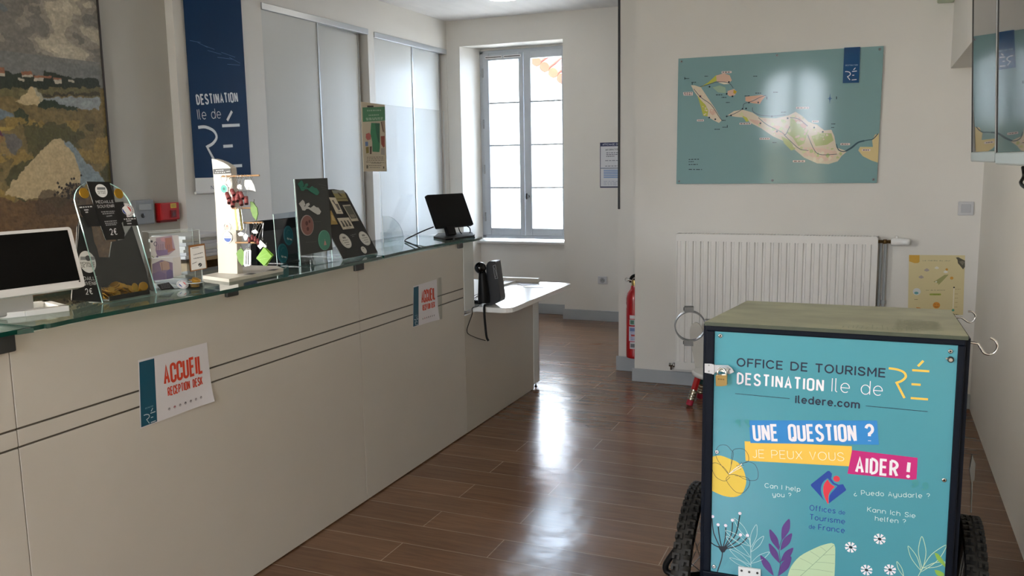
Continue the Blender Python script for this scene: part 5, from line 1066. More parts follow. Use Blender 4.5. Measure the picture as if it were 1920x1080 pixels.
A.disc(C1[0], abs(C1[2][0]-C1[0][0]), 'e8e9ea', 28, abs(C1[1][1]-C1[0][1]))
bb_ = [(-.0256,.1501),(.0226,.1449),(.0195,.1347),(-.0286,.14)]; A.poly(bb_, '8e9296'); A.disc(((bb_[0][0]+bb_[1][0])/2, (bb_[0][1]+bb_[2][1])/2), .009, '4f5458', 12)
tt('MONNAIE', *[(-.0317,.1264),(.0163,.1209)], .0075, '4a4d50', .15); tt('DE PARIS', *[(-.0309,.1172),(.0121,.1129)], .0075, '4a4d50', .15)
tt('MEDAILLE', *[(-.055,.0805),(.0109,.0725)], .0105); tt('SOUVENIR', *[(-.0595,.0653),(.0074,.0576)], .0105); tt('2€', *[(-.0402,.0347),(-.0174,.033)], .017, wt=.14)
part(b.build('side_card', t_), 'black card with a white round emblem and the price')
FH = AT(FA, .0006)
b = MB(); b.prism(FH, [(.0527,.3772),(.1353,.3737),(.1373,.3087),(.1423,.2056),(.1342,.1873),(.0661,.1901),(.0582,.2677)], 0, .002, bk); A = Art(b, AT(FH, .002))
C1 = [(.0969,.3463),(.0905,.3251),(.1186,.3454)]; A.disc(C1[0], abs(C1[2][0]-C1[0][0]), 'ecedee', 24, abs(C1[1][1]-C1[0][1]))
A.poly([(.0839,.3578),(.1139,.3568),(.1125,.349),(.0825,.3501)], '74787c'); tt('MONNAIE', *[(.0824,.3419),(.1116,.3416)], .0045, '55585c', .15); tt('DE PARIS', *[(.083,.3361),(.1094,.3358)], .0045, '55585c', .15)
tt('MEDAILLE', *[(.0664,.3073),(.1301,.3057)], .0085); tt('SOUVENIR', *[(.0671,.2925),(.1287,.2916)], .0085)
for k, (a_, c_) in enumerate(zip([(.0756,.2789),(.0784,.2726),(.09,.264),(.078,.2479),(.0784,.2417),(.0792,.2363)], [(.1256,.2784),(.1229,.2727),(.1118,.2651),(.1234,.2476),(.1238,.2409),(.1173,.2356)])): A.wtext(a_, c_, .0035, '9a9a9c', 6)
tt('2€', *[(.0885,.2046),(.1125,.2043)], .0185, wt=.14); part(b.build('header_card', t_), 'black header card')
for P_, La, Lc in (([(.003,.3041),(.0602,.3052),(.0647,.2353),(.0214,.237),(.0037,.2792)], [(.0047,.2976),(.0187,.2888),(.021,.2814)], [(.0512,.2983),(.0336,.2887),(.0306,.2816)]), ([(.1162,.3077),(.1691,.308),(.1674,.2543),(.1253,.23)], [], []), ([(.1507,.2567),(.2034,.2562),(.2033,.2267),(.1462,.2292)], [(.1534,.251),(.1617,.2441),(.1616,.2357)], [(.1994,.2501),(.1804,.2445),(.1786,.2353)])):
    b = MB(); b.prism(FA, P_, .0006, .0012, bk); A = Art(b, AT(FA, .0014))
    for a_, c_ in zip(La, Lc): A.wtext(a_, c_, .004, 'd0d0d2', 4)
    part(b.build('price_card', t_), 'black price strip')
def tricolor(A, c_, r_, ry=None):
    ry = ry or r_; A.disc(c_, r_, 'e9e7ea', 28, ry); A.disc(c_, r_*.93, 'dcdade', 28, ry*.93); A.disc(c_, r_*.62, 'f2f1f3', 24, ry*.62)
    for col, a0, a1 in (('2b4a9e', 150, 255), ('d8484a', -30, 75)): A.poly([(c_[0]+r_*.58*math.cos(math.radians(a0+(a1-a0)*i/8)), c_[1]+ry*.58*math.sin(math.radians(a0+(a1-a0)*i/8))) for i in range(9)], col)
    for k in range(18):
        a = 2*PI*k/18
        if k % 9 in (4,): continue
        A.disc((c_[0]+r_*.79*math.cos(a), c_[1]+ry*.79*math.sin(a)), r_*.055, '4a4a58', 5)
b = MB(); A = Art(b, AT(FA, .0008)); C1 = [(.1737,.2794),(.1808,.3023),(.201,.2778)]; tricolor(A, C1[0], abs(C1[2][0]-C1[0][0])*1.05, abs(C1[1][1]-C1[0][1])); part(b.build('sticker', t_), 'round tricolour sticker')
b = MB(); b.obox((V(-2.165,1.932,G), FA[1], V(0,0,1), V(FA[3].x,FA[3].y,0)), (.02,0,-.10), (.175,.004,-.006), bk); b.obox((V(-2.165,1.932,G), FA[1], V(0,0,1), V(FA[3].x,FA[3].y,0)), (.02,0,-.008), (.175,.014,-.005), bk); b.build('tray', t_)
cm_ = MB(); cm_.lathe((0,0,0), (0,0,1), [(.0135,0),(.0145,.0004),(.0145,.0018),(.0135,.0022)], gold, 24)
me_c = cm_.build('medal'); COL.objects.unlink(me_c); mesh_c = me_c.data; bpy.data.objects.remove(me_c)
for c_ in [(.0343,.3413),(.1601,.335)]:
    o = bpy.data.objects.new('coin', mesh_c); COL.objects.link(o); o.scale = (1.2, 1.2, 1)
    o.matrix_world = Matrix.Translation(at(FA, c_[0], c_[1], .0005))@FA[3].to_track_quat('Z', 'Y').to_matrix().to_4x4()@Matrix.Diagonal((1.15, 1.15, 1, 1))
    o.parent = t_; o.matrix_parent_inverse = Matrix.Translation(-t_.location); part(o, 'gold medal glued near the arch top')
def medal(p, nrm, label, group):
    o = bpy.data.objects.new('medal', mesh_c); COL.objects.link(o); q_ = V(*nrm).normalized().to_track_quat('Z', 'Y'); o.location = p; o.rotation_euler = q_.to_euler()
    return tag(o, label, 'medal', group)
rr = random.Random(3); hx = V(FA[3].x, FA[3].y, 0).normalized(); org = V(-2.165, 1.932, G)
for k in range(70):
    u, n_ = rr.uniform(.03, .165), rr.uniform(-.085, -.018); h_ = .004+.048*rr.random()*(1-abs(u-.08)/.13)*(.45+.55*(-n_/.085))
    medal(org+FA[1]*u+hx*n_+V(0,0,h_+.004), (hx.x*.5+rr.uniform(-.5,.5), rr.uniform(-.6,.6), 1), 'gold medal in the heap behind the lip of the black tray', 'medals heaped in the tray')
for k, c_ in enumerate([(.1368,.0337),(.1697,.0333)]): medal(at(AT(FA, -.0085), *c_), (FA[3]+FA[1]*(.2 if k == 0 else -.35)), ['gold medal propped upright in the tray, left one of two', 'gold medal propped upright in the tray, right one of two'][k], None)

t_.location.z += .003
# note holder
FN = FT(-2.221, 2.17, G, 29, 0)
t_ = empty('acrylic_holder', (-2.23, 2.22, G), 'clear acrylic box holding two purple souvenir notes', 'holder')
hq = [(.006,.1949),(.1736,.1841),(.1723,.0047),(-.004,.0269)]
hu0, hu1, hv = hq[0][0], hq[1][0], hq[0][1]
b = MB(); D = -.075
for a_, c_ in (((hu0,0,-.003),(hu1,hv,0)), ((hu0,0,D),(hu1,hv,D+.003)), ((hu0,0,D),(hu0+.003,hv,0)), ((hu1-.003,0,D),(hu1,hv,0)), ((hu0,0,D),(hu1,.003,0))): b.obox(FN, a_, c_, acry)
for a_, c_ in (((hu0,hv,-.003),(hu1,hv+.0012,0)), ((hu0,hv,D),(hu1,hv+.0012,D+.003)), ((hu1-.001,0,-.003),(hu1+.0008,hv,0)), ((hu1-.001,0,D),(hu1+.0008,hv,D+.003))): b.obox(FN, a_, c_, mat('acrylic_bright_edge', 'd5dde0', .1))
b.build('box', t_)
FF = FT(-2.221+math.cos(math.radians(29))*.034, 2.17-math.sin(math.radians(29))*.034, G, 29, 48)
b = MB(); b.obox(FF, (hu0+.01, 0, -.003), (hu1-.02, .048, 0), acry); A = Art(b, FF)
A.poly([(hu0+.02, .006), (hu0+.062, .008), (hu0+.052, .038), (hu0+.012, .032)], '17171a')
for k in range(4): A.wtext((hu0+.022, .014+k*.006), (hu0+.052, .015+k*.006), .0018, '77777c', 4)
tricolor(A, (hu0+.093, .022), .0195); part(b.build('foot', t_), 'sloping clear foot with a black label and a tricolour sticker')
FNn = AT(FN, -.010)
pale_, pur, pk_ = 'd9d0d2', '7a5b8c', 'b07a86'
b = MB(); n1 = [(.0118,.1807),(.1057,.1807),(.1063,.1077),(.0088,.1101)]; n1 = [(min(hu1-.006, max(p[0], hu0+.006)), max(p[1], .006)) for p in n1]; b.prism(FNn, n1, -.0004, 0, ink(pale_)); A = Art(b, FNn)
A.poly([(.0318,.1762),(.0839,.181),(.092,.1324),(.068,.1154),(.0319,.1147),(.0266,.1349)], 'a98a9f'); A.poly([(.0607,.1731),(.0824,.1752),(.0832,.1377),(.0931,.1323),(.0663,.1237),(.0587,.1442)], 'a8635a')
A.poly([(.0288,.1347),(.067,.1342),(.0659,.1179),(.0385,.1142),(.0301,.1207)], '7c5f94')
for a_, c_ in zip([(.0328,.153),(.0392,.1548),(.0459,.1544),(.0527,.1551),(.0682,.1505),(.0739,.1512)], [(.0312,.1299),(.0377,.1271),(.0445,.1289),(.0513,.1295),(.0666,.1342),(.0732,.1349)]): A.line([a_, c_], .0016, '6b4a68')
A.poly([(.045,.173),(.0587,.1768),(.061,.1603),(.0488,.1635)], 'c98f9a')
A.disc([(.0168,.1652)][0], .004, '2a2440', 8); A.text('0', [(.0237,.1495)][0], [(.033,.1492)][0], .0135, '4b3a66', .16)
A.disc([(.0313,.1136)][0], .004, '6c5a86', 8); A.wtext(*[(.0131,.1174),(.0215,.1097)], .003, '8a9a70', 2)
tag(b.build('souvenir_note', loc=tuple(at(FNn, n1[3][0], n1[3][1]))), 'upper souvenir note with a large zero, pink and purple, inside the clear box', 'note')
FNm = AT(FN, -.014)
b = MB(); n2 = [(.0146,.1077),(.1087,.1072),(.1077,.0432),(.0096,.0322)]; n2 = [(min(hu1-.006, max(p[0], hu0+.006)), max(p[1], .006)) for p in n2]; b.prism(FNm, n2, -.0004, 0, ink(pale_)); A = Art(b, FNm)
A.poly([(.0144,.0891),(.0454,.1005),(.0809,.0882),(.0795,.0363),(.0115,.0334)], '84698f'); A.poly([(.0381,.0918),(.0565,.0973),(.0696,.0891),(.0702,.0655),(.0429,.0656)], 'c09a90'); A.poly([(.0584,.0595),(.0703,.0679),(.0801,.0599),(.0795,.0363),(.0565,.0333)], '5c4a86'); A.poly([(.0131,.0566),(.0361,.0639),(.0556,.0527),(.0542,.033),(.0124,.0338)], '6d5488')
A.line([(.0448,.0912),(.0461,.063)], .0016, '7c4a50'); A.poly([(.0821,.1046),(.1086,.106),(.1077,.0432),(.0844,.0406)], 'd3c6c0')
tag(b.build('souvenir_note', loc=tuple(at(FNm, n2[3][0], n2[3][1]))), 'lower purple souvenir note with a skyline, inside the clear box', 'note')
# card in a brown frame
b = MB(); FP_ = AT(FN, .001); fq = [(.1323,.1442),(.1865,.1475),(.1903,.0609),(.1331,.054)]; fi = [(.1364,.1368),(.1838,.1418),(.1864,.0632),(.1358,.0585)]
t_ = empty('framed_card', tuple(at(FP_, fq[3][0], fq[3][1])), 'small white price card in a brown frame on the front of the clear note box', 'card')
b.prism(FP_, fq, 0, .005, mat('brown_frame_wood', '8a5a2c', .5)); b.build('frame', t_)
b = MB(); b.prism(FP_, fi, .005, .0055, ink('dcdad6')); A = Art(b, AT(FP_, .0056))
for a_, c_ in zip([(.1421,.1341),(.1464,.1112),(.1455,.0982),(.1396,.0808)], [(.1656,.1359),(.1774,.1172),(.1788,.1022),(.1553,.0867)]): A.wtext(a_, c_, .0026, '6a6a6a', 5)
A.disc([(.1656,.0758)][0], .0062, '17181a'); A.wtext(*[(.1626,.0729),(.17,.0771)], .002, 'c8c8c8', 2); b.build('card', t_)
# glass dish with gold medals
jc = [(-2.1216,2.2672)][0]
b = MB(); b.lathe((jc[0], jc[1], G), (0,0,1), [(.026,0),(.030,.002),(.031,.022),(.0285,.022),(.0275,.005),(.001,.004)], acry, 28); b.torus((jc[0], jc[1], G+.022), (0,0,1), .0297, .0014, MATS['acrylic_bright_edge'], 28); tag(b.build('glass_dish', loc=(jc[0], jc[1], G)), 'small round glass dish under a pile of gold medals, beside the note box', 'dish')
for k, (dx, dy, dz, nx, ny) in enumerate(((0,0,.0065,0,0), (-.004,.003,.009,.05,.1), (.004,-.004,.0125,.15,-.1), (-.005,-.003,.016,.3,.1), (.003,.004,.0215,.35,-.15), (.008,-.004,.027,.5,-.1), (.002,.007,.030,.45,.1), (-.006,.0,.026,.2,.2))): medal((jc[0]+dx, jc[1]+dy, G+dz), (nx, ny, 1), 'gold medal piled in the small glass dish', 'medals in the glass dish')

# keyring stand
KY = 2.56
t_ = empty('keyring_stand', (-2.2, 2.6, G), 'white wooden keyring stand with four pegs on the glass counter', 'display stand')
ivory = mat('cream_painted_wood', 'd3cdc3', .42)
b = MB(); kb = [(-2.1144,2.4274),(-2.1286,2.7543),(-2.2073,2.8148),(-2.326,2.8012),(-2.2851,2.4832)]; b.prism(FZ(0), kb, G, G+.012, ivory); A = Art(b, FZ(G+.012))
for q_ in ([(-2.1491,2.5459),(-2.1538,2.5895),(-2.1291,2.5963),(-2.1169,2.5548)], [(-2.1436,2.6697),(-2.1484,2.7166),(-2.1294,2.7298),(-2.1126,2.6782)]): A.poly(q_, '35302c')
b.build('base', t_, bev=.0015)
b = MB(); po = [(-2.2782,1.1047),(-2.1884,1.1091),(-2.1825,1.2315),(-2.1839,1.3682),(-2.1877,1.4585),(-2.189,1.4998),(-2.2012,1.5102),(-2.2232,1.5209),(-2.2511,1.5303),(-2.2755,1.5352),(-2.2724,1.4818),(-2.2709,1.3588),(-2.2739,1.2297)]
b.prism(FY(KY), po, -.03, 0, ivory); b.build('post', t_, bev=.002)
lq = [(-2.2693,1.4972),(-2.1874,1.4989),(-2.1877,1.4801),(-2.268,1.4782)]
b = MB(); b.prism(FY(2.559), lq, 0, .002, bk); A = Art(b, FY(2.5569))
for a_, c_ in zip([(-2.2557,1.4907),(-2.2609,1.4836),(-2.2079,1.4866)], [(-2.22,1.4921),(-2.2138,1.4848),(-2.1907,1.4882)]): A.wtext(a_, c_, .0022, 'd8d8d8', 4)
part(b.build('label', t_), 'small black label with white handwriting')
pegw = mat('peg_wood', 'b98f62', .5)
PG = [[(-2.2156,1.4699),(-2.0454,1.4718)], [(-2.1765,1.3539),(-2.0868,1.3552)], [(-2.1159,1.3008),(-2.0437,1.3034)], [(-2.1704,1.2276),(-2.0782,1.2294)]]
for k, pg in enumerate(PG):
    b = MB(); b.tube([(pg[0][0], 2.54, pg[0][1]), (pg[1][0], 2.54, pg[1][1])], .0032, pegw, 8)
    xs = po[5-2*0][0] if k == 0 else max(pg[0][0]-.0, -2.22)
    b.tube([(pg[0][0]+.004, 2.54, pg[0][1]), (pg[0][0]-.004 if k != 2 else po[3][0]-.01, 2.565, pg[0][1])], .0032, pegw, 8)
    b.build('peg', t_)
def kring(c_, r_, y, wire=.0013): s = MB(); s.torus((c_[0], y, c_[1]), (.15,1,.1), r_, wire, chrome, 20); return s
def keyring(kind, body, label, group, anchor, ring_r=.006, y=2.53, ringlabel=None):
    o = body.build('keyring', loc=anchor); tag(o, label, 'keyring', group)
    s = kring((anchor[0], anchor[2]), ring_r, anchor[1]); s.build('ring', o).matrix_parent_inverse = Matrix.Translation(-o.location)
    return o
# two round photo keyrings
for (rc_, mc_, col, lb_) in (([(-2.1972,1.4628),(-2.1961,1.4775),(-2.1974,1.4248),(-2.1959,1.444)], None, 'a', 'round silver keyring with a turquoise centre, on the top peg'), ([(-2.1942,1.2861),(-2.1929,1.3029),(-2.195,1.2475),(-2.1933,1.2694)], None, 'b', 'round silver keyring with a white and blue centre, halfway down the post')):
    r1 = abs(rc_[1][1]-rc_[0][1])*.92; r2 = abs(rc_[3][1]-rc_[2][1])
    s = MB(); s.lathe((rc_[2][0], 2.53, rc_[2][1]), (0,-1,0), [(r2,0),(r2,.003),(r2*.82,.004),(r2*.8,.003)], chrome, 28); A = Art(s, FY(2.5265))
    if col == 'a': A.disc(rc_[2], r2*.8, '9fb7b4'); A.disc(rc_[2], r2*.7, '3fb0a2'); A.disc((rc_[2][0], rc_[2][1]), r2*.3, '1f7d74', 9)
    else:
        A.disc(rc_[2], r2*.8, 'e8e8ea'); A.poly([(rc_[2][0]+r2*.78*math.cos(math.radians(a)), rc_[2][1]+r2*.78*math.sin(math.radians(a))) for a in range(190, 351, 16)], '2a56b0'); A.line([(rc_[2][0]-r2*.6, rc_[2][1]+.001), (rc_[2][0]+r2*.6, rc_[2][1]+.001)], .0016, '6f7c96')
    o = tag(s.build('keyring', loc=(rc_[2][0], 2.53, rc_[2][1]-r2)), lb_, 'keyring')
    s = MB(); s.torus((rc_[0][0], 2.528, rc_[0][1]), (0,1,0), r1, .0016, chrome, 28); s.build('ring', o).matrix_parent_inverse = Matrix.Translation(-o.location)
    if col == 'b': s = MB(); A = Art(s, FY(2.527)); A.disc((rc_[0][0], rc_[0][1]-.001), r1*.6, 'd9b9ae'); A.disc((rc_[0][0], rc_[0][1]+.003), r1*.25, 'b98a78', 8); s.build('charm', o).matrix_parent_inverse = Matrix.Translation(-o.location)
leather = mat('rose_leather', '924848', .5, noise=.15, nscale=60)
def roll(c_, d_, label, group, peg, L=.030, r_=.0074, y=2.52):
    c = V(c_[0], y, c_[1]); d = V(*d_).normalized(); s = MB()
    s.lathe(c-d*L/2, d, [(r_*.7,.001),(r_,0),(r_,L),(r_*.7,L-.001)], leather, 12); s.lathe(c+d*(L/2-.0008), d, [(r_*.72,0),(r_*.72,.0002)], mat('leather_inside', '2a1414', .7), 10)
    o = tag(s.build('leather_keyring', loc=tuple(c)), label, 'keyring', group)
    s = MB(); top = V(c.x, 2.54, peg); s.torus(top-V(0,0,.0012), (1,.1,.05), .0068, .0008, chrome, 14, 5); s.tube([top-V(0,0,.009), c-d*L*.4], .0008, chrome, 5); s.build('ring', o).matrix_parent_inverse = Matrix.Translation(-o.location)
rl = random.Random(5)
for c_ in [(-2.17,1.3992),(-2.1466,1.4112),(-2.1268,1.4005),(-2.1012,1.4014),(-2.1616,1.3836),(-2.1373,1.3872),(-2.1118,1.3792),(-2.0821,1.3837),(-2.1424,1.3712),(-2.1231,1.3903)]: roll((c_[0], c_[1]), (.55+rl.uniform(-.3,.3), -.6+rl.uniform(-.3,.3), -.75), 'rolled rose leather keyring in the bunch on the top peg', 'rose leather keyrings on the top peg', PG[0][0][1], y=2.512+rl.uniform(-.008,.003))
for c_ in [(-2.0813,1.241),(-2.0675,1.2493),(-2.0547,1.2442),(-2.0432,1.2364)]: roll((c_[0], c_[1]), (.35, -.5, -.8), 'rolled rose leather keyring in the small bunch on the third peg', 'rose leather keyrings on the third peg', PG[2][0][1], L=.022, r_=.0045, y=2.508)
gleather = mat('green_leather', '5f8c1f', .45, noise=.12, nscale=50)
def plate(pts, y, th, m, label, group=None, peg=None, px=None, name='keyring', art=None):
    s = MB(); s.prism(FY(y), pts, -th, 0, m)
    if art: art(Art(s, FY(y)))
    x_ = sum(p[0] for p in pts)/len(pts); zt_ = max(p[1] for p in pts)
    o = tag(s.build(name, loc=(x_, y, min(p[1] for p in pts))), label, 'keyring', group)
    if peg is not None:
        s = MB(); s.torus((px or x_, y+.004, zt_+.003), (1,.3,0), .005, .0009, chrome, 14, 5); s.tube([(px or x_, y+.004, zt_+.007), (px or x_, 2.54, peg)], .0008, chrome, 5); s.build('ring', o).matrix_parent_inverse = Matrix.Translation(-o.location)
    return o
plate([(-2.0835,1.3789),(-2.0727,1.3767),(-2.055,1.356),(-2.0532,1.3348),(-2.0626,1.3103),(-2.0764,1.3257),(-2.0842,1.3479)], 2.528, .004, gleather, 'green leather keyring leaf hanging right of the second peg', None, PG[1][1][1])
plate([(-2.1609,1.1893),(-2.1527,1.2009),(-2.1369,1.209),(-2.1245,1.1948),(-2.1241,1.154),(-2.1384,1.1444),(-2.153,1.16)], 2.528, .004, gleather, 'green leather keyring leaf hanging left of the lowest peg', None, PG[3][0][1])
gn = mat('lime_leather', '84bb3a', .4)
plate([(-2.03,1.2155),(-1.9956,1.1843),(-2.0331,1.1474),(-2.067,1.1743)], 2.522, .004, gn, 'lime green diamond keyring, the front one of two at the lowest peg', None, PG[3][1][1], art=lambda A: (A.line([(-2.0575,1.1768),(-2.0179,1.1935),(-2.0023,1.1828)], .0008, 'a8d868'), A.wtext(*[(-2.0524,1.1702),(-2.0191,1.1756)], .0016, 'b6e07a', 3)))
plate([(-2.0337,1.2147),(-1.9979,1.187),(-2.0319,1.1452),(-2.0592,1.1647)], 2.532, .004, gn, 'lime green diamond keyring, the one behind at the lowest peg', None, PG[3][1][1])
clr = mat('brushed_tag', 'c9cccd', .3, .5)
for P_, lb_ in (([(-2.101,1.4564),(-2.0724,1.4561),(-2.0612,1.4363),(-2.0557,1.4143),(-2.068,1.4187),(-2.0969,1.4224),(-2.1052,1.4365)], 'white tag keyring at the right of the top peg'), ([(-2.1369,1.4368),(-2.127,1.442),(-2.1163,1.4366),(-2.1184,1.4234),(-2.1297,1.4217),(-2.1381,1.4279)], 'white heart keyring in the middle of the top peg'), ([(-2.1803,1.448),(-2.1686,1.4546),(-2.1633,1.4434),(-2.1704,1.4314),(-2.1797,1.4346)], 'grey oval keyring close to the post on the top peg'), ([(-2.0858,1.2719),(-2.0676,1.2789),(-2.0562,1.2688),(-2.0605,1.2633),(-2.077,1.264)], 'grey tag keyring under the third peg'), ([(-2.148,1.2619),(-2.1351,1.2689),(-2.1198,1.2642),(-2.125,1.2551),(-2.1419,1.2539)], 'grey heart keyring left of the small rose bunch'), ([(-2.124,1.2533),(-2.1132,1.2634),(-2.1014,1.2559),(-2.1093,1.2401),(-2.1178,1.2381)], 'pale heart keyring touching the small rose bunch'), ([(-2.1682,1.2932),(-2.1589,1.3114),(-2.1461,1.3093),(-2.1424,1.2913),(-2.1513,1.2781),(-2.1636,1.2798)], 'silver disc keyring below the second peg'), ([(-2.062,1.2185),(-2.0483,1.2412),(-2.0213,1.2194),(-2.0256,1.2126),(-2.039,1.2168),(-2.0507,1.2076)], 'clear tag keyring above the lime diamonds')):
    plate(P_, 2.527, .002, clr if 'white' not in lb_ else white, lb_, None, max(pg[0][1] for pg in PG if pg[0][1] >= max(p[1] for p in P_)-.02 or pg is PG[0]) if False else min([pg[0][1] for pg in PG if pg[0][1] >= max(p[1] for p in P_)-.004] or [PG[0][0][1]]))
strap = mat('olive_brass_strap', '8c8148', .35, .5)
for k in range(6):
    P_ = [(-2.1517,1.3499),(-2.1425,1.3522),(-2.1405,1.276),(-2.1496,1.2749)]; dx = k*.0042
    top_, bot_ = P_[0], P_[2]
    plate([(P_[0][0]+dx*.75, P_[0][1]), (P_[1][0]+dx*.75, P_[1][1]), (P_[2][0]+dx, P_[2][1]+.004*(k % 2)), (P_[3][0]+dx, P_[3][1])], 2.522+.003*(k % 3), .0015, chrome if k % 2 else strap, 'narrow metal strip keyring in the fan under the second peg', 'metal strip keyrings on the second peg', PG[1][0][1])
for k in range(5):
    P_ = [(-2.1181,1.1978),(-2.1145,1.201),(-2.1077,1.2021),(-2.1047,1.1981),(-2.1095,1.1483),(-2.1143,1.1436),(-2.1198,1.1448),(-2.1228,1.1501)]; dx = k*.0045
    plate([(p[0]+dx, p[1]+.0008*k) for p in P_], 2.520+.002*(k % 2), .002, chrome, 'slim steel bar keyring in the row under the lowest peg', 'steel bar keyrings on the lowest peg', PG[3][0][1])

# clear stand with blue round stickers
FS = FT(-2.322, 2.956, G, 0, 2)
cq = [(.0114,.2084),(.1634,.2117),(.1481,-.0011),(-.0018,-.0036)]
t_ = empty('acrylic_stand', (-2.34, 3.04, G), 'clear acrylic stand with two blue round stickers, beside the keyring stand', 'display stand')
b = MB(); b.prism(FS, [(cq[0][0], .003), (cq[1][0], .003), (cq[1][0], cq[1][1]), (cq[0][0], cq[0][1])], -.003, 0, pane_mat('smoky_acrylic', (.78, .82, .86), .02), MATS['acrylic_edge']); b.build('upright', t_)
b = MB(); b.box((-2.40, 2.956+cq[0][0], G), (-2.29, 2.956+cq[1][0], G+.003), acry); b.build('base', t_)
blue_isl = lambda A, c_, s, col: A.poly([(c_[0]+x*s, c_[1]+y*s) for x, y in ISL], col)
ISL = [(-1,.33),(-.67,.67),(-.55,.55),(-.44,.22),(-.57,.1),(-.43,.06),(-.3,.34),(-.1,.41),(-.03,.22),(-.22,.06),(.07,-.07),(.35,.16),(.56,0),(.76,-.02),(1,-.39),(.89,-.64),(.72,-.68),(.31,-.43),(-.1,-.15),(-.34,-.15),(-.47,-.3),(-.67,-.27),(-.8,.02)]
for P_, lb_ in (([(.0993,.1117),(.1049,.154),(.1311,.109)], 'upper blue round sticker on the clear stand'), ([(.0515,.0398),(.057,.0818),(.0851,.0364)], 'lower blue round sticker on the clear stand')):
    c_ = P_[0]; r_ = abs(P_[1][1]-P_[0][1]); rx_ = abs(P_[2][0]-P_[0][0])
    b = MB(); ring_ = lambda k: [(c_[0]+rx_*k*math.cos(2*PI*i/28), c_[1]+r_*k*math.sin(2*PI*i/28)) for i in range(28)]
    b.prism(FS, ring_(1), .0004, .0018, ink('1d6f80')); A = Art(b, AT(FS, .0019)); A.line(ring_(.9)+[ring_(.9)[0]], .0012, '4f9aa6')
    A.poly([(c_[0]+x*rx_*.55+rx_*.1, c_[1]+y*r_*.28-r_*.35) for x, y in ISL], 'd9e4e6'); A.line(smooth([(c_[0]-rx_*.4, c_[1]+r_*.2), (c_[0]-rx_*.1, c_[1]+r_*.55), (c_[0]+rx_*.3, c_[1]+r_*.5)], 3), .0009, '7fb4bc')
    tag(b.build('round_sticker', loc=tuple(at(FS, c_[0], c_[1]-r_))), lb_, 'sticker')

# black board with island magnets
FK = FT(-2.15, 2.9, G, 0, 2)
kq = [(.0025,.3545),(.2273,.3543),(.2261,.0475),(.0014,.0458)]
t_ = empty('magnet_board', (-2.16, 3.0, G), 'upright black display board with island magnets, left of the slanted board', 'display board')
cb_ = mat('charcoal_board', '3a3c3c', .45)
b = MB(); b.prism(FK, kq, -.004, 0, cb_); b.build('board', t_)
b = MB(); F0 = (V(0,0,0), V(0,1,0), V(0,0,1), V(1,0,0)); y0_, y1_ = 2.9+kq[3][0], 2.9+kq[2][0]
b.box((-2.25, y0_, G+.0005), (-2.12, y1_, G+.0035), acry); b.prism(FK, [(kq[3][0], .003), (kq[2][0], .003), (kq[1][0], kq[1][1]), (kq[0][0], kq[0][1])], -.0075, -.0045, acry, MATS['acrylic_edge']); b.build('acrylic_foot', t_)
b = MB(); A = Art(b, FK, .0004)
for a_, c_ in zip([(.1613,.3306),(.1754,.3172),(.1805,.3077),(.1035,.1762),(.0411,.0966)], [(.2208,.3195),(.2193,.3083),(.2091,.3048),(.1566,.1737),(.1113,.0929)]): A.wtext(a_, c_, .0018, '5a5d5c', 5)
b.build('lettering', t_)
for P_, col, lb_ in (([(.0157,.3346),(.0407,.3487),(.0487,.343),(.0544,.3284),(.0443,.3234),(.0546,.3211),(.065,.3334),(.0801,.3357),(.0838,.3272),(.0692,.3205),(.0892,.3142),(.1115,.3234),(.1256,.3155),(.1406,.3137),(.1569,.2963),(.1462,.2857),(.1338,.2845),(.105,.297),(.0769,.3111),(.0593,.3119),(.0497,.3058),(.0353,.3076),(.0283,.3205)], '2f7a68', 'green island-shaped magnet at the top of the upright black board'), ([(.0141,.2553),(.0397,.2692),(.0479,.2634),(.0537,.2486),(.0435,.2437),(.054,.2414),(.0646,.2535),(.0801,.2557),(.0839,.2471),(.069,.2406),(.0895,.234),(.1123,.2431),(.1268,.235),(.1422,.2331),(.1589,.2154),(.148,.2049),(.1352,.2038),(.1057,.2166),(.0769,.231),(.0588,.232),(.049,.226),(.0342,.2279),(.027,.241)], 'c9cbca', 'white island-shaped magnet on the upright black board')):
    b = MB(); b.prism(FK, P_, .0005, .0035, ink(col)); tag(b.build('island_magnet', loc=tuple(at(FK, *P_[16]))), lb_, 'magnet')
for P_, col, rim_, lb_ in (([(.0566,.1648),(.0622,.2071),(.0998,.1617)], '8c605a', 'a89a98', 'rose round magnet on the upright black board'), ([(.1686,.0939),(.1742,.1364),(.2112,.0902)], '4c8f7c', '5f9c8a', 'green round magnet low on the upright black board')):
    c_ = P_[0]; r_ = abs(P_[1][1]-P_[0][1]); rx_ = abs(P_[2][0]-P_[0][0]); el = lambda k: [(c_[0]+rx_*k*math.cos(2*PI*i/28), c_[1]+r_*k*math.sin(2*PI*i/28)) for i in range(28)]
    b = MB(); b.prism(FK, el(1), .0005, .0035, ink(rim_)); A = Art(b, AT(FK, .0036)); A.poly(el(.93), col)
    if 'rose' in lb_:
        for dx, dy, s in ((-.1,.2,.22),(.35,.35,.16),(0,-.35,.2)): A.disc((c_[0]+dx*rx_, c_[1]+dy*r_), s*rx_, '5c3430', 9)
    else: A.poly([(c_[0]-.08*rx_, c_[1]-.1*r_), (c_[0]+.12*rx_, c_[1]-.1*r_), (c_[0]+.25*rx_, c_[1]-.5*r_), (c_[0]-.2*rx_, c_[1]-.5*r_)], 'c08f8a'); A.line([(c_[0], c_[1]-.1*r_), (c_[0]+.02*rx_, c_[1]+.1*r_)], .002, 'c8a8a0')
    tag(b.build('round_magnet', loc=tuple(at(FK, c_[0], c_[1]-r_))), lb_, 'magnet')

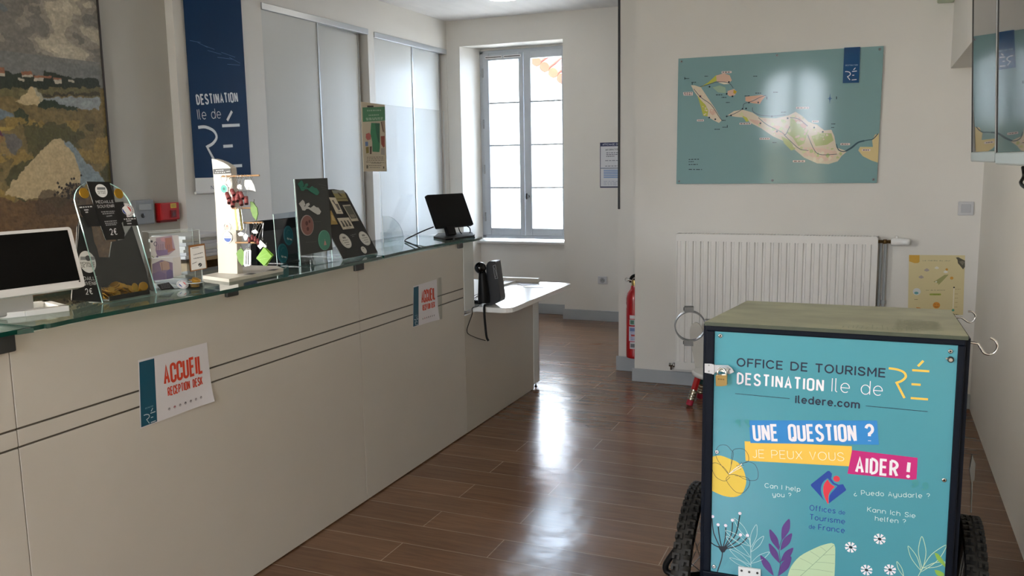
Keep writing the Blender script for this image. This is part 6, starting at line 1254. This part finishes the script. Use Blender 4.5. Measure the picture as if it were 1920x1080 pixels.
# slanted black board with postcards magnets
FL_ = FT(-2.135, 3.177, G+.0025, 1, 30)
sq = [(.0004,0),(.2802,-.0011),(.2644,.3344),(.2553,.341),(.2185,.3481),(.1794,.3514),(.1588,.3513)]
wd_ = sq[1][0]; hgt_ = sq[2][1]
t_ = empty('slanted_board', (-2.2, 3.3, G), 'slanted black board with small picture magnets, near the far end of the counter', 'display board')
b = MB(); pts = [(0, 0), (wd_, 0), (wd_, hgt_-.02), (wd_-.012, hgt_-.004), (wd_*.7, hgt_+.008), (wd_*.3, hgt_+.008), (.012, hgt_-.004), (0, hgt_-.02)]
b.prism(FL_, pts, -.004, 0, mat('black_board', '0b0b0c', .35)); b.build('board', t_)
b = MB(); b.prism(FX(0), [(3.30, G+.001), (3.34, G+.001), (3.33, G+.28), (3.31, G+.28)], -2.40, -2.396, acry); bt = at(FL_, .1, hgt_-.03, -.004); b.obox((V(-2.36, 3.26, G+.001), V(0,1,0), (bt-V(-2.36, 3.26, G+.001)).normalized(), V(1,0,0)), (0,0,-.003), (.08, (bt-V(-2.36, 3.26, G+.001)).length*.98, 0), acry); b.box((-2.42, 3.25, G+.0006), (-2.15, 3.35, G+.0036), acry); b.build('acrylic_prop', t_)
b = MB(); A = Art(b, FL_, .0004)
for a_, c_ in zip([(.1416,.1042),(.1469,.0977)], [(.1871,.1078),(.1654,.0987)]): A.wtext(a_, c_, .002, '8a8c8c', 3)
b.build('lettering', t_)
def card(P_, base, arts, lb_):
    b = MB(); b.prism(FL_, P_, .0005, .0025, ink(base)); A = Art(b, AT(FL_, .0026))
    S_ = lambda s, t: tuple((P_[0][i]*(1-s)+P_[1][i]*s)*(1-t)+(P_[3][i]*(1-s)+P_[2][i]*s)*t for i in (0, 1))
    for pts, col in arts: A.poly([S_(*p) for p in pts], col)
    tag(b.build('picture_magnet', loc=tuple(at(FL_, *P_[3]))), lb_, 'magnet')
card([(.1742,.3357),(.2647,.333),(.2563,.2744),(.1749,.2788)], '8d8355', [([(0,0),(1,0),(1,.3),(0,.3)], '8b8d84'), ([(.35,.2),(.5,.25),(.65,.6),(.45,.55)], '4c3f28'), ([(0,.75),(1,.7),(1,.8),(0,.85)], '6b6038')], 'landscape picture magnet at the top of the slanted black board')
card([(.1268,.3008),(.1722,.2976),(.1681,.2141),(.1202,.2174)], 'cfc7b4', [([(.15,.2),(.45,.15),(.5,.4),(.85,.4),(.85,.75),(.5,.8),(.4,.5)], '5d5452'), ([(.3,.88),(.8,.88),(.8,.92),(.3,.92)], '7a746a')], 'cream magnet with a dark animal drawing, left on the slanted black board')
card([(.1976,.257),(.2564,.2564),(.2573,.1702),(.2027,.1716)], 'b5b0a0', [([(.06,.08),(.95,.08),(.9,.85),(.1,.85)], '5e5f56'), ([(.2,.6),(.8,.6),(.75,.8),(.25,.8)], '8c8878')], 'dark landscape magnet at the right edge of the slanted black board')
card([(.0859,.2344),(.0921,.2362),(.0882,.165),(.0392,.1677)], 'a98f52', [([(.2,.3),(.8,.4),(.8,.8),(.2,.7)], 'c9b27a')], 'ochre picture magnet at the left edge of the slanted black board')
card([(.1075,.195),(.194,.1918),(.1938,.1364),(.1072,.137)], 'cdc6b6', [([(x,.25),(x+.12,.25),(x+.16,.5),(x+.2,.8),(x-.02,.8),(x+.02,.5)], '54504a') for x in (.12,.4,.68)]+[([(.3,.9),(.7,.9),(.7,.94),(.3,.94)], '8a857a')], 'cream magnet with three dark animals in the middle of the slanted black board')
for P_, lb_ in (([(.081,.0814),(.1105,.1185),(.119,.0629)], 'white round magnet lower left on the slanted black board'), ([(.2327,.0792),(.2633,.1163),(.2714,.0612)], 'white round magnet lower right on the slanted black board'), ([(.1808,.0241),(.1958,.0424),(.2003,.015)], 'small white round magnet at the bottom of the slanted black board')):
    c_ = P_[0]; r_ = abs(P_[1][1]-P_[0][1])*.98; rx_ = r_*.98; el = lambda k: [(c_[0]+rx_*k*math.cos(2*PI*i/26), c_[1]+r_*k*math.sin(2*PI*i/26)) for i in range(26)]
    b = MB(); b.prism(FL_, el(1), .0005, .003, ink('d3d2cc')); A = Art(b, AT(FL_, .0031)); A.line(el(.92)+[el(.92)[0]], .0008, '9a9a96')
    A.poly([(c_[0]-.35*rx_, c_[1]+.55*r_), (c_[0]+.3*rx_, c_[1]+.55*r_), (c_[0]+.3*rx_, c_[1]+.3*r_), (c_[0]-.35*rx_, c_[1]+.3*r_)], '7d7d78')
    if r_ > .02:
        for k in range(3): A.wtext((c_[0]-.6*rx_+.1*k*rx_, c_[1]+(.05-.3*k)*r_), (c_[0]+.6*rx_-.1*k*rx_, c_[1]+(.05-.3*k)*r_), .0028, '3a3a3a', 4)
    tag(b.build('round_magnet', loc=tuple(at(FL_, c_[0], c_[1]-r_))), lb_, 'magnet')

# protective screen with a poster
t_ = empty('protective_screen', (-2.2, 3.95, G), 'clear upright protective screen on the far part of the counter', 'screen')
SX = -2.40; sq_ = [(3.9476,1.8146),(4.6936,1.8136),(3.9547,1.0246)]; sy0, sy1, sz1 = (sq_[0][0]+sq_[2][0])/2, sq_[1][0], (sq_[0][1]+sq_[1][1])/2
b = MB(); b.prism(FX(SX), [(sy0, G), (sy1, G), (sy1, sz1), (sy0, sz1)], -.004, 0, pane_mat('screen_acrylic', (.96, .965, .97), .03), MATS['acrylic_bright_edge']); b.build('sheet', t_)
b = MB(); b.prism(FX(SX+.004), [(sy0, G)]+[(sy0+.21*math.sin(math.radians(a)), G+.14*math.cos(math.radians(a))) for a in range(0, 91, 9)], -.003, 0, acry, MATS['acrylic_bright_edge']); b.build('corner_foot', t_)
for y in (sy0+.04, sy1-.05): b = MB(); b.box((SX-.04, y, G), (SX+.03, y+.004, G+.05), acry); b.build('foot', t_)
F = FX(-2.39); b = MB(); pq = [(3.7733,1.8159),(4.0023,1.8129),(3.9977,1.4683),(3.7736,1.4716)]; b.prism(F, pq, -.001, 0, mat('poster_cream_paper', 'd2c8b4', .5)); A = Art(b, F)
A.poly([(3.7857,1.7884),(4.0016,1.8035),(4.0005,1.7325),(3.7832,1.7172)], '4f8f67')
for a_, c_ in zip([(3.8272,1.7749),(3.8403,1.752),(3.8131,1.7352),(3.8164,1.7294)], [(3.9647,1.7835),(3.9435,1.7592),(3.9777,1.7458),(3.9733,1.7388)]): A.wtext(a_, c_, .007 if a_[1] > 1.70 else .004, '9fc0a6', 6)
A.poly([(3.86,1.7153),(3.9443,1.7163),(3.9369,1.5931),(3.9297,1.5688),(3.863,1.5704),(3.8644,1.6202),(3.8499,1.6596)], '3d8a63'); A.poly([(3.8979,1.7147),(3.9427,1.7163),(3.9353,1.6133),(3.9219,1.6212),(3.9025,1.6729)], '2e6b50')
A.poly([(3.8074,1.6586),(3.8376,1.6653),(3.8554,1.6518),(3.8501,1.6319),(3.8199,1.6274),(3.8038,1.6389)], 'b4625e'); A.poly([(3.7971,1.6192),(3.8231,1.6204),(3.823,1.599),(3.7977,1.5976)], '6a86b8'); A.poly([(3.8003,1.5917),(3.8288,1.5959),(3.8279,1.5642),(3.8024,1.561)], '8a7a3c'); A.poly([(3.8377,1.596),(3.8574,1.5978),(3.8523,1.5584),(3.8365,1.5583)], '5c3a2a')
A.poly([(3.9488,1.6499),(3.9869,1.6528),(3.9845,1.5977),(3.9706,1.5914),(3.9506,1.6095)], '9c4a3c'); A.poly([(3.9544,1.7267),(3.9963,1.7291),(3.9919,1.6672),(3.9685,1.6726)], 'b09a84'); A.line([(3.9588,1.7229),(3.9766,1.6749)], .008, '5d3f34'); A.poly([(3.9468,1.5891),(3.9839,1.5895),(3.9813,1.5527),(3.9445,1.5567)], 'a9a29c')
A.line([(3.8287,1.7957),(3.8888,1.7988)], .008, '2c2420')
for a_, c_ in zip([(3.8062,1.5424),(3.8056,1.5345),(3.805,1.5266),(3.797,1.5187),(3.8451,1.5125),(3.8217,1.5007),(3.8285,1.4907)], [(3.9711,1.5437),(3.9745,1.5355),(3.9739,1.5273),(3.9809,1.5137),(3.9373,1.5111),(3.9443,1.4997),(3.9279,1.4897)]): A.wtext(a_, c_, .0035, '8f8674', 7)
A.poly([(3.9597,1.4942),(3.9708,1.4941),(3.97,1.4839),(3.9589,1.484)], '4a4438'); A.poly([(3.7981,1.5029),(3.8144,1.5028),(3.8132,1.4861),(3.7968,1.4863)], '6a6454')
tag(b.build('shop_poster', loc=(-2.39, pq[3][0], pq[3][1])), 'narrow cream poster with a green heading hanging on the clear protective screen', 'poster')

# customer screen
FCs = FT(-2.15, 4.545, 1.156, 19, 24.5)
cq = [(-.2879,.1915),(-.0031,.1982),(.0013,-.0003),(-.2882,-.0095)]
u0, u1 = (cq[0][0]+cq[3][0])/2, (cq[1][0]+cq[2][0])/2; v0, v1 = (cq[2][1]+cq[3][1])/2, (cq[0][1]+cq[1][1])/2
t_ = empty('customer_screen', (-2.17, 4.36, G), 'black tilted screen on a stand at the far end of the glass counter', 'screen')
b = MB(); b.prism(FCs, rrect(u0, v0, u1, v1, .008), -.02, 0, black); b.build('housing', t_, bev=.003)
cmid = at(FCs, (u0+u1)/2-.02, v0+.03, -.02)
cbq = [(-2.2487,4.2339),(-2.1113,4.1133),(-2.0614,4.361),(-2.1774,4.5783),(-2.341,4.4683)]
b = MB(); b.prism(FZ(0), cbq, G+.0006, G+.010, black); b.build('base', t_, bev=.002)
bc = V(sum(p[0] for p in cbq)/5, sum(p[1] for p in cbq)/5, G+.01)
b = MB(); nd = (cmid-bc); b.obox((bc, V(FCs[1].x,FCs[1].y,0), nd.normalized(), FCs[3]), (-.045,0,-.012), (.02,nd.length+.03,.012), black); b.build('neck', t_, bev=.003)
def onglass(px): return [(p[0], p[1], G+.008) for p in px]
l_ = [(-.2864,.0139),(-.3873,-.0081),(-.4943,-.038),(-.5461,-.0574)]
b = MB(); b.tube(smooth([tuple(at(FCs, p[0], p[1], -.03)) for p in l_[:2]]+[(p[0], p[1], p[2]) for p in onglass([(-2.3108,4.0304),(-2.1955,3.8747),(-2.0211,3.6635)])], 5), .0035, black); tag(b.build('screen_cable', loc=(-2.25, 4.2, G)), 'black cable running from the customer screen across the glass', 'cable')
l_ = [(-.1147,-.0099),(-.1158,-.0328),(-.1004,-.057),(-.0693,-.0614),(-.0373,-.0437),(-.03,-.0188),(-.0441,-.0057)]
b = MB(); b.tube(smooth([tuple(at(FCs, p[0], p[1], -.012)) for p in l_], 5), .0032, black); l_ = [(-2.0792,4.145),(-2.0722,4.2503),(-2.0602,4.3499),(-2.095,4.4322)]; b.tube([(p[0], p[1], G+.008) for p in l_], .006, black); o = b.build('cable_loop', t_)

# telephone on the side worktop
W = .70
t_ = empty('desk_telephone', (-2.0, 4.46, W), 'black desk telephone with an upright handset on the white side worktop', 'telephone')
charc = mat('charcoal_plastic', '303236', .38)
bq = [(-2.0275,.9297),(-2.0175,.9469),(-2.0063,.9539),(-1.9697,.955),(-1.9411,.7467),(-1.9465,.7281),(-2.0031,.6954),(-2.0342,.698)]
b = MB(); bq = [(p[0], max(p[1], W+.0006)) for p in bq]; b.prism(FY(4.44), bq, -.07, 0, charc); 
A = Art(b, FY(4.44)); o = b.build('body', t_, bev=.006)
b = MB(); A = Art(b, FY(4.439)); sk_ = [(-1.9844,.9298),(-1.9697,.9349),(-1.9566,.8592),(-1.9728,.8559)]; A.line(sk_+[sk_[0]], .0016, 'b9bcc0'); A.line([(-1.9774,.9178),(-1.969,.8979),(-1.965,.8778),(-1.9712,.8641)], .002, '9a9da2'); part(b.build('sticker', o), 'pale outlined sticker')
hq_ = [(-2.0508,.9189),(-2.0422,.8788),(-2.0398,.8248),(-2.0369,.7571),(-2.0365,.7095)]
b = MB(); b.ball((hq_[0][0], 4.41, hq_[0][1]), .0335, blackg); hp_ = [(p[0], 4.42, max(p[1], W+.02)) for p in hq_[1:]]; b.tube([(hq_[0][0]+.002, 4.42, hq_[0][1])]+hp_, [.018,.022,.028,.034,.034], black, 14); o = b.build('handset', t_)
st_ = [(-2.0156,.7183),(-2.0117,.6645),(-2.0061,.5904),(-2.0001,.533),(-1.9888,.5113)]
b = MB(); P_ = [(p[0], DY0-.015 if k else 4.40, p[1]) for k, p in enumerate(st_)]; P_[0] = (P_[0][0], 4.40, W+.0105); P_.insert(1, (P_[1][0]-.002, DY0-.004, W+.011)); P_[2] = (P_[2][0], DY0-.015, W-.02); b.tube(smooth(P_, 4), .0066, black, 8); part(b.build('strap', t_), 'black strap hanging over the worktop edge')
wq = [(4.3105,.7039),(4.3057,.6712),(4.2539,.62),(4.2343,.5936),(4.2556,.5662)]; we = [(-2.0533,.5228),(-2.0057,.5129)]
b = MB(); b.tube(smooth([(-2.06, 4.40, W+.005), (-2.059, DY0-.006, W+.003)]+[(-2.058, p[0], p[1]) for p in wq]+[(p[0], 4.362, p[1]) for p in we], 4), .0024, black, 6); b.build('cord', t_)
b = MB(); c0 = [(-2.1279,.7442),(-2.0913,.7596),(-2.1222,.7306),(-2.09,.7527),(-2.1264,.7131),(-2.0908,.7182),(-2.1078,.7001)]
b.tube(smooth([(p[0], 4.47+.01*(k % 2), max(p[1], W+.004)) for k, p in enumerate(c0)], 5), .0014, black, 6); b.box((c0[0][0]-.004, 4.47, W+.0006), (c0[0][0]+.045, 4.50, W+.02), black); b.build('cord_plug', t_)
# upstand, papers and pen
lg = [(-2.097,5.4343),(-2.481,5.2152)]; ly = lg[0][1]-.05; lt = [(-2.078,.7308),(-2.5645,.728)]
b = MB(); b.box((-2.52, ly, W+.0006), (lt[0][0], ly+.03, lt[0][1]), ivory); tag(b.build('desk_upstand', loc=(-2.3, ly, W), bev=.002), 'low cream ledge strip along the far edge of the side worktop', 'ledge')
for k, (P_, lb_, colr) in enumerate((([(-2.2644,5.2029),(-2.3177,5.4602),(-2.2662,5.4685),(-2.2372,5.3897),(-2.2486,5.1959)], 'folded white paper beside the pen on the side worktop', 'e8e8ea'), ([(-2.1216,5.2155),(-2.0543,5.3221),(-1.9588,5.2062),(-1.9656,5.1763),(-2.0923,5.1842)], 'white sheet lying at the right end of the cream ledge', 'e4e4e6'), ([(-2.2406,5.4234),(-2.0881,5.4057),(-2.0556,5.3255),(-2.1371,5.2435)], 'grey leaflet lying in front of the cream ledge', 'a8a8b0'))):
    b = MB(); b.prism(FZ(W), [(p[0], min(p[1], ly-.006)) for p in P_], .0003, .002 if k else .012, ink(colr)); tag(b.build('paper_sheet', loc=(P_[0][0], P_[0][1], W)), lb_, 'paper')
pp = [(-2.2845,5.21),(-2.3027,5.3791)]
b = MB(); b.tube([(pp[0][0], pp[0][1], W+.005), (pp[1][0], min(pp[1][1], ly-.01), W+.005)], .005, black, 8); tag(b.build('pen', loc=(pp[0][0], pp[0][1], W)), 'black pen lying beside the telephone on the side worktop', 'pen')

# behind the counter: staff desk, monitor, letter box
t_ = empty('staff_desk', (-3.0, 2.4, 0), 'white staff desk behind the reception counter', 'desk')
b = MB(); b.box((-3.3, .9, .70), (-2.56, 4.15, .73), white); b.build('desktop', t_, bev=.002)
for y in (.95, 2.5, 4.08):
    b = MB(); b.box((-3.28, y, 0), (-2.6, y+.03, .70), white); b.build('leg_panel', t_)
mq = [(3.3779,1.2408),(3.7821,1.219),(3.7611,.9651)]
t_ = empty('staff_monitor', (-2.8, 3.58, .73), 'dark monitor on the staff desk, seen behind the clear stand', 'monitor')
b = MB(); b.box((-2.80, mq[0][0], .93), (-2.77, mq[1][0]+.05, mq[0][1]), black); b.box((-2.77, mq[0][0]-.004, .926), (-2.76, mq[1][0]+.054, mq[0][1]+.003), black); b.build('housing', t_, bev=.003)
b = MB(); b.box((-2.761, mq[0][0]+.015, .945), (-2.7585, mq[1][0]+.035, mq[0][1]-.05), mat('charcoal_panel', '3a3a3c', .4)); b.build('rear_panel', t_)
b = MB(); b.box((-2.83, 3.56, .75), (-2.80, 3.64, 1.0), black); b.box((-2.93, 3.48, .73), (-2.70, 3.72, .75), black); b.build('stand', t_, bev=.003)
bq = [(2.9456,1.2152),(3.0583,1.206),(3.05,1.1159),(2.936,1.1137)]
t_ = empty('letter_box', (-2.8, 2.95, .73), 'brown wooden letter box on the staff desk behind the keyring stand', 'box')
y0_, y1_ = bq[0][0]-.1, bq[1][0]+.06; zt_ = bq[2][1]
wb = mat('brown_box_wood', '8f7a5e', .5, noise=.15, nscale=14, stretch=(1, .2, 6))
b = MB(); b.box((-2.92, y0_, .73), (-2.70, y1_, .75), wb); b.box((-2.72, y0_, .75), (-2.70, y1_, zt_-.06), wb); b.box((-2.92, y0_, .75), (-2.90, y1_, zt_), wb); b.box((-2.92, y0_, .75), (-2.70, y0_+.015, zt_), wb); b.box((-2.92, y1_-.015, .75), (-2.70, y1_, zt_), wb); b.box((-2.92, y0_, zt_-.015), (-2.70, y1_, zt_), wb); b.build('body', t_)
n = 7; dz = (bq[0][1]-zt_)/n; rp_ = random.Random(9)
for k in range(n):
    b = MB(); dx, dy = rp_.uniform(-.012,.012), rp_.uniform(-.015,.015); b.box((-2.90+dx, y0_+.01+dy, zt_+k*dz), (-2.71+dx, y1_-.01+dy, zt_+(k+1)*dz-.0006), ink(['c9c8cc','bdbcc2','cfcdc8'][k % 3])); tag(b.build('paper_bundle', loc=(-2.8, y0_, zt_+k*dz)), 'bundle of white papers in the stack on the brown letter box', 'papers', 'papers stacked on the letter box')
